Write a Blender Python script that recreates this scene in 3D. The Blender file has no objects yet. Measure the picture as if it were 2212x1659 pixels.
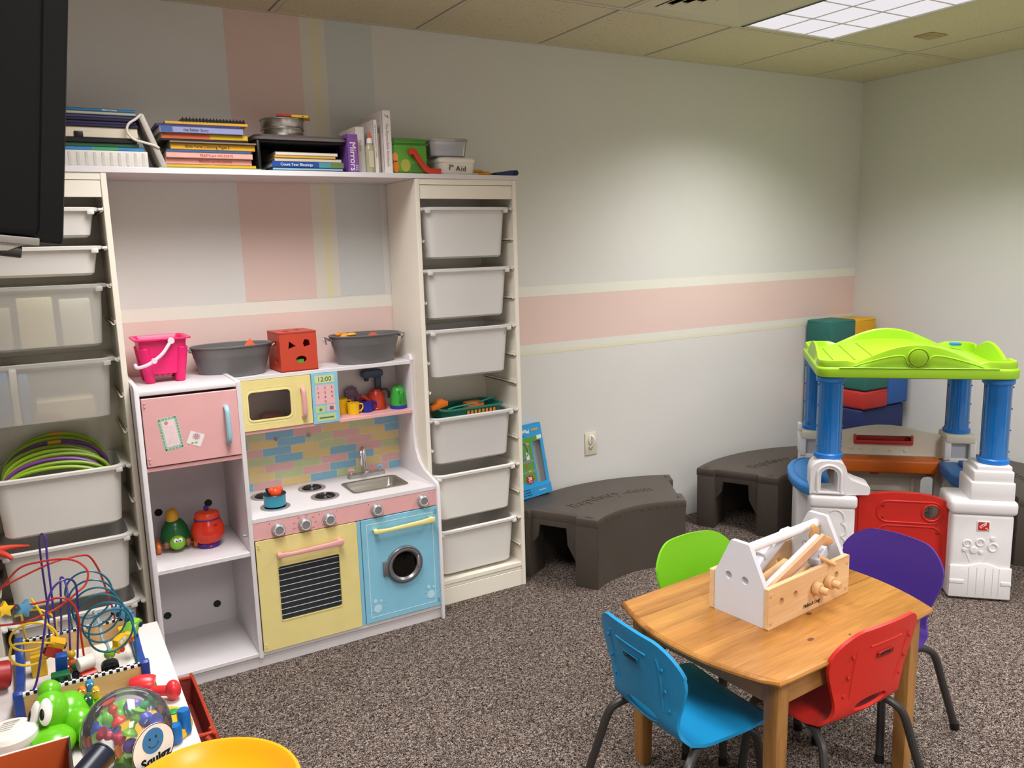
import bpy, bmesh, math, random
from mathutils import Vector, Matrix, Euler
from mathutils.geometry import delaunay_2d_cdt
random.seed(7)
PI = math.pi
scene = bpy.context.scene
COL = scene.collection

# ---------------------------------------------------------------- camera
cam_data = bpy.data.cameras.new('camera')
cam_data.sensor_width = 36.0
cam_data.sensor_fit = 'HORIZONTAL'
cam_data.lens = 36.0 * 1757.97 / 2212.0
cam_data.clip_start = 0.02
camera = bpy.data.objects.new('camera', cam_data)
COL.objects.link(camera)
def aim(yaw, pitch, roll, loc):
    cy, sy, cp, sp = math.cos(yaw), math.sin(yaw), math.cos(pitch), math.sin(pitch)
    f = Vector((sy * cp, cy * cp, sp)); r = Vector((cy, -sy, 0)); u = r.cross(f)
    c, s = math.cos(roll), math.sin(roll)
    r2 = c * r + s * u; u2 = -s * r + c * u
    m = Matrix((r2, u2, -f)).transposed().to_4x4(); m.translation = loc
    return m
camera.matrix_world = aim(0.5299, -0.1683, -0.0279, (-4.4104, -3.2927, 1.5155))
scene.camera = camera

# ---------------------------------------------------------------- world, lights, exposure
world = bpy.data.worlds.new('world'); scene.world = world
world.use_nodes = True
world.node_tree.nodes['Background'].inputs[0].default_value = (0.75, 0.72, 0.66, 1)
world.node_tree.nodes['Background'].inputs[1].default_value = 0.05
scene.view_settings.view_transform = 'Standard'
scene.view_settings.look = 'None'
scene.view_settings.exposure = 0.60
scene.view_settings.gamma = 1.0
scene.view_settings.use_curve_mapping = False

ROOM_H = 2.415
def troffer_lamp(x, y, energy, color=(1.0, 0.985, 0.975), spread=132):
    L = bpy.data.lights.new('troffer_tube_light', 'AREA')
    L.shape = 'RECTANGLE'; L.size = 0.54; L.size_y = 1.14
    L.energy = energy; L.color = color; L.spread = math.radians(spread)
    o = bpy.data.objects.new('troffer_tube_light', L); COL.objects.link(o)
    o.location = (x, y, ROOM_H - 0.014)
    return o
LIGHTS = [(-1.365, -1.225, 23), (-3.80, -1.225, 21), (-1.365, -3.66, 40), (-3.80, -3.66, 40)]
for lx, ly, e in LIGHTS:
    troffer_lamp(lx, ly, e)

# ---------------------------------------------------------------- materials
def lin(h):
    h = h.lstrip('#')
    v = [int(h[i:i + 2], 16) / 255 for i in (0, 2, 4)]
    return tuple(((c + 0.055) / 1.055) ** 2.4 if c > 0.04045 else c / 12.92 for c in v) + (1,)
MATS = {}
def mat(name, col, rough=0.5, metal=0.0, trans=0.0, bump=0.0, bscale=200.0, var=0.0, vscale=8.0, spec=0.5, coat=0.0, ior=1.45, alpha=1.0):
    if name in MATS: return MATS[name]
    m = bpy.data.materials.new(name); m.use_nodes = True
    nt = m.node_tree; b = nt.nodes['Principled BSDF']
    c = lin(col) if isinstance(col, str) else col
    b.inputs['Base Color'].default_value = c
    b.inputs['Roughness'].default_value = rough
    b.inputs['Metallic'].default_value = metal
    b.inputs['Transmission Weight'].default_value = trans
    b.inputs['Specular IOR Level'].default_value = spec
    b.inputs['Coat Weight'].default_value = coat
    b.inputs['IOR'].default_value = ior
    b.inputs['Alpha'].default_value = alpha
    tc = nt.nodes.new('ShaderNodeTexCoord')
    if var > 0:
        n = nt.nodes.new('ShaderNodeTexNoise'); n.inputs['Scale'].default_value = vscale; n.inputs['Detail'].default_value = 4
        nt.links.new(tc.outputs['Object'], n.inputs['Vector'])
        r = nt.nodes.new('ShaderNodeValToRGB')
        r.color_ramp.elements[0].position = 0.3; r.color_ramp.elements[1].position = 0.7
        r.color_ramp.elements[0].color = tuple(x * (1 - var) for x in c[:3]) + (1,)
        r.color_ramp.elements[1].color = tuple(min(1, x * (1 + var * 0.5)) for x in c[:3]) + (1,)
        nt.links.new(n.outputs['Fac'], r.inputs['Fac']); nt.links.new(r.outputs['Color'], b.inputs['Base Color'])
    if bump > 0:
        n2 = nt.nodes.new('ShaderNodeTexNoise'); n2.inputs['Scale'].default_value = bscale; n2.inputs['Detail'].default_value = 3
        nt.links.new(tc.outputs['Object'], n2.inputs['Vector'])
        bp = nt.nodes.new('ShaderNodeBump'); bp.inputs['Strength'].default_value = bump; bp.inputs['Distance'].default_value = 0.002
        nt.links.new(n2.outputs['Fac'], bp.inputs['Height']); nt.links.new(bp.outputs['Normal'], b.inputs['Normal'])
    MATS[name] = m
    return m
def pl(col, rough=0.42):            # moulded plastic / paint of one colour
    return mat('plastic_' + col.lstrip('#') + '_%d' % int(rough * 100), col, rough, bump=0.05, bscale=300, var=0.04, vscale=15)

def carpet_mat():
    m = bpy.data.materials.new('carpet'); m.use_nodes = True; nt = m.node_tree; b = nt.nodes['Principled BSDF']
    b.inputs['Roughness'].default_value = 0.95; b.inputs['Specular IOR Level'].default_value = 0.1
    tc = nt.nodes.new('ShaderNodeTexCoord')
    def noise(s, d, dist=0.0):
        n = nt.nodes.new('ShaderNodeTexNoise'); n.inputs['Scale'].default_value = s; n.inputs['Detail'].default_value = d
        n.inputs['Distortion'].default_value = dist; nt.links.new(tc.outputs['Object'], n.inputs['Vector']); return n
    n1 = noise(145, 2.0, 1.8)
    r = nt.nodes.new('ShaderNodeValToRGB'); e = r.color_ramp.elements
    e[0].position = 0.36; e[0].color = lin('#1c1716'); e[1].position = 0.64; e[1].color = lin('#c0afa2')
    x = e.new(0.47); x.color = lin('#4b413e'); x = e.new(0.55); x.color = lin('#8d7e74')
    nt.links.new(n1.outputs['Fac'], r.inputs['Fac'])
    n2 = noise(2.2, 3); n3 = noise(45, 3)
    mx = nt.nodes.new('ShaderNodeMix'); mx.data_type = 'RGBA'; mx.blend_type = 'MULTIPLY'; mx.inputs['Factor'].default_value = 0.35
    r2 = nt.nodes.new('ShaderNodeValToRGB'); r2.color_ramp.elements[0].position = 0.35; r2.color_ramp.elements[1].position = 0.65
    r2.color_ramp.elements[0].color = (0.55, 0.5, 0.5, 1); r2.color_ramp.elements[1].color = (1, 1, 1, 1)
    nt.links.new(n3.outputs['Fac'], r2.inputs['Fac'])
    nt.links.new(r.outputs['Color'], mx.inputs['A']); nt.links.new(r2.outputs['Color'], mx.inputs['B'])
    mx2 = nt.nodes.new('ShaderNodeMix'); mx2.data_type = 'RGBA'; mx2.blend_type = 'MULTIPLY'; mx2.inputs['Factor'].default_value = 0.25
    nt.links.new(mx.outputs['Result'], mx2.inputs['A']); nt.links.new(n2.outputs['Fac'], mx2.inputs['B'])
    nt.links.new(mx2.outputs['Result'], b.inputs['Base Color'])
    bp = nt.nodes.new('ShaderNodeBump'); bp.inputs['Strength'].default_value = 0.9; bp.inputs['Distance'].default_value = 0.006
    nt.links.new(n1.outputs['Fac'], bp.inputs['Height']); nt.links.new(bp.outputs['Normal'], b.inputs['Normal'])
    return m
def tile_mat():
    m = bpy.data.materials.new('acoustic_tile'); m.use_nodes = True; nt = m.node_tree; b = nt.nodes['Principled BSDF']
    b.inputs['Roughness'].default_value = 0.95; b.inputs['Specular IOR Level'].default_value = 0.1
    g = nt.nodes.new('ShaderNodeNewGeometry')
    n = nt.nodes.new('ShaderNodeTexNoise'); n.inputs['Scale'].default_value = 130; n.inputs['Detail'].default_value = 2
    nt.links.new(g.outputs['Position'], n.inputs['Vector'])
    r = nt.nodes.new('ShaderNodeValToRGB'); e = r.color_ramp.elements
    e[0].position = 0.29; e[0].color = lin('#8d8572'); e[1].position = 0.36; e[1].color = lin('#d9ccb2')
    nt.links.new(n.outputs['Fac'], r.inputs['Fac']); nt.links.new(r.outputs['Color'], b.inputs['Base Color'])
    bp = nt.nodes.new('ShaderNodeBump'); bp.inputs['Strength'].default_value = 0.5; bp.inputs['Distance'].default_value = 0.003
    nt.links.new(r.outputs['Color'], bp.inputs['Height']); nt.links.new(bp.outputs['Normal'], b.inputs['Normal'])
    return m
def wood_mat(name, c1, c2, scale=1.0, rough=0.35, axis='X', ring=14):
    m = bpy.data.materials.new(name); m.use_nodes = True; nt = m.node_tree; b = nt.nodes['Principled BSDF']
    b.inputs['Roughness'].default_value = rough
    tc = nt.nodes.new('ShaderNodeTexCoord'); mp = nt.nodes.new('ShaderNodeMapping')
    st = {'X': (0.08, 1, 1), 'Y': (1, 0.08, 1), 'Z': (1, 1, 0.08)}[axis]
    mp.inputs['Scale'].default_value = tuple(s * scale for s in st)
    nt.links.new(tc.outputs['Object'], mp.inputs['Vector'])
    n = nt.nodes.new('ShaderNodeTexNoise'); n.inputs['Scale'].default_value = ring; n.inputs['Detail'].default_value = 6; n.inputs['Distortion'].default_value = 1.0
    n2 = nt.nodes.new('ShaderNodeTexNoise'); n2.inputs['Scale'].default_value = ring * 12; n2.inputs['Detail'].default_value = 2
    nt.links.new(mp.outputs['Vector'], n.inputs['Vector']); nt.links.new(mp.outputs['Vector'], n2.inputs['Vector'])
    a = nt.nodes.new('ShaderNodeMath'); a.operation = 'MULTIPLY_ADD'; a.inputs[1].default_value = 0.35; nt.links.new(n2.outputs['Fac'], a.inputs[0]); nt.links.new(n.outputs['Fac'], a.inputs[2])
    r = nt.nodes.new('ShaderNodeValToRGB'); e = r.color_ramp.elements
    e[0].position = 0.45; e[0].color = lin(c1); e[1].position = 0.85; e[1].color = lin(c2)
    nt.links.new(a.outputs[0], r.inputs['Fac']); nt.links.new(r.outputs['Color'], b.inputs['Base Color'])
    return m

def thin_mat(name, col, alpha, tint, rough=0.08, fres=1.45):
    """thin clear plastic wall: see-through tint, some body colour, fresnel gloss"""
    m = bpy.data.materials.new(name); m.use_nodes = True; nt = m.node_tree; b = nt.nodes['Principled BSDF']
    b.inputs['Base Color'].default_value = lin(col); b.inputs['Roughness'].default_value = rough
    t = nt.nodes.new('ShaderNodeBsdfTransparent'); t.inputs['Color'].default_value = tint + (1,)
    mx = nt.nodes.new('ShaderNodeMixShader'); mx.inputs[0].default_value = alpha
    nt.links.new(t.outputs[0], mx.inputs[1]); nt.links.new(b.outputs[0], mx.inputs[2])
    g = nt.nodes.new('ShaderNodeBsdfGlossy'); g.inputs['Roughness'].default_value = rough; g.inputs['Color'].default_value = (1, 1, 1, 1)
    f = nt.nodes.new('ShaderNodeFresnel'); f.inputs['IOR'].default_value = fres
    mx2 = nt.nodes.new('ShaderNodeMixShader'); nt.links.new(f.outputs[0], mx2.inputs[0]); nt.links.new(mx.outputs[0], mx2.inputs[1]); nt.links.new(g.outputs[0], mx2.inputs[2])
    nt.links.new(mx2.outputs[0], nt.nodes['Material Output'].inputs[0])
    return m
M_WALL = mat('wall_paint', '#dad8d4', 0.6, bump=0.12, bscale=260, var=0.02, vscale=2, spec=0.3)
M_LAM = mat('white_laminate', '#ddd8da', 0.38, var=0.02, vscale=5)
M_FRAME = mat('cream_lacquer', '#ece5d6', 0.45, var=0.02, vscale=4)
M_BLACK = pl('#131315', 0.4)
M_CHROME = mat('chrome', '#d9d9dc', 0.14, metal=1.0)
M_SILVER = mat('satin_silver', '#b9b9bd', 0.36, metal=0.75)

# ---------------------------------------------------------------- mesh helpers
class G:
    """collects vertices and faces; built into ONE mesh object"""
    def __init__(s): s.v = []; s.f = []
    def add(s, vs, fs, M=None):
        b = len(s.v)
        s.v += [tuple(M @ Vector(p)) for p in vs] if M is not None else [tuple(p) for p in vs]
        s.f += [tuple(i + b for i in f) for f in fs]
        return s
    def bm(s, bm, M=None):
        bm.verts.index_update()
        s.add([v.co[:] for v in bm.verts], [[v.index for v in f.verts] for f in bm.faces], M); bm.free(); return s
    def box(s, x0, x1, y0, y1, z0, z1, bev=0.0, M=None, seg=2):
        vs = [(x, y, z) for z in (z0, z1) for y in (y0, y1) for x in (x0, x1)]
        fs = [(0, 2, 3, 1), (4, 5, 7, 6), (0, 1, 5, 4), (2, 6, 7, 3), (0, 4, 6, 2), (1, 3, 7, 5)]
        if bev <= 0: return s.add(vs, fs, M)
        bm = bmesh.new(); vv = [bm.verts.new(p) for p in vs]
        for f in fs: bm.faces.new([vv[i] for i in f])
        bmesh.ops.bevel(bm, geom=bm.edges[:], offset=min(bev, abs(x1-x0)*.49, abs(y1-y0)*.49, abs(z1-z0)*.49), segments=seg, profile=0.5, affect='EDGES')
        return s.bm(bm, M)
    def rings(s, rs, closed=True, cap0=True, cap1=True, M=None):
        n = len(rs[0]); vs = [p for r in rs for p in r]; fs = []
        for i in range(len(rs) - 1):
            for j in range(n if closed else n - 1):
                k = (j + 1) % n
                fs.append((i*n+j, i*n+k, (i+1)*n+k, (i+1)*n+j))
        if cap0: fs.append(tuple(range(n))[::-1])
        if cap1: fs.append(tuple((len(rs)-1)*n + j for j in range(n)))
        return s.add(vs, fs, M)
    def cyl(s, p0, p1, r0, r1=None, n=20, caps=True, bev=0.0):
        if r1 is None: r1 = r0
        p0 = Vector(p0); p1 = Vector(p1); d = p1 - p0; L = d.length
        q = d.to_track_quat('Z', 'Y').to_matrix().to_4x4(); q.translation = p0
        prof = [(r0, 0), (r1, L)]
        if bev > 0: prof = [(r0-bev, 0), (r0, bev), (r1, L-bev), (r1-bev, L)]
        rs = [[(r*math.cos(2*PI*j/n), r*math.sin(2*PI*j/n), z) for j in range(n)] for r, z in prof]
        return s.rings(rs, True, caps, caps, q)
    def lathe(s, prof, c=(0,0,0), n=28, M=None, sx=1.0, sy=1.0, caps=True):
        T = Matrix.Translation(c); M = T @ M if M is not None else T
        rs = [[(r*sx*math.cos(2*PI*j/n), r*sy*math.sin(2*PI*j/n), z) for j in range(n)] for r, z in prof]
        return s.rings(rs, True, caps and prof[0][0] > 1e-5, caps and prof[-1][0] > 1e-5, M)
    def ell(s, c, r, n=16, M=None):
        if not hasattr(r, '__len__'): r = (r, r, r)
        m = max(6, n // 2)
        prof = [(max(1e-4, math.sin(PI*i/m)), -math.cos(PI*i/m)) for i in range(m+1)]
        rs = [[(c[0]+r[0]*a*math.cos(2*PI*j/n), c[1]+r[1]*a*math.sin(2*PI*j/n), c[2]+r[2]*z) for j in range(n)] for a, z in prof]
        return s.rings(rs, M=M)
    def tube(s, pts, r, n=8, smooth=True, closed=False, M=None, sub=5, caps=True):
        P = [Vector(p) for p in pts]
        if smooth and len(P) > 2:
            Q = []; N = len(P)
            for i in range(N if closed else N-1):
                a, b, c, d = P[(i-1) % N if closed or i > 0 else 0], P[i], P[(i+1) % N], P[(i+2) % N if closed or i+2 < N else N-1]
                for k in range(sub):
                    t = k / sub
                    Q.append(0.5*((2*b) + (c-a)*t + (2*a-5*b+4*c-d)*t*t + (3*b-a-3*c+d)*t**3))
            if not closed: Q.append(P[-1])
            P = Q
        N = len(P); rs = []; up = None
        for i in range(N):
            if closed: t = P[(i+1) % N] - P[i-1]
            else: t = P[min(i+1, N-1)] - P[max(i-1, 0)]
            if t.length < 1e-9: t = Vector((0,0,1))
            t.normalize()
            if up is None: up = t.orthogonal().normalized()
            up = (up - t*up.dot(t)); up = up.normalized() if up.length > 1e-6 else t.orthogonal().normalized()
            w = t.cross(up); rr = r(i/(N-1)) if callable(r) else r
            rs.append([tuple(P[i] + up*math.cos(2*PI*j/n)*rr + w*math.sin(2*PI*j/n)*rr) for j in range(n)])
        if closed: rs.append(rs[0])
        return s.rings(rs, True, caps and not closed, caps and not closed, M)
    def prism(s, pts, d0, d1, plane='xz', bev=0.0, M=None, seg=2):
        """outline extruded: plane 'xz' -> along y, 'xy' -> along z, 'yz' -> along x"""
        f = {'xz': lambda a, b, d: (a, d, b), 'xy': lambda a, b, d: (a, b, d), 'yz': lambda a, b, d: (d, a, b)}[plane]
        bm = bmesh.new(); A = [bm.verts.new(f(a, b, d0)) for a, b in pts]; B = [bm.verts.new(f(a, b, d1)) for a, b in pts]
        n = len(pts); fa = bm.faces.new(A); fb = bm.faces.new(B[::-1])
        for i in range(n): bm.faces.new((A[i], B[i], B[(i+1) % n], A[(i+1) % n]))
        bmesh.ops.recalc_face_normals(bm, faces=bm.faces[:])
        if bev > 0:
            es = set(fa.edges[:]) | set(fb.edges[:])
            bmesh.ops.bevel(bm, geom=list(es), offset=bev, segments=seg, profile=0.5, affect='EDGES')
        return s.bm(bm, M)
    def frame(s, outer, holes, d0, d1, plane='xz', M=None):
        """flat board with holes, extruded"""
        f = {'xz': lambda a, b, d: (a, d, b), 'xy': lambda a, b, d: (a, b, d), 'yz': lambda a, b, d: (d, a, b)}[plane]
        loops = [outer] + list(holes); V = []; E = []
        for lp in loops:
            b = len(V); n = len(lp); V += [Vector(p) for p in lp]; E += [(b+i, b+(i+1) % n) for i in range(n)]
        vo, eo, fo, _, _, _ = delaunay_2d_cdt(V, E, [], 0, 1e-6)
        tris = [t for t in fo if inside(outer, cen(vo, t)) and not any(inside(h, cen(vo, t)) for h in holes)]
        n = len(vo)
        fs = [tuple(t) for t in tris] + [tuple(i + n for i in t[::-1]) for t in tris]
        ec = {}
        for t in tris:
            for i in range(len(t)):
                a, b = t[i], t[(i+1) % len(t)]
                ec[(a, b)] = 1
        for (a, b) in list(ec):
            if (b, a) not in ec: fs.append((b, a, a+n, b+n))
        return s.add([f(p[0], p[1], d0) for p in vo] + [f(p[0], p[1], d1) for p in vo], fs, M)
def cen(v, t): return (sum(v[i][0] for i in t)/len(t), sum(v[i][1] for i in t)/len(t))
def inside(poly, p):
    c = False; n = len(poly); x, y = p
    for i in range(n):
        x1, y1 = poly[i][0], poly[i][1]; x2, y2 = poly[(i+1) % n][0], poly[(i+1) % n][1]
        if (y1 > y) != (y2 > y) and x < (x2-x1)*(y-y1)/(y2-y1) + x1: c = not c
    return c
def rr(x0, x1, y0, y1, r, n=5):
    """rounded rectangle outline, counter-clockwise"""
    r = min(r, (x1-x0)/2*.999, (y1-y0)/2*.999); out = []
    for cx, cy, a in ((x1-r, y0+r, -90), (x1-r, y1-r, 0), (x0+r, y1-r, 90), (x0+r, y0+r, 180)):
        for k in range(n+1):
            t = math.radians(a + 90*k/n); out.append((cx + r*math.cos(t), cy + r*math.sin(t)))
    return out
def circ(cx, cy, r, n=24, ry=None):
    return [(cx + r*math.cos(2*PI*i/n), cy + (ry or r)*math.sin(2*PI*i/n)) for i in range(n)]
def ring3(pts, z): return [(p[0], p[1], z) for p in pts]
def rot(ax, deg): return Matrix.Rotation(math.radians(deg), 4, ax)
def TR(x, y, z): return Matrix.Translation((x, y, z))

def mesh_of(g, m, smooth=True, ang=35):
    me = bpy.data.meshes.new('mesh'); me.from_pydata(g.v, [], g.f); me.validate()
    bm = bmesh.new(); bm.from_mesh(me); bmesh.ops.remove_doubles(bm, verts=bm.verts[:], dist=1e-6)
    bmesh.ops.recalc_face_normals(bm, faces=bm.faces[:]); bm.to_mesh(me); bm.free()
    me.materials.append(m)
    if smooth:
        me.polygons.foreach_set('use_smooth', [True]*len(me.polygons)); me.set_sharp_from_angle(angle=math.radians(ang))
    me.update(); return me
def ORG(o):
    p = Vector((0,0,0))
    while o is not None: p += o.location; o = o.parent
    return p
def part(name, g, m, parent=None, world=True, label=None, smooth=True, ang=35, kind=None):
    """one mesh object; world=True: geometry given in world space, shifted to the parent's origin"""
    if isinstance(g, G): me = mesh_of(g, m, smooth, ang)
    else: me = g
    o = bpy.data.objects.new(name, me); COL.objects.link(o)
    if parent is not None:
        if world: me.transform(Matrix.Translation(-ORG(parent)))
        o.parent = parent
    if label: o['label'] = label
    if kind: o['kind'] = kind
    return o
def thing(name, label, cat, loc=(0,0,0), rz=0.0, group=None):
    o = bpy.data.objects.new(name, None); COL.objects.link(o); o.empty_display_size = 0.05
    o.location = loc; o.rotation_euler = (0, 0, math.radians(rz)); o['label'] = label; o['category'] = cat
    if group: o['group'] = group
    return o
def single(name, g, m, label, cat, group=None, smooth=True, ang=35, kind=None):
    """a top-level thing that is one mesh: origin moved to its base"""
    c = Vector((sum(v[0] for v in g.v)/len(g.v), sum(v[1] for v in g.v)/len(g.v), min(v[2] for v in g.v)))
    g.v = [(v[0]-c.x, v[1]-c.y, v[2]-c.z) for v in g.v]
    o = part(name, g, m, None, smooth=smooth, ang=ang); o.location = c
    o['label'] = label; o['category'] = cat
    if group: o['group'] = group
    if kind: o['kind'] = kind
    return o
def struct(name, g, m, parent=None, smooth=False):
    o = part(name, g, m, parent, smooth=smooth)
    if parent is None: o['kind'] = 'structure'
    return o
def copy_tree(o, parent=None):
    c = o.copy(); COL.objects.link(c)
    if parent is not None: c.parent = parent
    for ch in list(o.children): copy_tree(ch, c)
    return c
def text(s, size, M, m, parent, name='lettering', ext=0.0004, world=True, align='CENTER', shear=0.0, kern=1.0, bold=0.0, label=None):
    cu = bpy.data.curves.new('text', 'FONT'); cu.body = s; cu.size = size; cu.extrude = ext; cu.align_x = align; cu.align_y = 'CENTER'
    cu.shear = shear; cu.space_character = kern; cu.offset = bold; cu.resolution_u = 3
    o = bpy.data.objects.new('text', cu); COL.objects.link(o)
    dg = bpy.context.evaluated_depsgraph_get(); me = bpy.data.meshes.new_from_object(o.evaluated_get(dg))
    bpy.data.objects.remove(o); bpy.data.curves.remove(cu)
    me.materials.clear(); me.materials.append(m); me.transform(M)
    return part(name, me, m, parent, world=world, label=label)
FRONT = rot('X', 90)      # text standing up, facing -y
# ================================================================= THE SETTING
g = G().box(-5.6, 0.1, -4.7, 0.1, -0.05, 0); struct('floor', g, carpet_mat())
wall_back = struct('wall_back', G().box(-5.7, 0.1, 0, 0.1, 0, 2.6), M_WALL)
struct('wall_right', G().box(0, 0.1, -4.7, 0, 0, 2.6), M_WALL)
struct('wall_left', G().box(-5.7, -5.6, -4.7, 0, 0, 2.6), M_WALL)
struct('wall_front', G().box(-5.7, 0.1, -4.8, -4.7, 0, 2.6), M_WALL)
# painted bands on the back wall, a film of paint each
def stripe(x0, x1, z0, z1, col, d=0.0006):
    part('paint_stripe', G().box(x0, x1, -d, 0.0, z0, z1), mat('band_' + col, col, 0.6, bump=0.1, bscale=260, spec=0.3), wall_back, smooth=False)
stripe(-4.6, -0.002, 1.046, 1.275, '#e3c8c0')
stripe(-4.6, -0.002, 1.275, 1.322, '#e6e3d8')
stripe(-4.6, -0.002, 1.012, 1.046, '#e2e0d6')
stripe(-4.6, -0.002, 0.996, 1.012, '#e0dcc0')
stripe(-3.68, -3.395, 1.325, 2.415, '#ddc3bb')
stripe(-3.352, -3.322, 1.322, 2.415, '#ddd6b4')
stripe(-3.295, -3.098, 1.328, 2.415, '#cbcecd')
stripe(-3.395, -3.352, 1.325, 2.415, '#dbd6ca')
stripe(-3.322, -3.295, 1.325, 2.415, '#dbd6ca')

# ceiling: slab, acoustic tiles, grid
ceiling = struct('ceiling', G().box(-5.7, 0.1, -4.8, 0.1, 2.5, 2.6), mat('plenum_and_gap_shade', '#3a362e', 0.9))
T = 0.6096; X0 = -0.455
xs = [0.0] + [X0 - T*k for k in range(0, 9)]; xs[-1] = -5.6
ys = [0.0, -0.615, -1.834, -3.053, -4.272, -4.7]
M_TILE = tile_mat(); M_GRID = mat('grid_paint', '#cfc7b4', 0.5)
lights_cells = []
tcache = {}
for i in range(len(xs)-1):
    for j in range(len(ys)-1):
        x1, x0 = xs[i], xs[i+1]; y1, y0 = ys[j], ys[j+1]
        is_light = any(x0 < lx < x1 and y0 < ly < y1 for lx, ly, _ in LIGHTS)
        if is_light: lights_cells.append((x0, x1, y0, y1)); continue
        if i == 3 and j == 1: y1 = y1 - 0.61          # the air vent fills the near half
        key = (round(x1-x0, 3), round(y1-y0, 3))
        if key not in tcache:
            a, b = key[0]/2-0.0125, key[1]/2-0.0125
            gg = G().box(-a, a, -b, b, 0.0, 0.016, 0.004, seg=1); tcache[key] = mesh_of(gg, M_TILE, False)
        o = bpy.data.objects.new('ceiling_tile', tcache[key]); COL.objects.link(o); o.parent = ceiling
        o.location = ((x0+x1)/2, (y0+y1)/2, ROOM_H + random.uniform(0.001, 0.0035))
for x in xs[1:-1]:
    part('grid_bar', G().box(x-0.0095, x+0.0095, -4.7, -0.001, ROOM_H-0.0005, ROOM_H+0.02), M_GRID, ceiling, smooth=False)
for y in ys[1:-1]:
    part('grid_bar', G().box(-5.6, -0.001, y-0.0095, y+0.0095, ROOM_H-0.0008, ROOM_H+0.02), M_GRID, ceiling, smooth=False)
    part('gap_shade_strip', G().box(-5.6, -0.001, y+0.0095, y+0.0128, ROOM_H-0.0006, ROOM_H+0.004), mat('plenum_and_gap_shade', '#3a362e', 0.9), ceiling, smooth=False)  # solid dark strip painting in the shade of a gap along the bar
part('grid_bar', G().box(-2.284, -1.674, -1.236, -1.214, ROOM_H+0.0015, ROOM_H+0.02), M_GRID, ceiling, smooth=False)
part('edge_angle', G().box(-5.6, 0, -0.016, -0.0005, ROOM_H-0.001, ROOM_H+0.003), M_GRID, ceiling, smooth=False)
part('edge_angle', G().box(-0.016, -0.0005, -4.7, 0, ROOM_H-0.001, ROOM_H+0.003), M_GRID, ceiling, smooth=False)

def lens_mat():
    m = bpy.data.materials.new('lit_lens'); m.use_nodes = True; nt = m.node_tree; nt.nodes.remove(nt.nodes['Principled BSDF'])
    e = nt.nodes.new('ShaderNodeEmission'); e.inputs['Color'].default_value = (0.56, 0.535, 0.55, 1); e.inputs['Strength'].default_value = 1.0
    nt.links.new(e.outputs[0], nt.nodes['Material Output'].inputs[0]); return m
M_LENS = lens_mat()
lab = ['rectangular ceiling light panel with gridded lens near the corner', 'ceiling light panel over the middle of the room', 'ceiling light panel toward the rear of the room']
for n, (x0, x1, y0, y1) in enumerate(lights_cells):
    t = thing('ceiling_light', 'lit rectangular ceiling panel with a grid of square lens cells' if n == 0 else (('lit ceiling panel above the play kitchen side, out of frame' if y0 > -3 else 'lit ceiling panel above the camera, out of frame') if x0 < -3 else 'lit ceiling panel at the rear right of the room, out of frame'), 'ceiling light', ((x0+x1)/2, (y0+y1)/2, ROOM_H))
    gg = G()
    a0, a1, b0, b1 = x0+0.012, x1-0.012, y0+0.012, y1-0.012
    for bx in ((a0, a0+0.014, b0, b1), (a1-0.014, a1, b0, b1), (a0, a1, b0, b0+0.014), (a0, a1, b1-0.014, b1)):
        gg.box(*bx, ROOM_H-0.002, ROOM_H+0.03)
    part('frame', gg, M_GRID, t, smooth=False)
    part('lens', G().box(a0+0.014, a1-0.014, b0+0.014, b1-0.014, ROOM_H+0.004, ROOM_H+0.008), M_LENS, t, smooth=False)
    part('dark_gap', G().box(a0+0.001, a0+0.013, b0, b1, ROOM_H-0.003, ROOM_H+0.001), M_BLACK, t, smooth=False)
    M_DIV = mat('lens_divider', '#c9c4c0', 0.5)
    w = (a1-a0-0.028)/3; h = (b1-b0-0.028)/6
    for k in (1, 2): part('divider', G().box(a0+0.014+w*k-0.002, a0+0.014+w*k+0.002, b0+0.014, b1-0.014, ROOM_H+0.001, ROOM_H+0.004), M_DIV, t, smooth=False)
    for k in range(1, 6): part('divider', G().box(a0+0.014, a1-0.014, b0+0.014+h*k-0.002, b0+0.014+h*k+0.002, ROOM_H+0.001, ROOM_H+0.004), M_DIV, t, smooth=False)
# vent
vx, vy = (xs[3]+xs[4])/2, -0.92
vent = thing('air_vent', 'square stepped metal air diffuser set in the ceiling beside the light', 'vent', (vx, vy, ROOM_H))
M_VENT = mat('vent_paint', '#d6ccb6', 0.45)
def sqring(c, a, b, z0, z1):          # sloped square blade between half sizes a (low) and b (high)
    gg = G(); A = [(c[0]+sx*a, c[1]+sy*a, z0) for sx, sy in ((-1,-1),(1,-1),(1,1),(-1,1))]; B = [(c[0]+sx*b, c[1]+sy*b, z1) for sx, sy in ((-1,-1),(1,-1),(1,1),(-1,1))]
    A2 = [(p[0], p[1], z0+0.002) for p in A]; B2 = [(p[0], p[1], z1+0.002) for p in B]
    return gg.rings([A, B, B2, A2, A], True, False, False)
part('face_plate', G().frame(rr(vx-0.293, vx+0.293, vy-0.293, vy+0.293, 0.002, 1), [rr(vx-0.225, vx+0.225, vy-0.225, vy+0.225, 0.002, 1)], ROOM_H-0.001, ROOM_H+0.003, 'xy'), M_VENT, vent, smooth=False)
for k in range(5):
    a = 0.222 - 0.040*k
    part('blade', sqring((vx, vy), a-0.002, a-0.031, ROOM_H-0.004, ROOM_H+0.006), M_VENT, vent, smooth=False)
part('throat', G().box(vx-0.226, vx+0.226, vy-0.226, vy+0.226, ROOM_H+0.05, ROOM_H+0.055), M_BLACK, vent, smooth=False)
g = G().box(-0.773, -0.655, -0.925, -0.835, ROOM_H-0.006, ROOM_H+0.001, 0.003)
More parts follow.
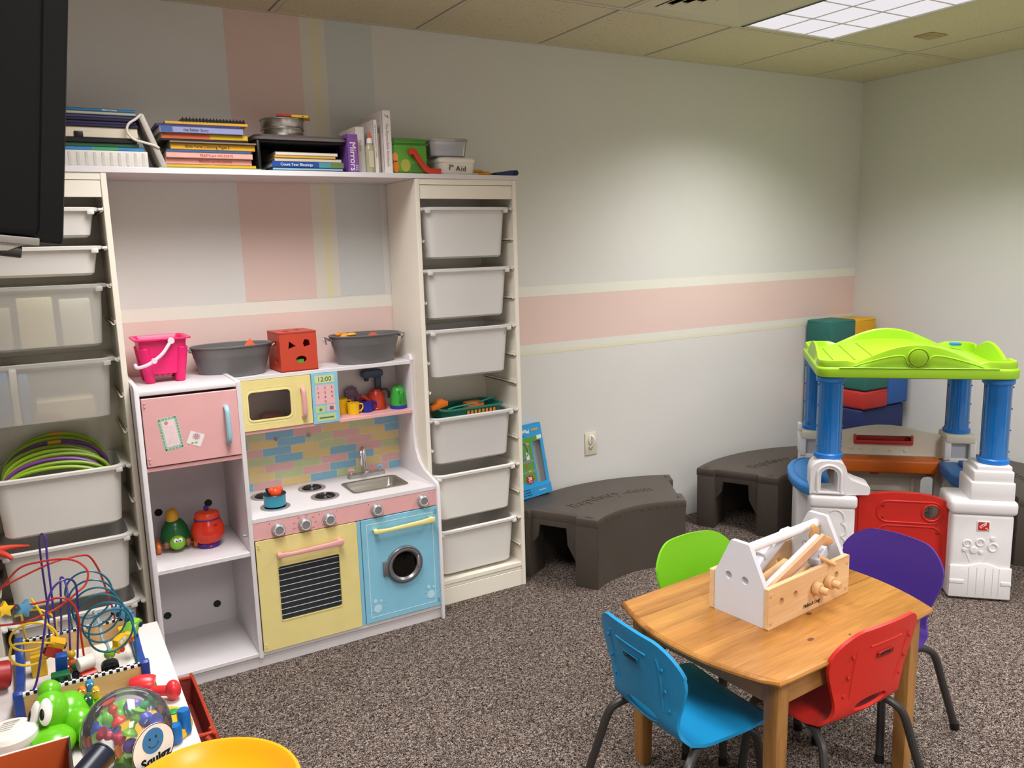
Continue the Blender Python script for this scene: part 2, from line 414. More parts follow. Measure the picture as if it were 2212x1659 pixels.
g.box(-0.755, -0.673, -0.912, -0.848, ROOM_H-0.009, ROOM_H-0.006, 0.002)
single('ceiling_plate', g, mat('tan_cover', '#b8a37e', 0.5), 'small tan rectangular cover plate on the ceiling tile right of the light', 'cover plate')
# outlet
out = thing('wall_outlet', 'cream wall outlet plate with a white child safety plug cover', 'outlet', (-2.027, 0, 0.451))
part('plate', G().box(-2.063, -1.991, -0.006, -0.0008, 0.451, 0.567, 0.002), mat('ivory_plastic', '#ded6be', 0.4), out)
part('screw', G().cyl((-2.027, -0.006, 0.509), (-2.027, -0.008, 0.509), 0.0035), M_SILVER, out)
part('receptacle', G().prism(circ(-2.027, 0.488, 0.0165, 20), -0.007, -0.005, 'xz'), mat('ivory_plastic2', '#d2c9b0', 0.4), out)
gg = G()
for dx in (-0.006, 0.006): gg.box(-2.027+dx-0.001, -2.027+dx+0.001, -0.0078, -0.0068, 0.486, 0.496)
gg.cyl((-2.027, -0.0068, 0.479), (-2.027, -0.0078, 0.479), 0.0025); part('slot', gg, M_BLACK, out)
gg = G().prism(circ(-2.027, 0.53, 0.018, 24, 0.026), -0.014, -0.006, 'xz', 0.003)
gg.tube([(-2.027, -0.014, 0.552), (-2.025, -0.024, 0.545), (-2.021, -0.027, 0.53), (-2.023, -0.024, 0.512), (-2.030, -0.016, 0.498), (-2.036, -0.010, 0.492)], 0.006)
part('plug_cover', gg, pl('#eeeae4', 0.3), out)

# ================================================================= STORAGE FRAMES AND BINS
def storage_frame(x0, x1, label):
    t = thing('toy_storage_rack', label, 'shelf frame', ((x0+x1)/2, -0.15, 0))
    yf = -0.30; th = 0.018
    for nm, a, b in (('side_panel', x0, x0+th), ('side_panel', x1-th, x1)):
        part(nm, G().box(a, b, yf, -0.004, 0, 1.784, 0.0015, seg=1), M_FRAME, t)
    i0, i1 = x0+th, x1-th
    part('back_panel', G().box(i0, i1, -0.012, -0.006, 0.02, 1.77), M_FRAME, t, smooth=False)
    part('top_panel', G().box(i0, i1, yf+0.002, -0.012, 1.762, 1.784), M_FRAME, t)
    part('top_rail', G().box(i0, i1, yf+0.004, yf+0.02, 1.707, 1.760, 0.001, seg=1), M_FRAME, t)
    part('bottom_panel', G().box(i0, i1, yf+0.002, -0.012, 0.092, 0.110, 0.001, seg=1), M_FRAME, t)
    part('sliding_track', G().box(i0, i1, yf+0.006, yf+0.03, 0.076, 0.092, 0.001, seg=1), M_FRAME, t)
    part('plinth', G().box(i0, i1, yf+0.004, yf+0.02, 0.0, 0.074, 0.001, seg=1), M_FRAME, t)
    rail_l = rail_r = None
    for k in range(0, 13):
        z = 1.672 - 0.1225*k
        for side in (0, 1):
            if side == 0:
                gg = G().box(i0, i0+0.013, yf+0.004, -0.02, z-0.012, z-0.009).box(i0, i0+0.003, yf+0.004, -0.02, z-0.012, z+0.004).box(i0+0.011, i0+0.013, yf+0.004, -0.02, z-0.012, z-0.003)
            else:
                gg = G().box(i1-0.013, i1, yf+0.004, -0.02, z-0.012, z-0.009).box(i1-0.003, i1, yf+0.004, -0.02, z-0.012, z+0.004).box(i1-0.013, i1-0.011, yf+0.004, -0.02, z-0.012, z-0.003)
            part('bin_rail', gg, M_FRAME, t, smooth=False)
    return t
storage_frame(-3.07, -2.612, 'tall cream storage frame right of the play kitchen, holding six white bins')
storage_frame(-4.625, -4.155, 'tall cream storage frame at the far left, partly hidden by the television')
single('top_shelf_board', G().box(-4.625, -2.604, -0.302, -0.004, 1.7845, 1.803, 0.0012, seg=1), M_LAM, 'long white shelf board spanning both storage frames above the play kitchen', 'shelf')

M_BIN = thin_mat('frosted_bin', '#f3f0ee', .66, (.96, .96, .96), .45, 1.15)
M_BINL = thin_mat('frosted_bin_left', '#ece8e0', .34, (.97, .97, .96), .45, 1.15)
M_BIN2 = mat('solid_bin', '#e9e5df', 0.45, trans=0.06, var=0.02, vscale=3, ior=1.2)
def bin_geo(depth):
    g = G()
    o = lambda hx, hy, r, z: ring3(rr(-hx, hx, -hy, hy, r), z)
    rs = [o(.165, .105, .03, -depth), o(.174, .114, .035, -depth+.008), o(.188, .128, .04, -.014), o(.192, .132, .04, -.012), o(.203, .140, .04, -.012), o(.204, .141, .04, -.002), o(.2, .138, .04, 0),
          o(.187, .126, .038, 0), o(.184, .124, .038, -.01), o(.171, .111, .033, -depth+.01), o(.163, .103, .028, -depth+.004)]
    g.rings(rs)
    # side flanges that ride on the rails, and tabs under the front rim
    for s in (-1, 1):
        g.box(min(s*.2, s*.216), max(s*.2, s*.216), -.138, .138, -.012, -.003, .002, seg=1)
        g.box(s*.178-.011, s*.178+.011, -.139, -.126, -.024, -.008, .004)
    return g
bin_mesh = {}
def storage_bin(xc, z, deep, m, label, yo=0.0, grp=None):
    key = (deep, m.name)
    if key not in bin_mesh: bin_mesh[key] = mesh_of(bin_geo(.205 if deep else .095), m)
    o = bpy.data.objects.new('storage_bin', bin_mesh[key]); COL.objects.link(o)
    o.location = (xc, -0.162+yo, z+0.0035); o['label'] = label; o['category'] = 'storage bin'
    if grp: o['group'] = grp
    return o
RX, LX = -2.841, -4.39
gr, gl = 'white bins in the right storage frame', 'white bins in the left storage frame'
nm = ['topmost deep frosted bin in the right storage frame', 'frosted bin second from the top in the right storage frame', 'frosted bin third from the top in the right storage frame, just above the gap',
      'white bin with a green basket and orange toy in it, right storage frame', 'empty white bin second from the bottom in the right storage frame', 'lowest white bin in the right storage frame, above the bottom panel']
for k, l, m in zip((0, 2, 4, 7, 9, 11), nm, (M_BIN, M_BIN, M_BIN, M_BIN, M_BIN2, M_BIN2)):
    storage_bin(RX, 1.672-0.1225*k, True, m, l, grp=gr)
nl = [(0, 0, M_BIN2, 'shallow white bin at the top of the left storage frame beside the television'), (1, 0, M_BIN2, 'shallow white bin under the television bottom edge, second in the left frame'),
      (2, 1, M_BINL, 'deep frosted bin with blurred pale papers inside, left frame'), (4, 1, M_BINL, 'frosted bin showing blurred blue and white contents, left frame'),
      (7, 1, M_BIN2, 'white bin holding green and purple hoops, left frame'), (9, 1, M_BIN2, 'white bin under the hoop bin with a red toy on its rim'),
      (11, 1, M_BIN2, 'lowest white bin in the left frame behind the bead maze')]
for k, d, m, l in nl: storage_bin(LX, 1.672-0.1225*k, bool(d), m, l, grp=gl, yo=0.0)
# blurred contents of the two frosted bins on the left and the upper ones on the right
def content(x0, x1, y0, y1, z0, z1, col, label, name='box', cat='box'):
    single(name, G().box(x0, x1, y0, y1, z0, z1, 0.004), pl(col, 0.6), label, cat)
zb = 1.672-0.245-0.195
content(-4.55, -4.47, -0.25, -0.08, zb, zb+.13, '#c9c2a4', 'tan packet standing at the left inside the frosted paper bin', 'packet', 'packet')
content(-4.45, -4.35, -0.26, -0.1, zb, zb+.16, '#e6dfae', 'yellowish packet in the middle of the frosted paper bin', 'packet', 'packet')
content(-4.33, -4.24, -0.25, -0.08, zb, zb+.15, '#ddd8c8', 'pale grey packet at the right inside the frosted paper bin', 'packet', 'packet')
zb = 1.672-0.49-0.195
content(-4.555, -4.50, -0.26, -0.08, zb, zb+.17, '#3c77ad', 'blue box at the far left inside the frosted bin above the hoops', 'box', 'box')
content(-4.495, -4.475, -0.265, -0.08, zb, zb+.18, '#e9e4d8', 'white book standing beside the blue box in the frosted bin', 'book', 'book')
content(-4.47, -4.445, -0.26, -0.09, zb, zb+.16, '#4c86b8', 'thin blue book standing in the frosted bin above the hoops', 'book', 'book')
content(-4.43, -4.26, -0.25, -0.08, zb, zb+.06, '#e9d9b0', 'pale cream toy box lying low in the frosted bin above the hoops', 'box', 'box')
content(-4.44, -4.36, -0.262, -0.252, zb, zb+.02, '#c07a86', 'pink strip lying at the front of the frosted bin', 'strip', 'toy')
zb = 1.672-0.195
content(-2.98, -2.87, -0.25, -0.08, zb, zb+.12, '#f2e8d8', 'cream box inside the topmost frosted bin on the right')
content(-2.83, -2.74, -0.25, -0.08, zb, zb+.14, '#b8c4d8', 'bluish box inside the topmost frosted bin on the right')
zb -= 0.245
content(-2.97, -2.86, -0.25, -0.08, zb, zb+.13, '#efe2cc', 'cream box inside the second frosted bin on the right')
content(-2.84, -2.74, -0.25, -0.08, zb, zb+.07, '#9fb3c4', 'blue grey box inside the second frosted bin on the right')
# things in / on the bins
z0 = 1.672-0.1225*7
hcol = ['#8fae25', '#7fa31f', '#7b3f8f', '#93b52a', '#a3c236', '#7a9a24', '#6f3b88', '#8eb030', '#9abb2c']
for i in range(9):
    c = hcol[i]; rad = 0.155 - 0.004*(i % 3)
    pts = []
    for k in range(24):
        a = 2*PI*k/24
        sh_ = [-.012, .004, -.004, .008, .0, -.008, .006, .0, .012][i]
        pts.append((LX-0.008+sh_+rad*math.cos(a), -0.262+0.0195*i + 0.010*math.sin(a), z0-0.045+0.004*i + (0.060+0.0065*i)*math.sin(a)))
    t = thing('hoop', '%s plastic hoop, %s of the pile in the left bin' % ('purple' if c in ('#7b3f8f', '#6f3b88') else 'green', ['frontmost', 'second from the front', 'third from the front', 'fourth from the front', 'in the very middle', 'fourth from the back', 'third from the back', 'second from the back', 'rearmost and highest'][i]), 'hoop', (LX, -0.235+0.016*i, z0-0.14), group='hoops in the left bin')
    part('ring', G().tube(pts, 0.0068, 8, closed=True, sub=2), pl(c, 0.4), t)
    if i in (6, 8): part('joint', G().tube([Vector(pts[6])+Vector((dx, 0, 0.0)) for dx in (-0.02, 0.02)], 0.0076, 8, smooth=False), pl('#cf9f2c'), t)
z0 = 1.672-0.1225*9
t = thing('toy_crab', 'red soft toy claw lying over the rim of the white bin at the left edge', 'toy', (-4.57, -0.30, z0+0.004))
g = G().tube([(-4.64, -0.26, z0+.03), (-4.60, -0.29, z0+.024), (-4.565, -0.315, z0+.012), (-4.55, -0.325, z0-.001)], lambda u: 0.016*(1-u*.65), 10)
part('arm', g, pl('#d8432c', 0.5), t)
part('arm', G().tube([(-4.60, -0.285, z0+.026), (-4.55, -0.27, z0+.022), (-4.50, -0.26, z0+.012)], lambda u: 0.012*(1-u*.7), 10), pl('#d8432c', 0.5), t)

z0 = 1.672-0.1225*7
t = thing('basket', 'small green translucent basket sitting in the fourth bin of the right frame', 'basket', (RX+.02, -0.18, z0-.03))
o = lambda hx, hy, z: [(RX+.015+p[0], -0.175+p[1], z) for p in rr(-hx, hx, -hy, hy, .035)]
M_GB = mat('green_clear', '#2e8c78', 0.3, trans=0.35)
g = G().rings([o(.135, .082, z0-.025), o(.142, .088, z0+.022), o(.152, .097, z0+.022), o(.152, .097, z0+.028), o(.14, .086, z0+.028), o(.133, .080, z0-.022)])
part('tray', g, M_GB, t)
for i in range(8):
    part('slot', G().box(RX-.02+.018*i, RX-.009+.018*i, -0.266, -0.262, z0-.004, z0+.014, .001, seg=1), pl('#e08a35'), t)
part('handle', G().tube([(RX-.11, -.262, z0+.03), (RX-.06, -.25, z0+.034), (RX+.03, -.24, z0+.036)], .004, 8), pl('#2b7a68'), t)
part('handle', G().tube([(RX+.07, -.2, z0+.03), (RX+.12, -.2, z0+.04), (RX+.165, -.19, z0+.048)], .004, 8), pl('#2b8a78'), t)
g = G().prism([(-.045, -.01), (.03, -.012), (.035, .008), (.018, .016), (.014, .026), (-.012, .026), (-.02, .014), (-.045, .01)], -.014, .014, 'xz', .004, M=TR(RX-.115, -.2, z0+.04) @ rot('Y', -14))
single('toy_car', g, pl('#e8791c'), 'orange toy lying on the green basket rim', 'toy')
single('toy_block', G().box(RX+.02, RX+.1, -.2, -.14, z0-.02, z0+.031, .006), pl('#e0762a'), 'orange block inside the green basket', 'toy')
# ================================================================= ON TOP OF THE SHELF
SZ = 1.803
M_PAGE = mat('paper_edge', '#e2dccd', 0.8, bump=0.3, bscale=900)
M_INK = pl('#2a2624', 0.6); M_WHT = pl('#f2efeb', 0.5)
def flat_book(x0, x1, y0, y1, z0, z1, col, label, rz=0.0, txt=None, tcol='#2a2624', ts=None, tx=None, group='books in the stacks on the shelf', patches=()):
    cx, cy = (x0+x1)/2, (y0+y1)/2; w, d, h = (x1-x0)/2, (y1-y0)/2, z1-z0
    t = thing('book', label, 'book', (cx, cy, z0), rz, group)
    tc = min(.0015, h*.2); h2 = h - 0.0004
    g = G().box(-w, w, -d, d, 0, tc).box(-w, w, -d, d, h2-tc, h2).box(-w, w, -d, -d+.002, 0, h2, 0.0006, seg=1)
    part('cover', g, pl(col, 0.35), t, world=False, smooth=False)
    part('pages', G().box(-w+.003, w-.003, -d+.002, d-.004, tc, h2-tc), M_PAGE, t, world=False, smooth=False)
    for a, b, c in patches:
        part('spine_print', G().box(a*w, b*w, -d-.0004, -d, .001, h2-.001), pl(c, .4), t, world=False, smooth=False)
    if txt: text(txt, ts or h*.8, TR(tx if tx is not None else 0, -d-.0006, h*.47) @ FRONT, pl(tcol, .5), t, world=False)
    return t
# stack beside the television
t = thing('storage_box', 'white corrugated plastic case at the bottom of the stack beside the television', 'box', (-4.2, -.16, SZ))
part('case', G().box(-4.42, -4.022, -.285, -.05, SZ, SZ+.052, .003), mat('case_white', '#cfcac2', .5, bump=.6, bscale=60), t)
for i in range(16): part('rib', G().box(-4.40+.024*i, -4.392+.024*i, -.2865, -.285, SZ+.006, SZ+.046), mat('case_rib', '#c4beb7', .5), t, smooth=False)
flat_book(-4.42, -4.03, -.28, -.06, 1.8555, 1.867, '#3b7fb4', 'pale blue book directly on the white plastic case', patches=((.2, .6, '#3f9a5c'),))
flat_book(-4.42, -4.045, -.275, -.06, 1.8675, 1.880, '#2c5a3c', 'dark green book third from the bottom beside the television')
flat_book(-4.42, -4.05, -.28, -.06, 1.8805, 1.896, '#17171a', 'thick black binder in the stack beside the television')
t = flat_book(-4.42, -4.045, -.27, -.07, 1.8965, 1.930, '#d8cdb8', 'thick cream folder with a black clip, in the stack beside the television')
part('binder_clip', G().box(-4.232, -4.206, -.275, -.262, 1.895, 1.915, .002), M_BLACK, t)
for i, (c, lb) in enumerate((('#2a2440', 'dark violet thin book above the cream folder'), ('#332c5c', 'indigo thin book second above the cream folder'), ('#25213a', 'blackish blue thin book third above the cream folder'), ('#4a4272', 'purple thin book under the pale papers'), ('#a8b0a0', 'pale grey green booklet near the top of the left stack'))):
    flat_book(-4.42, -4.042-.004*(i % 3), -.275+.004*(i % 2), -.07, 1.9305+.0095*i, 1.9397+.0095*i, c, lb)
flat_book(-4.42, -4.045, -.27, -.08, 1.979, 1.988, '#2f6f9f', 'bright blue book on top of the stack beside the television', txt='BIBLE STORIES', ts=.007, tcol='#e8e4d8', tx=.11)
# leaning grey plastic case with white cord
t = thing('router', 'pale grey plastic case leaning against the left stack with a white cord', 'router', (-3.975, -.2, SZ))
M_RT = mat('router_grey', '#b3aca4', .45, bump=.2, bscale=80)
g = G().box(-.010, .010, -.075, .075, 0, .182, .006, M=TR(-3.972, -.21, SZ+.001) @ rot('Y', -19.5)); part('case', g, M_RT, t)
g = G().box(-.0125, -.010, -.06, .06, .02, .165, .001, M=TR(-3.972, -.21, SZ+.001) @ rot('Y', -19.5)); part('label_plate', g, pl('#8f867c'), t)
part('cord', G().tube([(-4.03, -.285, 1.974), (-4.048, -.288, 1.958), (-4.072, -.29, 1.94), (-4.078, -.29, 1.915), (-4.06, -.29, 1.893), (-4.03, -.29, 1.884), (-4.0, -.288, 1.876), (-3.985, -.286, 1.868)], .004, 8), pl('#d8cfc0', .5), t)
# colouring books stack
st = [(-3.99, -3.64, 1.8035, 1.808, '#9cab8e', 'pale green papers at the bottom of the colouring book stack', None),
      (-3.97, -3.67, 1.8085, 1.819, '#d3a62c', 'thin yellow book under the two pink books', None),
      (-3.967, -3.683, 1.8195, 1.839, '#d99c90', 'lower of two pink books with red spine lettering', 'FEASTS and HOLIDAYS'),
      (-3.965, -3.681, 1.8395, 1.858, '#dca598', 'upper of two pink books with red spine lettering', 'FEASTS and HOLIDAYS'),
      (-3.962, -3.683, 1.8585, 1.868, '#3d5c8e', 'thin dark blue book above the two pink books', None),
      (-3.947, -3.668, 1.8685, 1.889, '#e0a824', 'yellow colouring book with black spine lettering', 'Bible Verse Coloring Pages 2'),
      (-3.95, -3.665, 1.8895, 1.895, '#8a7f70', 'thin grey brown book above the yellow colouring book', None),
      (-3.975, -3.69, 1.8955, 1.903, '#2b1f22', 'thin black book under the orange and yellow book', None),
      (-3.972, -3.69, 1.9035, 1.921, '#d8b020', 'book with half orange and half yellow spine', None),
      (-3.978, -3.707, 1.9215, 1.942, '#8d93bd', 'lilac blue story book with spine lettering', 'the Easter Story'),
      (-3.985, -3.71, 1.9425, 1.951, '#3c3563', 'thin purple book under the top yellow pad', None),
      (-3.955, -3.685, 1.9515, 1.9605, '#d9a83a', 'yellow pad under the spiral notebook', None)]
for i, (a, b, z0, z1, c, lb, tx) in enumerate(st):
    flat_book(a, b, -.285+.006*(i % 3), -.07, z0, z1, c, lb, txt=tx, tcol='#b5402e' if 'FEASTS' in (tx or '') else '#3b2c20', ts=.0125 if tx and 'FEASTS' not in tx else .011, tx=(.02 if tx and 'FEASTS' in tx else -.02) if tx else None, rz=(-1.5 if i in (10, 11) else 0),
              patches=((-1, .1, '#cf5a3c'),) if i == 8 else (((-.98, -.7, '#3f5a8e'),) if i == 9 else ()))
t = thing('spiral_notebook', 'black spiral bound notebook on top of the colouring book stack', 'notebook', (-3.8, -.18, 1.961))
part('cover', G().box(-3.905, -3.695, -.27, -.1, 1.961, 1.970), M_BLACK, t, smooth=False)
for i in range(19): part('wire_ring', G().tube([(-3.9+.0111*i, -.272+.007*math.cos(a), 1.967+.007*math.sin(a)) for a in [k*PI/4 for k in range(8)]], .0012, 5, closed=True, sub=1), pl('#2a2a2c', .3), t)
# letter tray with books
t = thing('letter_tray', 'black plastic letter tray holding books in the middle of the shelf', 'tray', (-3.5, -.16, SZ))
g = G().tube([(-3.655, 0, 0), (-3.655, 0, 0)], .001) if False else G()
g.box(-3.655, -3.338, -.285, -.04, SZ+.0005, SZ+.0035).box(-3.662, -3.65, -.28, -.04, SZ, SZ+.108, .004).box(-3.345, -3.338, -.2, -.04, SZ, SZ+.1, .002).box(-3.66, -3.34, -.045, -.038, SZ, SZ+.108, .002)
part('body', g, M_BLACK, t)
part('top_deck', G().box(-3.66, -3.338, -.27, -.04, SZ+.100, SZ+.108, .002), pl('#1d1d20', .5), t)
flat_book(-3.61, -3.35, -.275, -.08, 1.8072, 1.8165, '#9cc6d8', 'light blue book at the bottom of the black tray')
flat_book(-3.612, -3.345, -.278, -.08, 1.817, 1.838, '#1f4a96', 'royal blue book with white spine lettering in the black tray', txt='Count Your Blessings', tcol='#e9ecf2', ts=.0135, tx=-.045, patches=((.28, .62, '#4b8f9a'), (.62, .98, '#6c7c48')))
flat_book(-3.60, -3.352, -.27, -.08, 1.8385, 1.850, '#d9cdb4', 'cream book above the royal blue book in the black tray')
flat_book(-3.60, -3.375, -.272, -.09, 1.8505, 1.860, '#dba94c', 'yellow orange book near the top in the black tray')
flat_book(-3.595, -3.365, -.268, -.09, 1.8605, 1.872, '#e5ddd2', 'white paperback on top inside the black tray')
single('baking_tray', G().rings([ring3(rr(-3.67, -3.332, -.29, -.05, .03), SZ+.1085), ring3(rr(-3.675, -3.327, -.293, -.047, .03), SZ+.117), ring3(rr(-3.672, -3.33, -.29, -.05, .03), SZ+.117), ring3(rr(-3.66, -3.34, -.28, -.06, .03), SZ+.111)]), mat('tray_grey', '#8f8a8a', .35, metal=.6), 'lower flat grey metal tray on the black letter tray', 'tray')
single('baking_tray', G().rings([ring3(rr(-3.662, -3.335, -.288, -.05, .03), SZ+.1175), ring3(rr(-3.668, -3.33, -.292, -.047, .03), SZ+.125), ring3(rr(-3.665, -3.333, -.289, -.05, .03), SZ+.125), ring3(rr(-3.65, -3.345, -.28, -.06, .03), SZ+.120)]), mat('tray_grey', '#8f8a8a', .35, metal=.6), 'upper flat grey metal tray under the round tins', 'tray')
M_TIN = mat('tin', '#b9b4ae', .28, metal=1.0, bump=.05)
for k, lb in enumerate(('lower round silver tin on the grey trays', 'upper round silver tin with a crayon box on it')):
    z = SZ+.1255+.0345*k; r = .079-.002*(1-k)
    t = thing('round_tin', lb, 'tin', (-3.537, -.17, z), group='round silver tins')
    part('body', G().lathe([(r-.004, 0), (r-.002, .003), (r-.002, .033), (r, .034), (r-.008, .034), (r-.008, .004)], (-3.537, -.17, z), 36), M_TIN, t)
    part('rim', G().lathe([(r-.001, .029), (r+.002, .029), (r+.002, .033), (r-.001, .033)], (-3.537, -.17, z), 36, caps=False), M_TIN, t)
t = thing('crayon_box', 'small yellow and red crayon box lying on the upper round tin', 'box', (-3.51, -.19, SZ+.195))
Mx = TR(-3.505, -.2, SZ+.1975) @ rot('Z', -22) @ rot('Y', 4)
part('box', G().box(-.05, .06, -.03, .04, 0, .009, .001, M=Mx, seg=1), pl('#e2b01e', .4), t)
part('flap', G().box(-.055, .0, -.031, .041, .0005, .0098, .001, M=Mx, seg=1), pl('#b53a22', .4), t)
part('print_spot', G().prism(circ(.04, .004, .003, 12), -.0306, -.03, 'xz', M=Mx), pl('#3a6a3a'), t)
# standing books
def std_book(x0, x1, y0, y1, h, col, label, txt=None, ts=.01, tcol='#777', extra=None, tz=.5, name='book', zs=SZ):
    t = thing(name, label, 'book', ((x0+x1)/2, (y0+y1)/2, zs), group='books standing in a row on the shelf')
    g = G().box(x0, x0+.0018, y0, y1, zs+.0004, zs+h).box(x1-.0018, x1, y0, y1, zs+.0004, zs+h).box(x0, x1, y0, y0+.002, zs+.0004, zs+h, .0006, seg=1)
    part('cover', g, pl(col, .35), t, smooth=False)
    part('pages', G().box(x0+.002, x1-.002, y0+.002, y1-.004, zs+.003, zs+h-.003), M_PAGE, t, smooth=False)
    if txt: text(txt, ts, TR((x0+x1)/2, y0-.0006, zs+h*tz) @ rot('Y', 90) @ FRONT, pl(tcol, .5), t)
    return t
t = std_book(-3.332, -3.290, -.285, -.09, .139, '#7d4f9e', 'purple book with white spine lettering and a patterned band', 'Mirrors', .034, '#f4f1ee', tz=.42)
text('Flowers and', .012, TR(-3.299, -.286, SZ+.095) @ rot('Y', 90) @ FRONT, pl('#d06a9c'), t)
text('632', .014, TR(-3.297, -.2862, SZ+.018) @ rot('Y', 90) @ FRONT, pl('#cfd8ee'), t)
part('cover_window', G().box(-3.3326, -3.332, -.17, -.12, SZ+.03, SZ+.11), pl('#5e7fa8'), t, smooth=False)
std_book(-3.286, -3.248, -.25, -.08, .172, '#e6dfdb', 'shortest white book behind the glue bottle', 'My Bible', .012, '#b0a49c', tz=.6)
std_book(-3.226, -3.208, -.285, -.10, .195, '#ece6e2', 'narrow white book between the glue bottle and the tallest book', 'The Bible Storybook for Toddlers', .009, '#c9b3a8', tz=.6)
t = std_book(-3.188, -3.152, -.285, -.06, .232, '#efe9e8', 'tallest white book with pink spine lettering on the shelf', 'The Rhyme Bible Storybook', .014, '#c58a9a', tz=.45)
part('emblem', G().tube([(-3.178, -.2858, SZ+.217), (-3.17, -.2858, SZ+.208), (-3.165, -.2858, SZ+.214), (-3.163, -.2858, SZ+.203)], .0012, 5), pl('#8a7f86'), t)
std_book(-3.206, -3.190, -.26, -.10, .15, '#d9c8b6', 'thin cream book between the two white storybooks')
t = thing('glue_bottle', 'clear glue bottle with white collar and orange tip on the shelf', 'bottle', (-3.241, -.28, SZ))
part('body', G().lathe([(.016, 0), (.0185, .004), (.0185, .085), (.015, .1), (.009, .107), (.009, .11)], (-3.241, -.28, SZ), 24, sy=.8), mat('glue', '#e2dcb4', .2, trans=.5), t)
part('collar', G().lathe([(.011, .108), (.011, .122), (.0065, .128)], (-3.241, -.28, SZ), 20), M_WHT, t)
part('tip', G().lathe([(.006, .127), (.0055, .14), (.002, .152)], (-3.241, -.28, SZ), 16), pl('#df5b22'), t)
part('label', G().box(-3.252, -3.233, -.2955, -.2945, SZ+.02, SZ+.08), pl('#cdc6ae', .5), t, smooth=False)
# green lunch bag
t = thing('lunch_bag', 'bright green soft zip bag standing on the shelf', 'bag', (-3.077, -.2, SZ))
part('body', G().box(-3.150, -2.998, -.275, -.12, SZ+.0005, SZ+.128, .014, seg=3), mat('bag_green', '#62a83c', .7, bump=.5, bscale=60, var=.06), t)
part('zip_band', G().box(-3.152, -2.996, -.277, -.118, SZ+.108, SZ+.118, .004), pl('#3b7a34', .5), t)
part('top_panel', G().box(-3.149, -2.999, -.274, -.121, SZ+.120, SZ+.135, .008), mat('bag_green2', '#558f3c', .7, bump=.4, bscale=60), t)
# orange, yellow and green figures printed on the bag are left as plain round patches of colour
for cx, cz, a, b, c in ((-3.135, .025, .013, .022, '#e2862a'), (-3.137, .06, .012, .018, '#e79a4a'), (-3.095, .03, .02, .024, '#b9b64e'), (-3.055, .02, .018, .018, '#4f8a44')):
    part('printed_patch', G().prism(circ(cx, SZ+.002+cz, a, 20, b), -.2766, -.2735, 'xz'), pl(c, .6), t)
g = G().prism([(-3.087, SZ+.088), (-3.08, SZ+.093), (-3.066, SZ+.096), (-3.058, SZ+.092), (-3.04, SZ+.062), (-3.018, SZ+.034), (-2.998, SZ+.021), (-2.952, SZ+.021), (-2.952, SZ+.0008), (-3.005, SZ+.0008), (-3.028, SZ+.012), (-3.055, SZ+.05), (-3.07, SZ+.074), (-3.086, SZ+.07)], -.298, -.281, 'xz', .002)
single('red_scoop', g, pl('#cf3a24', .35), 'red curved plastic piece leaning in front of the green bag', 'toy')
# first aid box and clear container
t = thing('first_aid_box', 'white lidded box with hand written first aid lettering', 'box', (-2.87, -.2, SZ))
o = lambda h, w, d, r=.02: [(-2.867+p[0], -.2+p[1], SZ+h) for p in rr(-w, w, -d, d, r)]
part('box', G().rings([o(.001, .074, .068), o(.006, .077, .071), o(.046, .081, .075), o(.048, .081, .075)]), pl('#eae3d8'), t)
part('lid', G().rings([o(.048, .083, .077), o(.05, .084, .078), o(.062, .083, .077), o(.068, .078, .072), o(.070, .07, .065)]), pl('#efe8de'), t)
text('1', .032, TR(-2.905, -.2765, SZ+.028) @ FRONT, M_INK, t, shear=.1)
text('st', .018, TR(-2.892, -.2765, SZ+.036) @ FRONT, M_INK, t)
text('Aid', .030, TR(-2.855, -.2765, SZ+.024) @ FRONT, M_INK, t, shear=.1, kern=1.15)
t = thing('clear_container', 'clear plastic container with a blue card box inside, on the first aid box', 'container', (-2.895, -.2, SZ+.071))
o = lambda h, w, d, r=.02: [(-2.895+p[0], -.2+p[1], SZ+.071+h) for p in rr(-w, w, -d, d, r)]
M_CLR = thin_mat('clear_plastic', '#f4f6fa', .28, (.97, .97, .98), .1, 1.3)
part('box', G().rings([o(0, .072, .055), o(.004, .077, .06), o(.062, .083, .066), o(.062, .081, .064), o(.006, .074, .057), o(.003, .07, .053)]), M_CLR, t)
part('lid', G().rings([o(.0625, .087, .07), o(.068, .088, .071), o(.072, .084, .067), o(.073, .07, .055)]), M_CLR, t)
t = thing('card_box', 'small blue card box inside the clear container', 'box', (-2.89, -.215, SZ+.076))
part('box', G().box(-2.943, -2.842, -.247, -.2, SZ+.077, SZ+.122, .002), pl('#4c5f9e', .5), t)
part('end_print', G().box(-2.942, -2.932, -.248, -.247, SZ+.079, SZ+.12), pl('#c58ba8', .5), t, smooth=False)
part('label', G().box(-2.90, -2.88, -.248, -.247, SZ+.089, SZ+.096), M_WHT, t, smooth=False)
part('label', G().box(-2.915, -2.87, -.248, -.247, SZ+.108, SZ+.11), M_WHT, t, smooth=False)
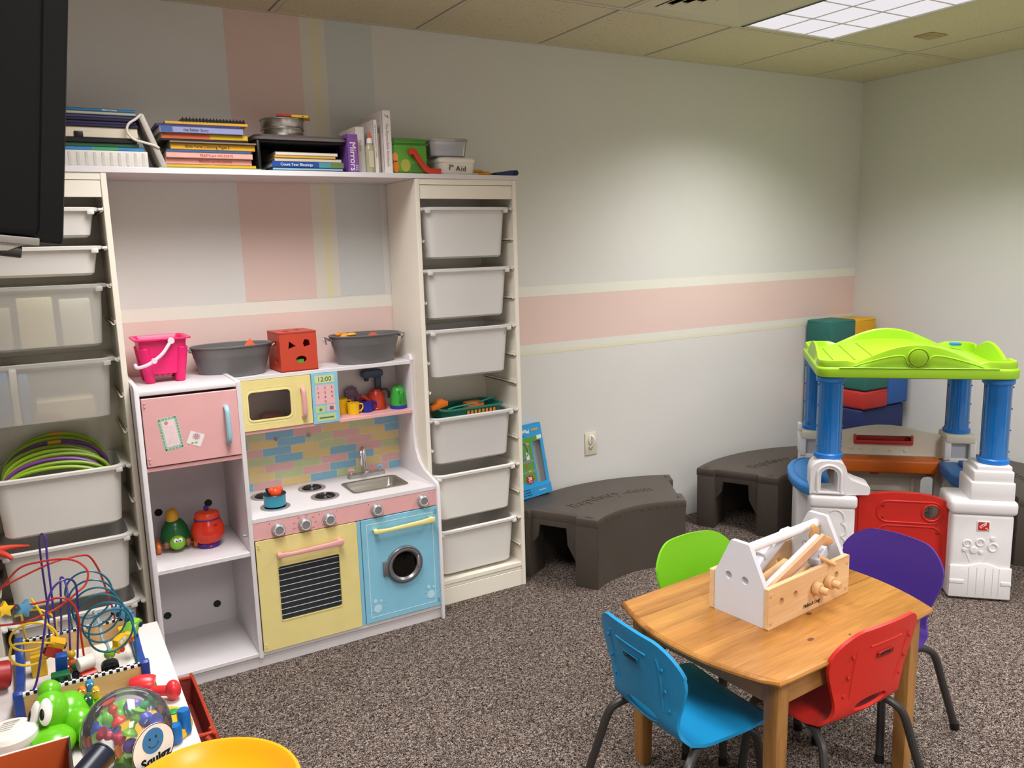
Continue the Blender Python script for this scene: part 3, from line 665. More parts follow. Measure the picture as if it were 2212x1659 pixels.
# scissors and a rolled blue thing at the right end
def sciss(x, y, z, rz, lb):
    t = thing('scissors', lb, 'scissors', (x, y, z), rz, None)
    part('handle', G().box(-.03, .01, -.008, .008, 0, .012, .004), pl('#e29a1c'), t, world=False)
    part('finger_loop', G().tube([(-.035+.012*math.cos(a), .006+.01*math.sin(a), .006) for a in [k*PI/4 for k in range(8)]], .0032, 6, closed=True, sub=2), pl('#e29a1c'), t, world=False)
    part('blade', G().box(.008, .055, -.004, .004, .004, .007), M_SILVER, t, world=False)
sciss(-2.72, -.265, SZ+.001, 12, 'lower yellow handled scissors at the right end of the shelf')
sciss(-2.745, -.24, SZ+.0135, 20, 'upper yellow handled scissors at the right end of the shelf')
t = thing('rolled_fabric', 'dark blue rolled strip with a curled end at the right end of the shelf', 'fabric', (-2.65, -.25, SZ))
g = G().prism([(-2.70, .0005), (-2.63, .0005), (-2.60, .001), (-2.59, .008), (-2.592, .018), (-2.602, .023), (-2.625, .022), (-2.66, .017), (-2.70, .012)], -.29, -.2, 'xz', .003, M=TR(0, 0, SZ))
part('roll', g, pl('#1c3a63', .6), t)
part('curled_end', G().cyl((-2.604, -.292, SZ+.012), (-2.604, -.198, SZ+.012), .0115), pl('#101c34', .6), t)
# ================================================================= PLAY KITCHEN
KX0, KX1, KF = -4.152, -3.070, -.395
kit = thing('play_kitchen', 'pastel wooden play kitchen with pink, yellow and blue doors between the storage frames', 'play kitchen', (-3.61, -.2, 0))
PINK, YEL, BLU = pl('#e3abab', .38), pl('#e6d68f', .4), pl('#86c3dc', .38)
def kp(n, g, m=M_LAM, **k): return part(n, g, m, kit, **k)
# side panels
prof = [(-.405, 0), (-.408, .05), (-.408, .565), (-.40, .580), (-.375, .588), (-.33, .598), (-.28, .612), (-.235, .640), (-.205, .690), (-.195, .74), (-.195, 1.05), (-.200, 1.062), (-.185, 1.083), (-.165, 1.086), (-.15, 1.080), (-.12, 1.066), (-.006, 1.062), (-.006, 0)]
kp('side_panel', G().prism(prof, KX1-.014, KX1, 'yz', .002))
kp('side_panel', G().prism([(-.398, 0), (-.402, .02), (-.402, 1.078), (-.396, 1.09), (-.38, 1.094), (-.006, 1.094), (-.006, 0)], KX0, KX0+.016, 'yz', .003))
kp('divider_panel', G().prism([(-.398, 0.04), (-.398, 1.074), (-.385, 1.078), (-.21, 1.078), (-.006, 1.078), (-.006, .04)], -3.826, -3.810, 'yz', .002))
IX0, IX1 = KX0+.016, -3.826
kp('back_panel', G().box(KX0+.01, KX1-.012, -.03, -.024, .04, 1.06), label=None)
def hole_disc(x, z, r=.0125): kp('back_hole', G().prism(circ(x, z, r, 20), -.0312, -.03, 'xz'), M_BLACK)
for x, z in ((-3.895, .554), (-3.897, .134), (-4.083, .132), (-4.077, .550)): hole_disc(x, z, .0145)
kp('base_board', G().box(KX0+.016, KX1-.014, -.385, -.378, 0, .045))
kp('bottom_board', G().box(IX0, KX1-.014, KF, -.03, .045, .059, .001, seg=1))
kp('shelf_board', G().box(IX0, IX1, KF, -.03, .436, .451, .001, seg=1))
kp('fridge_floor', G().box(IX0, IX1, KF, -.03, .800, .814, .001, seg=1), PINK)
kp('fridge_top', G().box(IX0, -3.812, KF+.002, -.012, 1.058, 1.074, .003))
# little pegs and screws on the divider
for z, y in ((.34, -.30), (.24, -.36), (.10, -.10), (.10, -.36), (.30, -.16), (.26, -.22)): kp('screw_cap', G().cyl((-3.826, y, z), (-3.8272, y, z), .003, n=10), M_SILVER)
kp('peg', G().cyl((-3.826, -.375, .51), (-3.842, -.375, .51), .004, .006, 12), M_SILVER)
kp('magnet_catch', G().cyl((-3.86, -.36, .80), (-3.86, -.36, .792), .004, n=12), M_SILVER)
# fridge door
fd = kp('fridge_door', G().box(IX0+.003, IX1-.001, KF-.006, KF+.006, .818, 1.050, .0015, seg=1), PINK)
for z in (.834, .845, 1.024, 1.035): part('hinge_stud', G().cyl((IX0+.012, KF-.006, z), (IX0+.012, KF-.009, z), .004, .003, 12), PINK, fd)
g = G().tube([(-3.868, KF-.006, .992), (-3.868, KF-.02, .99), (-3.868, KF-.03, .975), (-3.868, KF-.032, .93), (-3.868, KF-.03, .885), (-3.868, KF-.02, .872), (-3.868, KF-.006, .87)], .009, 10)
part('door_handle', g, pl('#9cc5d3', .35), fd, label='pale blue handle')
# note sticker and flower sticker
def diag(cx, cz, w, h, ang, y0, y1):
    a = math.radians(ang); c, s_ = math.cos(a), math.sin(a)
    return G().prism([(cx+c*x-s_*z, cz+s_*x+c*z) for x, z in ((-w, -h), (w, -h), (w, h), (-w, h))], y0, y1, 'xz')
YD = KF-.006
nx, nz, an = -4.052, .925, 8
part('note_border', diag(nx, nz, .031, .056, an, YD-.0004, YD), pl('#a9cfc0', .5), fd, label='wavy green and blue note sticker', smooth=False)
a = math.radians(an)
gy, gb = G(), G()
for i in range(22):
    for sgn in (-1, 1):
        px, pz = sgn*.027, -.052+.005*i
        q = (nx+math.cos(a)*px-math.sin(a)*pz, nz+math.sin(a)*px+math.cos(a)*pz)
        (gy if i % 2 else gb).prism(circ(q[0], q[1], .0036, 8), YD-.0006, YD-.0004, 'xz')
for i in range(10):
    for sgn in (-1, 1):
        px, pz = -.024+.0053*i, sgn*.052
        q = (nx+math.cos(a)*px-math.sin(a)*pz, nz+math.sin(a)*px+math.cos(a)*pz)
        (gy if i % 2 else gb).prism(circ(q[0], q[1], .0036, 8), YD-.0006, YD-.0004, 'xz')
part('border_print', gy, pl('#c9d98a', .5), fd); part('border_print', gb, pl('#82bccb', .5), fd)
part('note_paper', diag(nx, nz, .0205, .045, an, YD-.0009, YD-.0006), pl('#efd6d8', .5), fd, smooth=False)
gl_ = G()
for i in range(11):
    z = -.035+.006*i
    p0 = (nx+math.cos(a)*-.016-math.sin(a)*z, nz+math.sin(a)*-.016+math.cos(a)*z); p1 = (nx+math.cos(a)*.016-math.sin(a)*z, nz+math.sin(a)*.016+math.cos(a)*z)
    gl_.prism([(p0[0], p0[1]), (p1[0], p1[1]), (p1[0], p1[1]+.0006), (p0[0], p0[1]+.0006)], YD-.0011, YD-.0009, 'xz')
part('ruled_lines', gl_, pl('#cfb3bb', .5), fd, smooth=False)
part('note_magnet', G().prism(circ(nx-.011, nz+.037, .006, 16), YD-.0014, YD-.0009, 'xz'), pl('#c98f86', .5), fd)
part('flower_card', diag(-3.975, .895, .024, .022, -24, YD-.0007, YD), pl('#ece6e2', .5), fd, smooth=False)
for k in range(6):
    aa = k*PI/3+.3; part('petal', G().prism(circ(-3.972+.0085*math.cos(aa), .903+.0085*math.sin(aa), .0052, 12), YD-.001, YD-.0007, 'xz'), pl('#e3b4b6' if k % 2 else '#b9c4d4', .5), fd)
part('flower_centre', G().prism(circ(-3.972, .903, .0055, 14), YD-.0012, YD-.0007, 'xz'), pl('#d98f8a', .5), fd)
for dx in (-.008, .004): part('leaf', G().prism(circ(-3.978+dx, .882, .005, 12, .003), YD-.001, YD-.0007, 'xz'), pl('#8fae7c', .5), fd)

# upper shelf unit
UY = -.20
kp('upper_top_board', G().box(-3.812, KX1-.014, UY, -.012, 1.045, 1.060, .0015, seg=1))
kp('upper_shelf', G().box(-3.812, KX1-.014, UY, -.03, .838, .852, .0015, seg=1), PINK)
kp('oven_side', G().box(-3.404, -3.396, UY+.004, -.03, .852, 1.045))
# microwave door with window
MX0, MX1, MZ0, MZ1 = -3.785, -3.508, .853, 1.044
md = kp('microwave_door', G().frame(rr(MX0, MX1, MZ0, MZ1, .002, 1), [rr(-3.748, -3.590, .892, .998, .016)], UY-.006, UY+.006), YEL)
part('window_bezel', G().frame(rr(-3.754, -3.584, .886, 1.004, .02), [rr(-3.749, -3.589, .891, .999, .016)], UY-.008, UY-.005), pl('#ecdf9e', .4), md)
part('window_pane', G().box(-3.75, -3.588, UY-.001, UY+.001, .89, 1.0), thin_mat('smoked_pane', '#6a5c58', .05, (.93, .89, .87), .08, 1.25), md, label='smoked clear window')
part('line_print', G().frame(rr(-3.764, -3.574, .876, 1.014, .02), [rr(-3.7625, -3.5755, .8775, 1.0125, .019)], UY-.0066, UY-.006), pl('#efe6b4', .5), md)
g = G().tube([(-3.543, UY-.006, .995), (-3.543, UY-.018, .993), (-3.543, UY-.026, .98), (-3.543, UY-.028, .94), (-3.543, UY-.026, .90), (-3.543, UY-.018, .887), (-3.543, UY-.006, .885)], .009, 10)
part('door_handle', g, pl('#e0a5a4', .35), md, label='pink handle')
hole_disc(-3.57, 1.0, .012)
# control panel
cp = kp('control_panel', G().box(-3.505, -3.400, UY-.006, UY+.004, .846, 1.044, .001, seg=1), BLU)
part('clock_field', G().box(-3.492, -3.415, UY-.0066, UY-.006, 1.006, 1.036), pl('#c8d793', .5), cp, smooth=False)
part('keypad_field', G().box(-3.492, -3.415, UY-.0066, UY-.006, .922, .999), pl('#e6b3b4', .5), cp, smooth=False)
part('star_field', G().box(-3.494, -3.457, UY-.0066, UY-.006, .889, .916), pl('#b9d18d', .5), cp, smooth=False)
part('stop_field', G().box(-3.450, -3.413, UY-.0066, UY-.006, .892, .918), pl('#e6b3b4', .5), cp, smooth=False)
part('start_field', G().box(-3.492, -3.414, UY-.0066, UY-.006, .855, .882), pl('#b9d18d', .5), cp, smooth=False)
MG = pl('#5c6b57', .5)
text('12:00', .026, TR(-3.4535, UY-.0072, 1.021) @ FRONT, MG, cp)
for i, ch in enumerate('123456789'):
    text(ch, .014, TR(-3.481+.0275*(i % 3), UY-.0072, .987-.0185*(i//3)) @ FRONT, pl('#8a6a68', .5), cp, name='keypad_digit')
text('0', .014, TR(-3.4535, UY-.0072, .9315) @ FRONT, pl('#8a6a68', .5), cp, name='keypad_digit')
part('star_symbol', G().prism([(-3.4755+(.0085 if k % 2 == 0 else .0035)*math.sin(k*PI/5), .902+(.0085 if k % 2 == 0 else .0035)*math.cos(k*PI/5)) for k in range(10)], UY-.0074, UY-.0066, 'xz'), MG, cp, smooth=False)
part('square_symbol', G().box(-3.4385, -3.4235, UY-.0074, UY-.0066, .898, .912), pl('#6f6a6a', .5), cp, smooth=False)
part('bar_symbol', G().box(-3.482, -3.424, UY-.0074, UY-.0066, .866, .871), MG, cp, smooth=False)

# tiled splash back: every printed tile its own thin piece
sp = kp('splash_back', G().box(-3.810, KX1-.014, -.0305, -.030, .57, .838), pl('#e9e0da', .45))
TC = {'p': pl('#e2b4b0', .4), 'b': pl('#86bdd6', .4), 'y': pl('#e3cc8e', .4), 'g': pl('#c2cf9d', .4)}
rows = ['bpgpbyp', 'ygbpygb', 'bybgpyb', 'gpbygpyb', 'pgbybpgp', 'bypgpbyb', 'pygpbypg', 'bpybgpbp']
rh = .0335; tl = .116
for r in range(8):
    z1 = .838-.003-rh*r; z0_ = z1-rh+.003
    off = [-.02, -.075, -.03, -.09, -.045, -.085, -.05, -.02][r]
    x = -3.812+off; i = 0
    while x < KX1-.014:
        a, b = max(x, -3.810), min(x+tl-.003, KX1-.015)
        if b-a > .006:
            part('tile', G().box(a, b, -.0318, -.0305, max(z0_, .571), z1, .0004, seg=1), TC[rows[r][i % len(rows[r])]], sp, smooth=False)
        x += tl; i += 1
for x in (-3.613, -3.481):
    kp('hook', G().cyl((x, -.031, .768), (x, -.036, .768), .009, n=16).tube([(x, -.034, .768), (x, -.048, .764), (x, -.053, .769), (x, -.054, .775)], .0035, 8), M_SILVER)
kp('phone_holder', G().box(-3.8100, -3.803, -.37, -.352, .70, .76, .002), M_SILVER)

# counter with sink opening
SK = (-3.388, -3.172, -.305, -.158)
ct = kp('counter_top', G().frame(rr(-3.810, KX1-.014, -.398, -.03, .002, 1), [rr(SK[0], SK[1], SK[2], SK[3], .02)], .556, .570, 'xy'))
o = lambda d, z: ring3(rr(SK[0]+d, SK[1]-d, SK[2]+d, SK[3]-d, .022), z)
M_SS = mat('sink_steel', '#b7b4ac', .3, metal=.9)
sk = kp('sink', G().rings([o(-.011, .5705), o(-.0115, .573), o(-.002, .5735), o(.002, .571), o(.008, .54), o(.016, .531), o(.022, .530)], cap0=False), M_SS)
part('drain', G().lathe([(.016, 0), (.014, .0015), (.006, .001)], (-3.26, -.235, .5302), 20), pl('#3a3835', .3), sk)
# tap
tp = kp('tap_base', G().rings([ring3(rr(-3.345, -3.180, -.108, -.068, .012), .570), ring3(rr(-3.343, -3.182, -.106, -.070, .012), .583), ring3(rr(-3.338, -3.187, -.101, -.075, .01), .586)]), mat('tap_grey', '#a9a7a6', .3, metal=.6))
g = G().tube([(-3.262, -.088, .585), (-3.265, -.088, .63), (-3.268, -.092, .675), (-3.276, -.105, .700), (-3.290, -.13, .704), (-3.303, -.152, .690), (-3.309, -.162, .66), (-3.310, -.165, .64)], .0075, 12)
part('spout', g, M_CHROME, tp); part('spout_collar', G().lathe([(.014, 0), (.013, .008), (.009, .012)], (-3.262, -.088, .586), 20), M_CHROME, tp)
for x, c in ((-3.328, '#e0a7a6'), (-3.200, '#8fb9d2')):
    g = G().ell((x, -.088, .604), (.008, .008, .008), 12).cyl((x, -.088, .586), (x, -.088, .602), .005, n=12)
    for k in range(4):
        aa = k*PI/2+.5; g.ell((x+.012*math.cos(aa), -.088+.012*math.sin(aa), .605), (.0055, .0055, .0045), 10)
    part('tap_handle', g, pl(c, .4), tp)
# burners
for i, (x, y) in enumerate(((-3.70, -.292), (-3.512, -.135), (-3.502, -.275), (-3.70, -.135))):
    b = kp('burner', G().lathe([(.055, 0), (.055, .003), (.050, .005), (.042, .0045), (.038, .002)], (x, y, .5702), 36), M_SILVER)
    part('burner_plate', G().lathe([(.040, .002), (.040, .0035), (.001, .0035)], (x, y, .5702), 30), pl('#161617', .35), b)
    g = G()
    for r in (.011, .0185, .026, .0335):
        g.tube([(x+r*math.cos(t_), y+r*math.sin(t_), .5755) for t_ in [k*2*PI/20 for k in range(20)]], .0026, 6, closed=True, sub=1)
    part('coil', g, pl('#0f0f10', .3), b)
# fascia and knobs
fa = kp('control_fascia', G().box(-3.810, KX1-.014, KF-.002, KF+.010, .489, .5555, .001, seg=1), PINK)
FY = KF-.002
for i, x in enumerate((-3.721, -3.623, -3.530, -3.340, -3.145)):
    z = .518+.0008*i
    kb = kp('knob', G().cyl((x, FY, z), (x, FY-.018, z), .0255, .022, 30, bev=.003), M_SILVER)
    part('knob_ring', G().lathe([(.0185, 0), (.0185, .003), (.015, .003), (.015, 0)], (0, 0, 0), 26, M=TR(x, FY-.0178, z) @ rot('X', 90), caps=False), mat('knob_ring', '#cdd3d8' if i else '#c8c8cc', .4), kb)
    part('knob_face', G().cyl((x, FY-.0178, z), (x, FY-.0195, z), .0145, n=24), mat('knob_face', '#8c8888', .5, metal=.3), kb)
    part('pointer', G().box(x-.021, x-.016, FY-.0185, FY-.016, z+.001, z+.003), M_WHT, kb, smooth=False)
for x, z in ((-3.751, .545), (-3.70, .497), (-3.566, .545), (-3.500, .545), (-3.50, .497), (-3.556, .503), (-3.372, .545), (-3.116, .545)):
    part('mark_print', G().prism(circ(x, z, .0022, 10), FY-.0006, FY, 'xz'), pl('#8e5a5e', .5), fa)
    part('mark_ring', G().frame(circ(x, z, .0055, 16, .0035), [circ(x, z, .0046, 16, .0027)], FY-.0005, FY), pl('#f0d3d2', .5), fa)
for k in range(7):
    aa = math.radians(200-40*k); xx, zz = -3.623+.042*math.cos(aa), .519+.031*math.sin(aa)
    text(['OFF', '150', '200', '250', '300', '350', '400'][k], .006, TR(xx, FY-.0006, zz) @ FRONT, pl('#c77f86', .5), fa, name='dial_number')
# oven door
OX0, OX1, OZ0, OZ1 = -3.807, -3.426, .060, .486
WN = (-3.733, -3.502, .166, .376)
od = kp('oven_door', G().frame(rr(OX0, OX1, OZ0, OZ1, .002, 1), [rr(*WN[:2], WN[2], WN[3], .008)], KF-.006, KF+.006), YEL)
part('window_bezel', G().frame(rr(WN[0]-.003, WN[1]+.003, WN[2]-.003, WN[3]+.003, .009), [rr(WN[0], WN[1], WN[2], WN[3], .008)], KF-.0075, KF-.005), pl('#d8cb86', .4), od)
part('window_pane', G().box(WN[0], WN[1], KF-.001, KF+.001, WN[2], WN[3]), thin_mat('oven_pane', '#4a4f54', .30, (.66, .69, .72), .08, 1.3), od, label='dark oven window')
for k in range(9):
    z = WN[2]+.018+.0225*k; part('rack_line', G().box(WN[0]+.001, WN[1]-.001, KF-.0022, KF-.001, z, z+.0022), pl('#c9cdd0', .4), od, smooth=False)
hole_disc(-3.60, .262, .0145)
for z in (.078, .088, .462, .472): part('hinge_stud', G().cyl((OX0+.010, KF-.006, z), (OX0+.010, KF-.009, z), .0035, .003, 12), YEL, od)
def bar_handle(x0, x1, z, m, par):
    g = G().prism([(x0, z-.012), (x0+.006, z-.018), (x1-.006, z-.018), (x1, z-.012), (x1, z+.004), (x1-.03, z+.004), (x1-.055, z+.001), (x0+.055, z-.004), (x0+.03, z-.001), (x0, z-.001)], KF-.034, KF-.022, 'xz', .004)
    g.box(x0+.004, x0+.02, KF-.024, KF-.006, z-.012, z-.002, .002).box(x1-.02, x1-.004, KF-.024, KF-.006, z-.012, z+.002, .002)
    part('door_handle', g, m, par)
bar_handle(-3.738, -3.486, .434, pl('#e0a0a2', .35), od)
# washer
kp('divider_strip', G().box(-3.424, -3.410, KF-.002, KF+.006, .060, .486), BLU)
wd = kp('washer_door', G().box(-3.408, KX1-.0145, KF-.006, KF+.006, .062, .486, .001, seg=1), BLU)
bar_handle(-3.366, -3.106, .447, pl('#e7d992', .38), wd)
WX0, WX1 = -3.408, KX1-.0145
part('line_print', G().frame(rr(WX0+.020, WX1-.022, .082, .466, .002, 1), [rr(WX0+.0225, WX1-.0245, .0845, .4635, .002, 1)], KF-.0066, KF-.006), pl('#c9e2ec', .5), wd, smooth=False)
for x in (WX1-.010,):
    for z in (.084, .094, .462, .472): part('hinge_stud', G().cyl((x, KF-.006, z), (x, KF-.009, z), .0035, .003, 12), pl('#5a93ad', .4), wd)
px, pz = -3.238, .274
MR = mat('porthole_grey', '#7f8084', .35, metal=.5)
M_P = TR(px, KF-.006, pz) @ rot('X', 90)
ph_ = part('porthole_ring', G().lathe([(.078, 0), (.078, .004), (.072, .013), (.068, .015), (.060, .014), (.053, .006), (.053, 0)], (0, 0, 0), 40, M=M_P, caps=False), MR, wd)
part('porthole_groove', G().lathe([(.0735, .0105), (.0725, .0145), (.0695, .0145)], (0, 0, 0), 40, M=M_P, caps=False), mat('porthole_dark', '#55565a', .4, metal=.5), wd)
part('porthole_glass', G().lathe([(.0535, .002), (.03, .004), (.001, .005)], (0, 0, 0), 32, M=M_P), mat('black_glass', '#050506', .08), wd)
part('porthole_hinge', G().box(px-.092, px-.066, KF-.016, KF-.006, pz-.030, pz+.030, .003), MR, wd)
part('porthole_grip', G().ell((px+.056, KF-.021, pz+.004), (.006, .004, .026), 12), M_SILVER, wd)
for bx, bz in ((-3.358, .115), (-3.128, .118)):
    for dx, dz, r in ((0, 0, .0165), (-.009, .034, .0075), (.014, .030, .005)):
        part('bubble_print', G().prism(circ(bx+dx, bz+dz, r, 20), -KF*0+KF-.0068, KF-.006, 'xz'), pl('#bcdcea', .4), wd)
    for dx, dz, r in ((-.026, .004, .012), (.024, .012, .012)):
        part('bubble_ring', G().frame(circ(bx+dx, bz+dz, r, 18), [circ(bx+dx, bz+dz, r-.0012, 18)], KF-.0066, KF-.006), pl('#a3d0e2', .4), wd)

# ---- things on and in the kitchen
# pink castle bucket with white handle
bk = thing('sand_bucket', 'hot pink castle shaped sand bucket with a white handle', 'bucket', (-4.028, -.15, 1.075))
M_PK = mat('hot_pink', '#ee1f74', .35, trans=.12, var=.05)
def sq(cx, cy, hw, r, z, n=6): return [(cx+p[0], cy+p[1], z) for p in rr(-hw, hw, -hw, hw, r, n)]
bx, by = -4.028, -.165
g = G().rings([sq(bx, by, .063, .014, 1.105), sq(bx, by, .0785, .016, 1.222), sq(bx, by, .078, .016, 1.224), sq(bx, by, .093, .02, 1.226), sq(bx, by, .093, .02, 1.231), sq(bx, by, .080, .016, 1.231), sq(bx, by, .074, .015, 1.222), sq(bx, by, .056, .013, 1.109)])
part('body', g, M_PK, bk)
for sx in (-1, 1):
    for sy in (-1, 1):
        part('tower', G().cyl((bx+sx*.049, by+sy*.049, 1.076), (bx+sx*.062, by+sy*.062, 1.200), .0175, .0205, 16, bev=.003), M_PK, bk)
for sx in (-1, 0, 1):
    part('battlement', G().box(bx+sx*.018-.005, bx+sx*.018+.005, by-.060, by-.052, 1.097, 1.108, .001, seg=1), M_PK, bk)
M_HW = pl('#ded4e0', .35)
hp = [(-4.122, -.235, 1.145), (-4.118, -.262, 1.138), (-4.09, -.272, 1.145), (-4.065, -.268, 1.158), (-4.035, -.262, 1.18), (-4.015, -.258, 1.205), (-4.003, -.252, 1.222)]
part('handle', G().tube(hp, .006, 10), M_HW, bk, label='white handle')
part('handle_pivot', G().cyl((-4.003, -.260, 1.222), (-4.003, -.246, 1.222), .011), M_HW, bk)
part('handle_grip', G().cyl((-4.065, -.278, 1.158), (-4.065, -.262, 1.158), .009), M_HW, bk)
# oval tubs
M_TUB = mat('grey_tub', '#6d6b6c', .35, var=.04)
def tub(cx, cy, lb, rz):
    t = thing('oval_tub', lb, 'tub', (cx, cy, 1.0605), rz)
    N = 40
    def el(a, b, z): return [(a*math.cos(2*PI*i/N), b*math.sin(2*PI*i/N), z) for i in range(N)]
    part('body', G().rings([el(.108, .058, 0), el(.118, .066, .001), el(.121, .069, .012), el(.136, .080, .070), el(.1375, .0815, .073), el(.139, .083, .078), el(.146, .089, .110), el(.150, .093, .112), el(.151, .094, .116), el(.149, .092, .118), el(.145, .088, .116), el(.117, .066, .008), el(.11, .06, .005)]), M_TUB, t, world=False)
    for s in (-1, 1):
        part('handle', G().tube([(s*.148, -.018, .104), (s*.166, -.017, .110), (s*.168, -.010, .096), (s*.162, 0, .085), (s*.168, .010, .096), (s*.166, .017, .110), (s*.148, .018, .104)], .0024, 6), mat('wire', '#9a989a', .3, metal=.9), t, world=False)
        part('handle_plate', G().box(s*.148-.004, s*.148+.004, -.02, .02, .097, .107, .002), M_TUB, t, world=False)
    return t
tub(-3.775, -.118, 'grey oval tub next to the pink bucket, orange piece inside', 0)
tub(-3.245, -.118, 'grey oval tub at the right end of the kitchen top, with orange pieces', 0)
g = G().prism([(-.042, 0), (.042, -.004), (.004, .052)], -.005, .005, 'xz', .002, M=TR(-3.71, -.14, 1.147) @ rot('X', -25) @ rot('Z', 10))
g.prism([(-.034, .004), (.034, 0), (.004, .044)], -.012, -.004, 'xz', .001, M=TR(-3.71, -.14, 1.147) @ rot('X', -25) @ rot('Z', 10))
single('toy_triangle', g, pl('#dd5a2c'), 'orange red triangular piece sticking up from the left grey tub', 'toy')
t = thing('toy_duck', 'orange yellow toy leaning over the rim of the right grey tub', 'toy', (-3.33, -.13, 1.13))
part('body', G().ell((-3.335, -.13, 1.165), (.032, .022, .022), 16), pl('#e59a22'), t)
part('wing', G().ell((-3.31, -.145, 1.180), (.022, .012, .008), 12, M=None), pl('#e8a83a'), t)
part('beak', G().ell((-3.362, -.135, 1.183), (.014, .01, .009), 12), pl('#e08a1a'), t)
single('toy_ball', G().ell((-3.205, -.11, 1.155), .024, 16), pl('#d9502e'), 'red orange ball in the right grey tub', 'ball')
# red shape sorting cube
t = thing('shape_sorter', 'red wooden shape sorting cube with cut out holes', 'shape sorter', (-3.545, -.12, 1.0605), 3)
MRD = pl('#c4432b', .42); h = .073
L3 = [(-.035, .045), (-.010, .047), (-.036, .078)]; 
front = [[(-.040, .088), (-.036, .118), (-.010, .098)], [(.022, .092), (.046, .098), (.042, .118), (.026, .122), (.018, .108)], circ(.008, .045, .021, 20, .014)]
o = rr(-h, h, .0, .146, .002, 1)
part('panel', G().frame(o, front, -h, -h+.006, 'xz'), MRD, t, world=False, label='front panel with triangle, pentagon and oval holes')
part('panel', G().box(-h, h, h-.006, h, 0, .146), MRD, t, world=False)
sidef = [rr(-.03, -.012, .09, .118, .002, 1), circ(-.022, .04, .011, 14)]
part('panel', G().frame(rr(-h+.006, h-.006, 0, .146, .002, 1), sidef, -h, -h+.006, 'yz'), MRD, t, world=False)
part('panel', G().box(h-.006, h, -h+.006, h-.006, 0, .146), MRD, t, world=False)
part('panel', G().box(-h, h, -h, h, 0, .005), MRD, t, world=False)
part('lid', G().frame(rr(-h-.001, h+.001, -h-.001, h+.001, .003, 2), [circ(-.03, -.02, .014, 16), circ(.028, .02, .014, 6)], .1465, .152, 'xy'), pl('#b53c26', .45), t, world=False)
single('toy_block', G().prism(circ(-3.535, 0, .014, 6), 0, .001, 'xy').box(-3.553, -3.518, -.172, -.142, 1.0657, 1.108, .002), pl('#4fae3c'), 'green block inside the red shape sorter', 'block') if False else single('toy_block', G().box(-3.555, -3.520, -.182, -.150, 1.0660, 1.105, .002), pl('#4fae3c'), 'green block seen through the oval hole of the red cube', 'block')
# sausage in the microwave
t = thing('toy_sausage', 'brown toy sausage roll inside the microwave', 'toy food', (-3.63, -.07, .8525))
part('roll', G().tube([(-3.675, -.075, .874), (-3.64, -.070, .876), (-3.59, -.065, .874)], lambda u: .019*(1-.35*abs(2*u-1)**3), 14), pl('#b3664a', .4), t)
part('end_piece', G().ell((-3.583, -.065, .874), (.008, .013, .013), 12), pl('#a75a3c', .4), t)
# cups, kettles and mixer on the pink shelf
def mug(x, y, z, r, h, col, lb, hd=1):
    t = thing('toy_cup', lb, 'cup', (x, y, z))
    part('body', G().lathe([(r*.86, 0), (r*.9, .003), (r, h*.9), (r*1.02, h), (r*.95, h), (r*.85, .006), (.001, .005)], (x, y, z), 26), pl(col, .35), t)
    part('handle', G().tube([(x+hd*r*.93, y, z+h*.82), (x+hd*(r+.013), y, z+h*.8), (x+hd*(r+.016), y, z+h*.5), (x+hd*(r+.008), y, z+h*.25), (x+hd*r*.9, y, z+h*.2)], .0033, 8), pl(col, .35), t)
mug(-3.318, -.135, .8525, .0255, .047, '#f0c316', 'short bright yellow toy cup on the pink shelf', 1)
mug(-3.352, -.09, .8525, .026, .062, '#e8ba18', 'taller yellow toy cup partly hidden behind the control panel', 1)
mug(-3.255, -.125, .8525, .0245, .047, '#1d2a9c', 'dark blue toy cup between the yellow cup and the red kettle', 1)
t = thing('toy_kettle', 'red toy kettle with a spout and black handle on the pink shelf', 'kettle', (-3.198, -.09, .8525))
x, y, z = -3.198, -.085, .8525
part('body', G().lathe([(.04, 0), (.042, .004), (.039, .03), (.034, .06), (.026, .075), (.02, .078)], (x, y, z), 28), pl('#c03a22', .3), t)
part('foot_ring', G().lathe([(.043, 0), (.044, .006), (.042, .009)], (x, y, z+.0), 28), pl('#a83220', .35), t)
part('lid', G().lathe([(.024, .076), (.02, .083), (.006, .087)], (x, y, z), 24), pl('#a02f1c', .35), t)
part('spout', G().tube([(x-.028, y-.02, z+.028), (x-.05, y-.03, z+.045), (x-.072, y-.038, z+.068)], lambda u: .012-.004*u, 12), pl('#b53620', .35), t)
part('handle', G().tube([(x+.018, y-.012, z+.078), (x+.032, y-.02, z+.084), (x+.047, y-.026, z+.07), (x+.046, y-.026, z+.045)], .005, 8), pl('#2c1b22', .4), t)
t = thing('toy_kettle', 'green toy kettle with a blue base at the right end of the pink shelf', 'kettle', (-3.118, -.13, .8525))
x, y, z = -3.117, -.13, .8525
part('base', G().lathe([(.034, 0), (.036, .004), (.035, .013), (.033, .015)], (x, y, z), 28), pl('#22379c', .35), t)
part('body', G().lathe([(.033, .0145), (.0335, .03), (.03, .065), (.026, .084), (.02, .090), (.008, .093)], (x, y, z), 28), pl('#3aa83e', .35), t)
part('handle', G().tube([(x-.006, y-.027, z+.075), (x-.006, y-.042, z+.072), (x-.006, y-.044, z+.05), (x-.006, y-.038, z+.032), (x-.006, y-.030, z+.03)], .0045, 8), pl('#319a37', .35), t)
part('spout', G().box(x-.006, x+.012, y-.02, y+.012, z+.088, z+.098, .003), pl('#2f8f35', .35), t)
part('rib', G().box(x+.012, x+.016, y-.034, y-.028, z+.022, z+.07, .001), pl('#2f8f35', .35), t)
t = thing('toy_mixer', 'dark grey blue toy stand mixer head behind the red kettle', 'mixer', (-3.17, -.06, .8525))
MX = pl('#3f5268', .4)
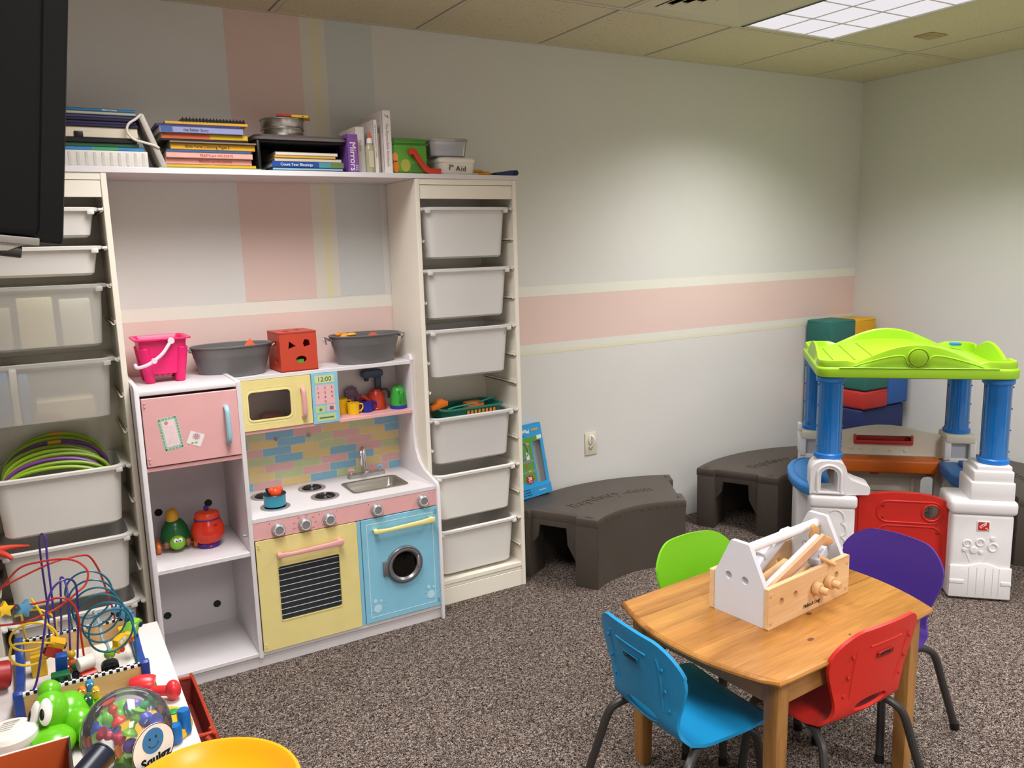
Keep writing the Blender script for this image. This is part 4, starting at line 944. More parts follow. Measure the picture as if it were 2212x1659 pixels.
part('stand', G().box(-3.188, -3.162, -.065, -.045, .8525, .985, .005), MX, t)
part('head', G().prism(rr(-3.250, -3.158, .985, 1.018, .014), -.085, -.04, 'xz', .006), MX, t)
part('base', G().box(-3.215, -3.15, -.085, -.04, .8525, .858, .002), MX, t)
part('beater_socket', G().cyl((-3.228, -.062, .985), (-3.228, -.062, .97), .012, .009), pl('#2f3e50', .4), t)
t = thing('toy_pastry', 'small scalloped purple and pink toy pieces behind the cups', 'toy food', (-3.29, -.05, .8525))
g = G()
for k in range(9): g.ell((-3.293+.022*math.cos(k*.7), -.05, .925+.022*math.sin(k*.7)), (.009, .008, .009), 10)
g.ell((-3.293, -.05, .925), (.02, .007, .02), 14); g.cyl((-3.293, -.05, .853), (-3.293, -.05, .91), .012)
part('wheel', g, pl('#8d6f8a', .45), t)
part('wheel', G().ell((-3.262, -.045, .90), (.018, .01, .016), 14).cyl((-3.262, -.045, .853), (-3.262, -.045, .89), .01), pl('#9c5f80', .45), t)
# pot with tomato
t = thing('toy_pot', 'teal toy saucepan on the front left burner', 'pot', (-3.70, -.292, .579))
x, y, z = -3.70, -.292, .5785
part('body', G().lathe([(.038, 0), (.040, .002), (.041, .040), (.0425, .043), (.039, .043), (.038, .006), (.001, .005)], (x, y, z), 32), pl('#2d8ea6', .35), t)
part('inner_lining', G().lathe([(.0378, .042), (.0372, .0065), (.001, .0062)], (x, y, z), 32), pl('#202428', .4), t)
part('rim', G().lathe([(.041, .0425), (.0435, .0435), (.0415, .046), (.039, .0435)], (x, y, z), 32, caps=False), pl('#222a30', .35), t)
part('handle_knob', G().ell((x-.016, y+.038, z+.052), .008, 12), pl('#1e1e22', .4), t)
t = thing('toy_tomato', 'red orange toy pepper sitting in the teal saucepan', 'toy food', (x, y, z+.02))
part('fruit', G().ell((x+.004, y-.004, z+.048), (.022, .021, .022), 18).ell((x+.020, y+.002, z+.056), (.014, .013, .013), 14).ell((x-.008, y, z+.056), (.015, .014, .014), 14), pl('#e04c20', .35), t)
# tortoise toy
t = thing('toy_turtle', 'green wheeled toy turtle with a yellow hat in the kitchen cubby', 'toy', (-4.045, -.19, .4515))
x, y, z = -4.045, -.19, .4515
part('shell', G().lathe([(.05, .03), (.053, .045), (.045, .08), (.030, .105), (.02, .112)], (x, y, z), 28, sy=.9), pl('#175c2c', .25), t)
part('belly', G().lathe([(.030, .012), (.048, .024), (.05, .03)], (x, y, z), 24, sy=.9), pl('#b8861e', .35), t)
part('head', G().ell((x, y-.048, z+.036), (.028, .024, .026), 20), pl('#7cbf2e', .3), t)
part('hat', G().lathe([(.022, .108), (.022, .128), (.019, .142), (.012, .149), (.002, .151)], (x-.004, y, z), 22), pl('#d9a42a', .45), t)
for s in (-1, 1):
    part('eye', G().ell((x+s*.008, y-.068, z+.050), (.008, .005, .009), 14), pl('#f2f2ee', .3), t)
    part('pupil', G().ell((x+s*.006, y-.073, z+.049), (.0028, .002, .003), 10), M_BLACK, t)
    part('wheel', G().cyl((x+s*.056, y-.03, z+.021), (x+s*.070, y-.03, z+.021), .021, n=24, bev=.003), pl('#d9681c', .35), t)
    part('wheel', G().cyl((x+s*.054, y+.03, z+.016), (x+s*.064, y+.03, z+.016), .016, n=20, bev=.003), pl('#d9681c', .35), t)
    part('foot', G().ell((x+s*.036, y-.035, z+.028), (.013, .016, .014), 12), pl('#8a5a4a', .4), t)
part('axle', G().cyl((x-.056, y-.03, z+.021), (x+.056, y-.03, z+.021), .004), pl('#8a5a2a', .4), t)
# cookie jar
t = thing('cookie_jar', 'round red toy cookie jar with purple base and knob', 'jar', (-3.937, -.235, .4515))
x, y, z = -3.937, -.235, .4515
part('base', G().lathe([(.036, 0), (.040, .002), (.039, .016), (.036, .018)], (x, y, z), 30, sy=.9), pl('#46268a', .3), t)
part('body', G().lathe([(.034, .016), (.048, .026), (.0575, .048), (.058, .068), (.052, .090), (.044, .104), (.042, .108)], (x, y, z), 36, sy=.95), pl('#cf3018', .22), t)
part('lid_band', G().lathe([(.0455, .106), (.0465, .108), (.0455, .111)], (x, y, z), 36, sy=.95), pl('#4b2a8a', .3), t)
part('lid', G().lathe([(.0445, .1105), (.044, .124), (.040, .130), (.02, .135), (.004, .137)], (x, y, z), 36, sy=.95), pl('#d8401e', .25), t)
part('knob', G().lathe([(.005, .135), (.005, .139), (.010, .144), (.008, .152), (.001, .155)], (x, y, z), 20), pl('#3d2484', .3), t)
part('button', G().cyl((x, y-.0355, z+.009), (x, y-.039, z+.009), .004, n=12), pl('#d8401e', .3), t)
part('slot', G().box(x+.013, x+.026, y-.0495, y-.0465, z+.088, z+.092), pl('#7a1a0c', .5), t)
# ================================================================= STAGE RISERS
M_RIS = mat('riser_plastic', '#4c443d', .5, bump=.35, bscale=320, var=.05, vscale=6)
M_RIS_T = mat('riser_text', '#463f38', .5)
def riser(loc, rz, label, flip=False):
    """sector of a ring, 62.6 degrees, mid direction +y (away from the ring centre); origin at the ring centre"""
    t = thing('stage_riser', label, 'stage riser', (loc[0], loc[1], 0), rz, 'dark curved stage risers')
    Ri, Ro, H, HA = .495, .928, .322, math.radians(31.3)
    N = 14
    def P(r, a, z): return (r*math.sin(a), r*math.cos(a), z)
    # outline (counter-clockwise from above) with a notch step in the ends
    inner = [(Ri, -HA+2*HA*i/N) for i in range(N+1)]
    outer = [(Ro, HA-2*HA*i/(N+6)) for i in range(N+7)]
    def endpts(s):      # from inner to outer along the end s=+1/-1, with recessed middle
        e = .022
        res = []
        for r, dz in ((Ri, 0), (Ri+.105, 0), (Ri+.112, e), (Ro-.10, e), (Ro-.093, 0), (Ro, 0)):
            a = s*HA; x, y = r*math.sin(a), r*math.cos(a)
            nx, ny = -s*math.cos(a), s*math.sin(a)
            res.append((x+nx*dz, y+ny*dz))
        return res
    pin = [(Ri*math.sin(a), Ri*math.cos(a)) for r, a in inner][1:-1]
    pout = [(Ro*math.sin(a), Ro*math.cos(a)) for r, a in outer][1:-1]
    loop = endpts(-1)[::-1] + pin + endpts(1) + pout
    # top slab
    part('top', G().prism(loop, H-.045, H, 'xy', .009, seg=2), M_RIS, t, world=False)
    def wall(pts, name):   # thick skirt following the points, slightly inset
        g = G(); th = .02
        L = []
        for i, (x, y) in enumerate(pts):
            a = Vector(pts[max(i-1, 0)]); b = Vector(pts[min(i+1, len(pts)-1)]); d = (b-a).normalized(); n = Vector((-d.y, d.x))
            L.append((Vector((x, y)), n))
        rs = []
        for p, n in L:
            q = p + n*th
            rs.append([(p.x, p.y, 0), (p.x, p.y, H-.02), (q.x, q.y, H-.02), (q.x, q.y, 0)])
        g.rings(rs, True); part(name, g, M_RIS, t, world=False)
    wall([(Ri*math.sin(a), Ri*math.cos(a)) for a in [-HA+.01+2*(HA-.01)*i/12 for i in range(13)]], 'inner_skirt')
    wall([((Ro-.002)*math.sin(a), (Ro-.002)*math.cos(a)) for a in [HA-.01-2*(HA-.01)*i/16 for i in range(17)]], 'outer_skirt')
    for s in (-1, 1):
        a = s*HA; R_ = Matrix(((math.sin(a), math.cos(a)*-s, 0, 0), (math.cos(a), s*math.sin(a), 0, 0), (0, 0, 1, 0), (0, 0, 0, 1)))
        # in this frame: x = radius, y = inward distance from the end plane
        W = Ro-Ri
        e0 = Ri+.105; e1 = Ro-.093
        out = [(Ri+.003, 0), (e0, 0), (e0+.003, .10), (e0+.022, .10), (e0+.060, .175), (e0+.068, .262), (e1-.048, .262), (e1-.035, .18), (e1-.01, .15), (e1, .0), (Ro-.003, 0), (Ro-.003, H-.03), (Ri+.003, H-.03)]
        g = G()
        g.prism([(Ri+.002, 0), (e0, 0), (e0, H-.03), (Ri+.002, H-.03)], .001, .02, 'xz', .003, M=R_)
        g.prism([(e1, 0), (Ro-.002, 0), (Ro-.002, H-.03), (e1, H-.03)], .001, .02, 'xz', .003, M=R_)
        g.prism([(e0-.002, .11), (e0+.014, .105), (e0+.052, .175), (e0+.058, .255), (e1-.044, .255), (e1-.036, .20), (e1-.012, .165), (e1+.002, .16), (e1+.002, H-.03), (e0-.002, H-.03)], .024, .042, 'xz', .003, M=R_)
        g.prism([(e0-.004, 0), (e0+.006, 0), (e0+.004, H-.03), (e0-.004, H-.03)], .004, .15, 'xz', .002, M=R_)
        g.prism([(e1-.006, 0), (e1+.004, 0), (e1+.004, H-.03), (e1-.004, H-.03)], .004, .15, 'xz', .002, M=R_)
        part('end_wall', g, M_RIS, t, world=False)
        for rr_, sx in ((Ro-.045, 1), (Ri+.05, 1)):
            part('alignment_tab', G().box(rr_-.016, rr_+.016, .02, .034, H-.004, H+.004, .003, M=R_), M_RIS, t, world=False)
    # raised lettering along an arc
    word = 'Baptistry.com'; adv = {'i': .45, 't': .55, 'r': .62, '.': .42, 'B': 1.05, 'm': 1.4, 's': .8}
    tot = sum(adv.get(c, .92) for c in word); ang = -.36; step = .72/tot
    for c in word:
        w = adv.get(c, .92); a = ang + step*w/2; ang += step*w
        r = .69
        M = TR(r*math.sin(a), r*math.cos(a), H-.0005) @ Matrix.Rotation(-a, 4, 'Z')
        text(c, .085, M, M_RIS, t, ext=.0028, world=False, name='raised_letter', bold=.0008)
    return t
riser((-2.1275, -.963), 0, 'dark brown curved riser against the back wall with a boxed puzzle on it')
riser((-1.043, -.994), -5.4, 'dark brown curved riser left of the playhouse against the back wall')
riser((-.955, -1.0), -110.7, 'dark brown curved riser behind the playhouse at the right wall')

# ================================================================= FOAM BLOCKS IN THE CORNER
def foam(x0, x1, y0, y1, z0, z1, col, lb):
    t = thing('foam_block', lb, 'foam block', ((x0+x1)/2, (y0+y1)/2, z0), group='soft foam blocks stacked in the corner')
    part('cover', G().box(x0, x1, y0, y1, z0+.0005, z1-.0005, .014, seg=3), mat('foam_'+col, col, .6, bump=.25, bscale=40, var=.05), t)
    for z in (z0+.012, z1-.012): part('seam', G().tube([(x1-.012, y0-.0002, z), (x0+.003, y0+.003, z), (x0-.0002, y1-.012, z)], .0018, 5, smooth=False), mat('seam_'+col, tuple(c*.7 for c in lin(col)[:3])+(1,), .6), t)
foam(-.46, -.06, -.43, -.02, .0, .32, '#23305e', 'lowest navy foam block on the floor in the corner')
foam(-.46, -.075, -.425, -.02, .32, .548, '#1c2a5c', 'upper navy foam block under the red one')
foam(-.46, -.25, -.44, -.02, .548, .655, '#b42c26', 'red foam block below the lower green block')
foam(-.245, -.05, -.43, -.02, .55, .79, '#2b5ea8', 'blue foam block at the right of the green and red ones')
foam(-.46, -.25, -.44, -.02, .655, .79, '#2a6a60', 'lower dark green foam block behind the playhouse columns')
foam(-.46, -.06, -.3, -.02, .79, .88, '#c8552e', 'orange foam block hidden behind the lime roof')
foam(-.455, -.235, -.20, -.02, .88, 1.035, '#2b6e66', 'topmost dark green foam block above the roof')
foam(-.232, -.035, -.19, -.02, .88, 1.03, '#e0a91e', 'topmost yellow foam block beside the green one')

# ================================================================= PLAYHOUSE  (local: x right along the front, y to the back)
house = thing('playhouse', 'toddler playhouse with lime roof, clear blue columns and white base', 'playhouse', (-1.064, -1.046, 0), -45)
def hp_(n, g, m, **k): return part(n, g, m, house, world=False, **k)
M_LIME = mat('lime', '#94c41c', .38, bump=.1, bscale=250)
M_HWH = mat('house_white', '#e6e3e4', .42, bump=.25, bscale=260)
M_HCR = mat('house_cream', '#dcd6c6', .45, bump=.2, bscale=260)
M_BCL = thin_mat('clear_blue', '#1c90ea', .5, (.30, .68, .95), .1, 1.4)
M_BSOL = pl('#1f7ad0', .35)
def column(cx, cy, n):
    z0, z1 = .572, .928
    c = hp_('column', G().lathe([(.054, z0+.02), (.052, z0+.03), (.0515, z1-.025), (.054, z1-.018), (.054, z1-.017), (.0495, z1-.017), (.0485, z1-.03), (.049, z0+.03), (.0505, z0+.021), (.054, z0+.02)], (cx, cy, 0), 32, caps=False), M_BCL, label='clear blue tube')
    g = G().lathe([(.056, z0), (.060, z0+.003), (.0605, z0+.018), (.055, z0+.023)], (cx, cy, 0), 32)
    part('collar', g, M_BSOL, c, world=False)
    part('collar', G().lathe([(.055, z1-.024), (.0605, z1-.018), (.0605, z1-.002), (.058, z1)], (cx, cy, 0), 32), M_BSOL, c, world=False)
    for k in range(3):
        z = z0+.085+.085*k; s = 1 if k % 2 else -1
        g = G().prism([( .046*math.cos(t_), .046*math.sin(t_)) for t_ in [-PI*.62+PI*1.24*i/12 for i in range(13)]], 0, .004, 'xy', M=TR(cx, cy, z) @ Matrix.Rotation(PI/4+ (0 if s > 0 else PI), 4, 'Z') @ rot('Y', 14))
        part('ball_ledge', g, M_BCL, c, world=False)
    for k in range(4):
        for s in (-1, 1):
            part('rivet', G().ell((cx+s*.0515, cy-.012, z0+.05+.09*k), (.004, .004, .004), 8), M_BSOL, c, world=False)
for i, (a, b) in enumerate(((-.3225, -.28), (.3225, -.28), (-.3225, .28), (.3225, .28))): column(a, b, i)
# roof
def roof():
    hx, hy = .385, .355
    per = []                              # perimeter samples: (x, y, extra height)
    n = 22
    def bump(t, h): return h*max(0, math.cos(PI*(t-.5)))**1.0 if .0 < t < 1 else 0
    def side(p0, p1, h, a=.13, cnt=n):
        out = []
        for i in range(cnt):
            t = i/cnt; x = p0[0]+(p1[0]-p0[0])*t; y = p0[1]+(p1[1]-p0[1])*t
            u = (t-a)/(1-2*a)
            e = h*math.sin(PI*u)**1.05 if 0 < u < 1 else 0
            step = -.007 if 0 < u < 1 else 0
            out.append((x, y, e + (0 if 0 < u < 1 else .012), step))
        return out
    r = .05
    per += side((-hx+r, -hy), (hx-r, -hy), .078)
    per += [(hx-r+r*math.sin(t), -hy+r-r*math.cos(t), .012, 0) for t in [PI/2*i/5 for i in range(5)]]
    per += side((hx, -hy+r), (hx, hy-r), .052)
    per += [(hx-r+r*math.cos(t), hy-r+r*math.sin(t), .012, 0) for t in [PI/2*i/5 for i in range(5)]]
    per += side((hx-r, hy), (-hx+r, hy), .078)
    per += [(-hx+r-r*math.sin(t), hy-r+r*math.cos(t), .012, 0) for t in [PI/2*i/5 for i in range(5)]]
    per += side((-hx, hy-r), (-hx, -hy+r), .052)
    per += [(-hx+r-r*math.cos(t), -hy+r-r*math.sin(t), .012, 0) for t in [PI/2*i/5 for i in range(5)]]
    def off(d, f):
        return [(x*(1+(st-d)/hx) , y*(1+(st-d)/hy), f(x, y, e)) for x, y, e, st in per]
    floor = lambda x, y: .955 + .060*max(0, math.cos(x/.36*PI/2*.9)) - .0
    B = lambda z, d: [(x*(1-d/hx), y*(1-d/hy), z) for x, y, e, st in per]
    rs = [B(.932, .03), B(.930, .008), B(.934, .0), B(.965, -.002), B(.972, .001), B(.975, .005),
          off(.006, lambda x, y, e: .982+e*.93), off(.009, lambda x, y, e: .990+e), off(.014, lambda x, y, e: .992+e), off(.020, lambda x, y, e: .988+e*.97),
          off(.024, lambda x, y, e: floor(x, y)+.004)]
    for k in (.9, .78, .62, .45, .28, .12, .02):
        rs.append([(x*k*.94, y*k*.94, floor(x*k*.94, y)) for x, y, e, st in per])
    g = G().rings(rs, True, False, True)
    # underside
    g.rings([B(.932, .03), [(x*.5, y*.5, .95) for x, y, e, st in per], [(x*.02, y*.02, .952) for x, y, e, st in per]], True, False, True)
    return g
rf = hp_('roof', roof(), M_LIME, label='lime green arched roof tray')
# front relief: disc and two swooshes
YR = -.353
part('roof_emblem', G().prism(circ(0, 1.016, .036, 32), YR-.006, YR+.02, 'xz', .004), M_LIME, rf, world=False)
part('emblem_groove', G().frame(circ(0, 1.016, .041, 32), [circ(0, 1.016, .0375, 32)], YR-.0045, YR+.01), mat('lime2', '#8fbe14', .4), rf, world=False)
for s in (-1, 1):
    part('roof_relief', G().tube([(s*.245, YR+.001, .979), (s*.19, YR, .998), (s*.12, YR-.001, 1.018), (s*.072, YR-.001, 1.026), (s*.052, YR-.001, 1.022), (s*.044, YR-.001, 1.006), (s*.036, YR-.001, .990)], .0035, 8), M_LIME, rf, world=False)
part('roof_relief', G().tube([(-.30, YR-.002, .974), (.30, YR-.002, .974)], .003, 6, smooth=False), M_LIME, rf, world=False)
for i in range(3):
    part('roof_groove', G().tube([(x, -.24+.0*i, .9585+.060*max(0, math.cos(x/.36*PI/2*.9))) for x in (-.30+.1*i, -.29+.1*i)] if False else [(-.30+.075*i, y, .9572+.060*max(0, math.cos((-.30+.075*i)/.36*PI/2*.9))) for y in (-.25, -.1, .1, .25)], .0025, 6), M_LIME, rf, world=False)
part('blue_peg', G().box(.255, .30, .20, .235, 1.0, 1.012, .004, M=rot('Z', 0)), M_BSOL, rf, world=False)
# front right pillar
def rbx(g, x0, x1, y0, y1, z0, z1, r=.012): return g.box(x0, x1, y0, y1, z0, z1, r, seg=3)
fr = hp_('front_pillar', rbx(G(), .158, .392, -.372, -.19, 0, .372, .016), M_HWH, label='right white pillar with moulded flowers')
part('pillar_cap', rbx(G(), .148, .402, -.382, -.18, .370, .432, .018), M_HWH, fr, world=False)
part('pillar_step', rbx(G(), .222, .388, -.368, -.19, .425, .508, .007), M_HWH, fr, world=False)
part('pillar_step', rbx(G(), .232, .382, -.360, -.195, .500, .553, .006), M_HWH, fr, world=False)
part('pillar_step', rbx(G(), .246, .376, -.350, -.21, .548, .5725, .005), M_HWH, fr, world=False)
YF = -.372
g = G().prism([(.160, .012), (.160, .148), (.225, .150), (.250, .158), (.275, .164), (.300, .163), (.325, .154), (.348, .146), (.392, .147), (.392, .012)], YF-.010, YF+.004, 'xz', .004)
part('moulded_fence', g, M_HWH, fr, world=False)
for x in (.232, .262, .293, .322, .345): part('fence_groove', G().box(x-.0012, x+.0012, YF-.0106, YF-.0098, .022, .145), mat('groove_grey', '#c9c6c8', .5), fr, world=False, smooth=False)
for x0, x1 in ((.160, .215), (.352, .392)): part('fence_rail', G().box(x0, x1, YF-.0135, YF-.008, .072, .090, .003), M_HWH, fr, world=False)
def rgt(cx, cz, r, t_=.005, y=YF): return G().tube([(cx+r*math.cos(a), y, cz+r*math.sin(a)) for a in [k*2*PI/20 for k in range(20)]], t_, 8, closed=True, sub=1)
for cx, cz, r, kind in ((.222, .245, .014, 1), (.270, .252, .0145, 1), (.318, .233, .0165, 0), (.315, .270, .010, 2), (.247, .218, .016, 2), (.213, .218, .0095, 2), (.275, .210, .009, 2)):
    if kind == 2: part('moulded_flower', G().lathe([(r, 0), (r, .003), (r*.8, .006), (.001, .0065)], (0, 0, 0), 20, M=TR(cx, YF, cz) @ rot('X', 90)), M_HWH, fr, world=False)
    else:
        part('moulded_flower', rgt(cx, cz, r), M_HWH, fr, world=False)
        if kind == 1: part('flower_centre', rgt(cx, cz, .005, .003), M_HWH, fr, world=False)
for p0, p1 in (((.218, .209), (.236, .166)), ((.306, .215), (.288, .166)), ((.308, .262), (.280, .216))):
    part('moulded_stem', G().tube([(p0[0], YF, p0[1]), (p1[0], YF, p1[1])], .0028, 6, smooth=False), M_HWH, fr, world=False)
lg = part('maker_badge', G().box(.252, .302, YF-.0035, YF+.002, .300, .345, .005, seg=3), M_HWH, fr, world=False)
part('badge_red', G().prism(rr(.2565, .2975, .3045, .3405, .004), YF-.0042, YF-.0034, 'xz'), pl('#c42a1e', .4), lg, world=False)
text('STEP', .0155, TR(.2765, YF-.0047, .3265) @ rot('Y', -38) @ FRONT, M_WHT, lg, world=False, bold=.0004)
text('2', .0155, TR(.2900, YF-.0047, .3115) @ rot('Y', -38) @ FRONT, M_WHT, lg, world=False, bold=.0004)
# front left pillar with the mail box
fl = hp_('front_pillar', rbx(G(), -.395, -.215, -.372, -.20, 0, .372, .014), M_HWH, label='left white pillar with arched mailbox opening')
part('pillar_cap', rbx(G(), -.402, -.208, -.380, -.19, .368, .422, .014), M_HWH, fl, world=False)
YM = -.375
arch = [(-.402, .424), (-.402, .520), (-.396, .545), (-.382, .560), (-.36, .571), (-.33, .574), (-.29, .572), (-.27, .563), (-.258, .545), (-.252, .522), (-.250, .505), (-.235, .492), (-.205, .480), (-.170, .468), (-.160, .460), (-.160, .438), (-.166, .430), (-.205, .428), (-.250, .424)]
hole = [(-.358, .440), (-.290, .440), (-.290, .510), (-.295, .525), (-.306, .536), (-.324, .541), (-.342, .536), (-.353, .525), (-.358, .510)]
g = G().frame(arch, [hole], YM+.012, -.245); mb = part('mailbox', g, M_HWH, fl, world=False, ang=50)
part('mailbox_face', G().frame([(x*.985-.005, z) for x, z in arch[:9]] + [(-.256, .43), (-.398, .43)], [hole], YM+.006, YM+.013), M_HWH, fl, world=False)
part('arch_trim', G().tube([(-.372, YM+.004, .440), (-.372, YM+.004, .512), (-.364, YM+.004, .535), (-.345, YM+.004, .550), (-.324, YM+.004, .555), (-.303, YM+.004, .550), (-.284, YM+.004, .535), (-.277, YM+.004, .512), (-.277, YM+.004, .440)], .0055, 8), M_HWH, fl, world=False)
part('arch_sill', G().box(-.384, -.266, YM, YM+.02, .429, .439, .004), M_HWH, fl, world=False)
g = G()
pts = [(-.318, .352), (-.300, .360), (-.278, .356), (-.262, .338), (-.260, .318), (-.268, .302), (-.256, .292), (-.250, .272), (-.256, .252), (-.268, .243), (-.256, .230), (-.252, .210), (-.258, .192), (-.275, .178), (-.298, .176)]
part('moulded_vine', G().tube([(x, YF, z) for x, z in pts], .0045, 8), M_HWH, fl, world=False)
# red gate
gt = hp_('gate', G(), M_HWH) if False else None
MR2 = mat('gate_red', '#c6251b', .4, bump=.2, bscale=260)
gate_out = [(-.195, .075), (.156, .075), (.158, .385), (.150, .400), (.130, .412), (.09, .423), (.04, .430), (-.02, .432), (-.08, .430), (-.13, .424), (-.160, .417), (-.195, .414)]
gt = hp_('gate', G().frame(gate_out, [circ(.093, .350, .032, 28)], -.318, -.288), MR2, label='red gate with a round hole')
part('gate_panel_rim', G().tube([(x, -.319, z) for x, z in rr(-.120, .135, .303, .396, .042, 6)], .004, 8, closed=True, sub=1), MR2, gt, world=False)
part('gate_panel_rim', G().tube([(x, -.319, z) for x, z in rr(-.120, .135, .135, .288, .042, 6)], .004, 8, closed=True, sub=1), MR2, gt, world=False)
part('hole_rim', rgt(.093, .350, .036, .005, -.319), MR2, gt, world=False)
for x, z in ((-.098, .374), (-.098, .322), (.118, .262), (-.098, .262)): part('gate_dimple', G().ell((x, -.319, z), (.006, .002, .006), 10), mat('gate_dark', '#8f150e', .5), gt, world=False)
part('gate_hinge', G().cyl((-.197, -.303, .08), (-.197, -.303, .41), .011), MR2, gt, world=False)
# back wall
bw_out = [(-.262, 0), (.262, 0), (.262, .555), (.20, .562), (.14, .577), (.09, .588), (.03, .594), (-.03, .594), (-.09, .586), (-.15, .573), (-.21, .560), (-.262, .555)]
door_hole = [(.172, .05), (.236, .05), (.236, .325), (.226, .342), (.206, .349), (.184, .343), (.174, .328)]
bw = hp_('back_wall', G().frame(bw_out, [rr(-.128, .118, .512, .548, .01), door_hole], .262, .298), M_HCR, label='cream back wall')
part('red_slot', G().box(-.138, .128, .250, .30, .504, .512, .003).box(-.138, .128, .250, .258, .508, .525, .003).box(-.14, -.128, .252, .30, .506, .552, .003).box(.118, .13, .252, .30, .506, .552, .003).box(-.135, .125, .285, .30, .512, .550, .003), pl('#b5332c', .4), bw, world=False)
part('wall_ledge', rbx(G(), -.262, .262, .245, .268, .445, .452, .003), M_HCR, bw, world=False)
part('moulded_awning', G().prism([(-.07, .27), (.085, .27), (.085, .292), (.06, .300), (-.045, .300), (-.07, .292)], .252, .266, 'xz', .004), M_HCR, bw, world=False)
part('wall_rib', rbx(G(), -.125, -.108, .25, .266, .05, .345, .004), M_HCR, bw, world=False)
part('wall_rib', rbx(G(), .13, .145, .25, .266, .05, .345, .004), M_HCR, bw, world=False)
for k, x in enumerate((-.15, -.11, -.04, .03, .1)): part('moulded_dot', G().ell((x, .262, .485-.003*k), (.012, .003, .010), 12), M_HCR, bw, world=False)
cs = hp_('counter_shelf', G().prism([(-.255, .155), (.215, .155), (.240, .170), (.245, .262), (-.255, .262)], .385, .452, 'xy', .012, seg=3), pl('#d5691f', .4), label='orange counter shelf')
part('shelf_recess', G().box(-.08, .13, .19, .24, .4515, .4535, .001), pl('#c25c18', .45), cs, world=False)
for x in (-.20, -.05, .20): part('shelf_lug', rbx(G(), x-.02, x+.02, .18, .24, .372, .388, .005), pl('#c8601c', .45), cs, world=False)
# back pillars
for s in (-1, 1):
    x0, x1 = (.262, .392) if s > 0 else (-.392, -.262)
    bp = hp_('back_pillar', rbx(G(), x0, x1, .215, .345, 0, .455, .01), M_HWH)
    part('pillar_frame', rbx(G(), x0-.004, x0+.026, .208, .35, .445, .545, .006), M_HWH, bp, world=False)
    part('pillar_frame', rbx(G(), x1-.026, x1+.004, .208, .35, .445, .545, .006), M_HWH, bp, world=False)
    part('pillar_recess', rbx(G(), x0+.02, x1-.02, .232, .34, .44, .53, .004), pl('#b9bbc0', .5), bp, world=False)
    part('pillar_cap', rbx(G(), x0-.002, x1+.002, .205, .352, .528, .573, .01), M_HCR, bp, world=False)
# side walls, left seat and right blue shelf
hp_('side_wall', rbx(G(), -.385, -.355, -.205, .22, 0, .395, .008), M_HWH)
hp_('side_wall', rbx(G(), .355, .385, -.195, .22, 0, .375, .008), M_HWH)
seat = [(-.345, .165), (-.40, .160), (-.445, .10), (-.468, .01), (-.472, -.10), (-.462, -.20), (-.435, -.29), (-.40, -.345), (-.36, -.335), (-.36, -.2), (-.30, -.16), (-.29, .1), (-.30, .165)]
st_ = hp_('side_table', G().prism(seat, .405, .452, 'xy', .014, seg=3), pl('#2f7fc6', .4), label='curved blue side table')
part('table_groove', G().tube([(x*.94, y*.9, .4525) for x, y in seat[1:8]], .003, 6), pl('#2a72b4', .4), st_, world=False)
part('table_support', rbx(G(), -.435, -.375, -.15, .08, 0, .406, .01), M_HWH, st_, world=False)
sh = [(.215, .165), (.36, .160), (.36, -.19), (.245, -.205), (.205, -.18)]
s2 = hp_('side_shelf', G().prism([(.225, .172), (.392, .172), (.392, -.16), (.300, -.20), (.225, -.06)], .40, .452, 'xy', .010, seg=3), pl('#2f72b6', .4), label='blue side shelf')
part('shelf_block', rbx(G(), .30, .355, .06, .135, .448, .470, .006), pl('#2a68a8', .4), s2, world=False)
part('yellow_panel', rbx(G(), .345, .357, -.15, .14, .24, .40, .004), pl('#d8b02c', .45), house, world=False)
part('phone_cradle', rbx(G(), -.405, -.388, .20, .25, .575, .61, .003), M_HWH, house, world=False)

# ================================================================= PUZZLE BOX ON THE RISER
pz_ = thing('puzzle_box', 'upside down blue wooden puzzle box leaning against the right storage frame', 'puzzle box', (-2.50, -.25, .323), 0)
MPZ = TR(-2.462, -.100, .3245) @ rot('Z', 4) @ rot('X', -10) @ rot('Y', -3.0)
def pb(n, g, m, **k): return part(n, g.add([], []) if False else g, m, pz_, **k)
W2, HB, DB = .135, .345, .038
def B_(n, a, b, c, d, e, f, col, **k): return part(n, G().box(a, b, c, d, e, f, k.pop('bev', 0), M=MPZ), pl(col, .45) if isinstance(col, str) else col, pz_, **k)
PB = '#2f9fdc'
part('front_panel', G().frame(rr(-W2, W2, .045, HB, .002, 1), [rr(.070, .118, .062, .262, .004)], 0, .0015, 'xz', M=MPZ), pl(PB, .4), pz_, smooth=False)
part('side_panel', G().box(W2-.0015, W2, 0, DB, .045, HB, M=MPZ), pl('#b9c4c8', .45), pz_, smooth=False)
part('top_panel', G().box(-W2, W2, 0, DB, HB-.0015, HB, M=MPZ), pl(PB, .4), pz_, smooth=False)
part('back_panel', G().box(-W2, W2, DB-.0015, DB, 0, HB, M=MPZ), pl('#d9d9d5', .5), pz_, smooth=False)
part('bottom_lip', G().box(-W2-.003, W2+.003, -.004, DB, 0, .048, .0015, M=MPZ), pl('#2a95d2', .4), pz_, smooth=False)
B_('picture', -.12, .062, -.0008, 0, .075, .285, '#5a9a3c', smooth=False)
g = G().box(.062, .115, -.0008, 0, .262, .285, M=MPZ); part('picture', g, pl('#5a9a3c', .45), pz_, smooth=False)
def road(pts): part('road_print', G().rings([[tuple(MPZ @ Vector((x+dx, -.0012, z+dz))) for dx, dz in ((-.006, 0), (.006, 0))] for x, z in pts for dx, dz in ((0, 0),)], False, False, False), pl('#8d9298', .5), pz_, smooth=False)
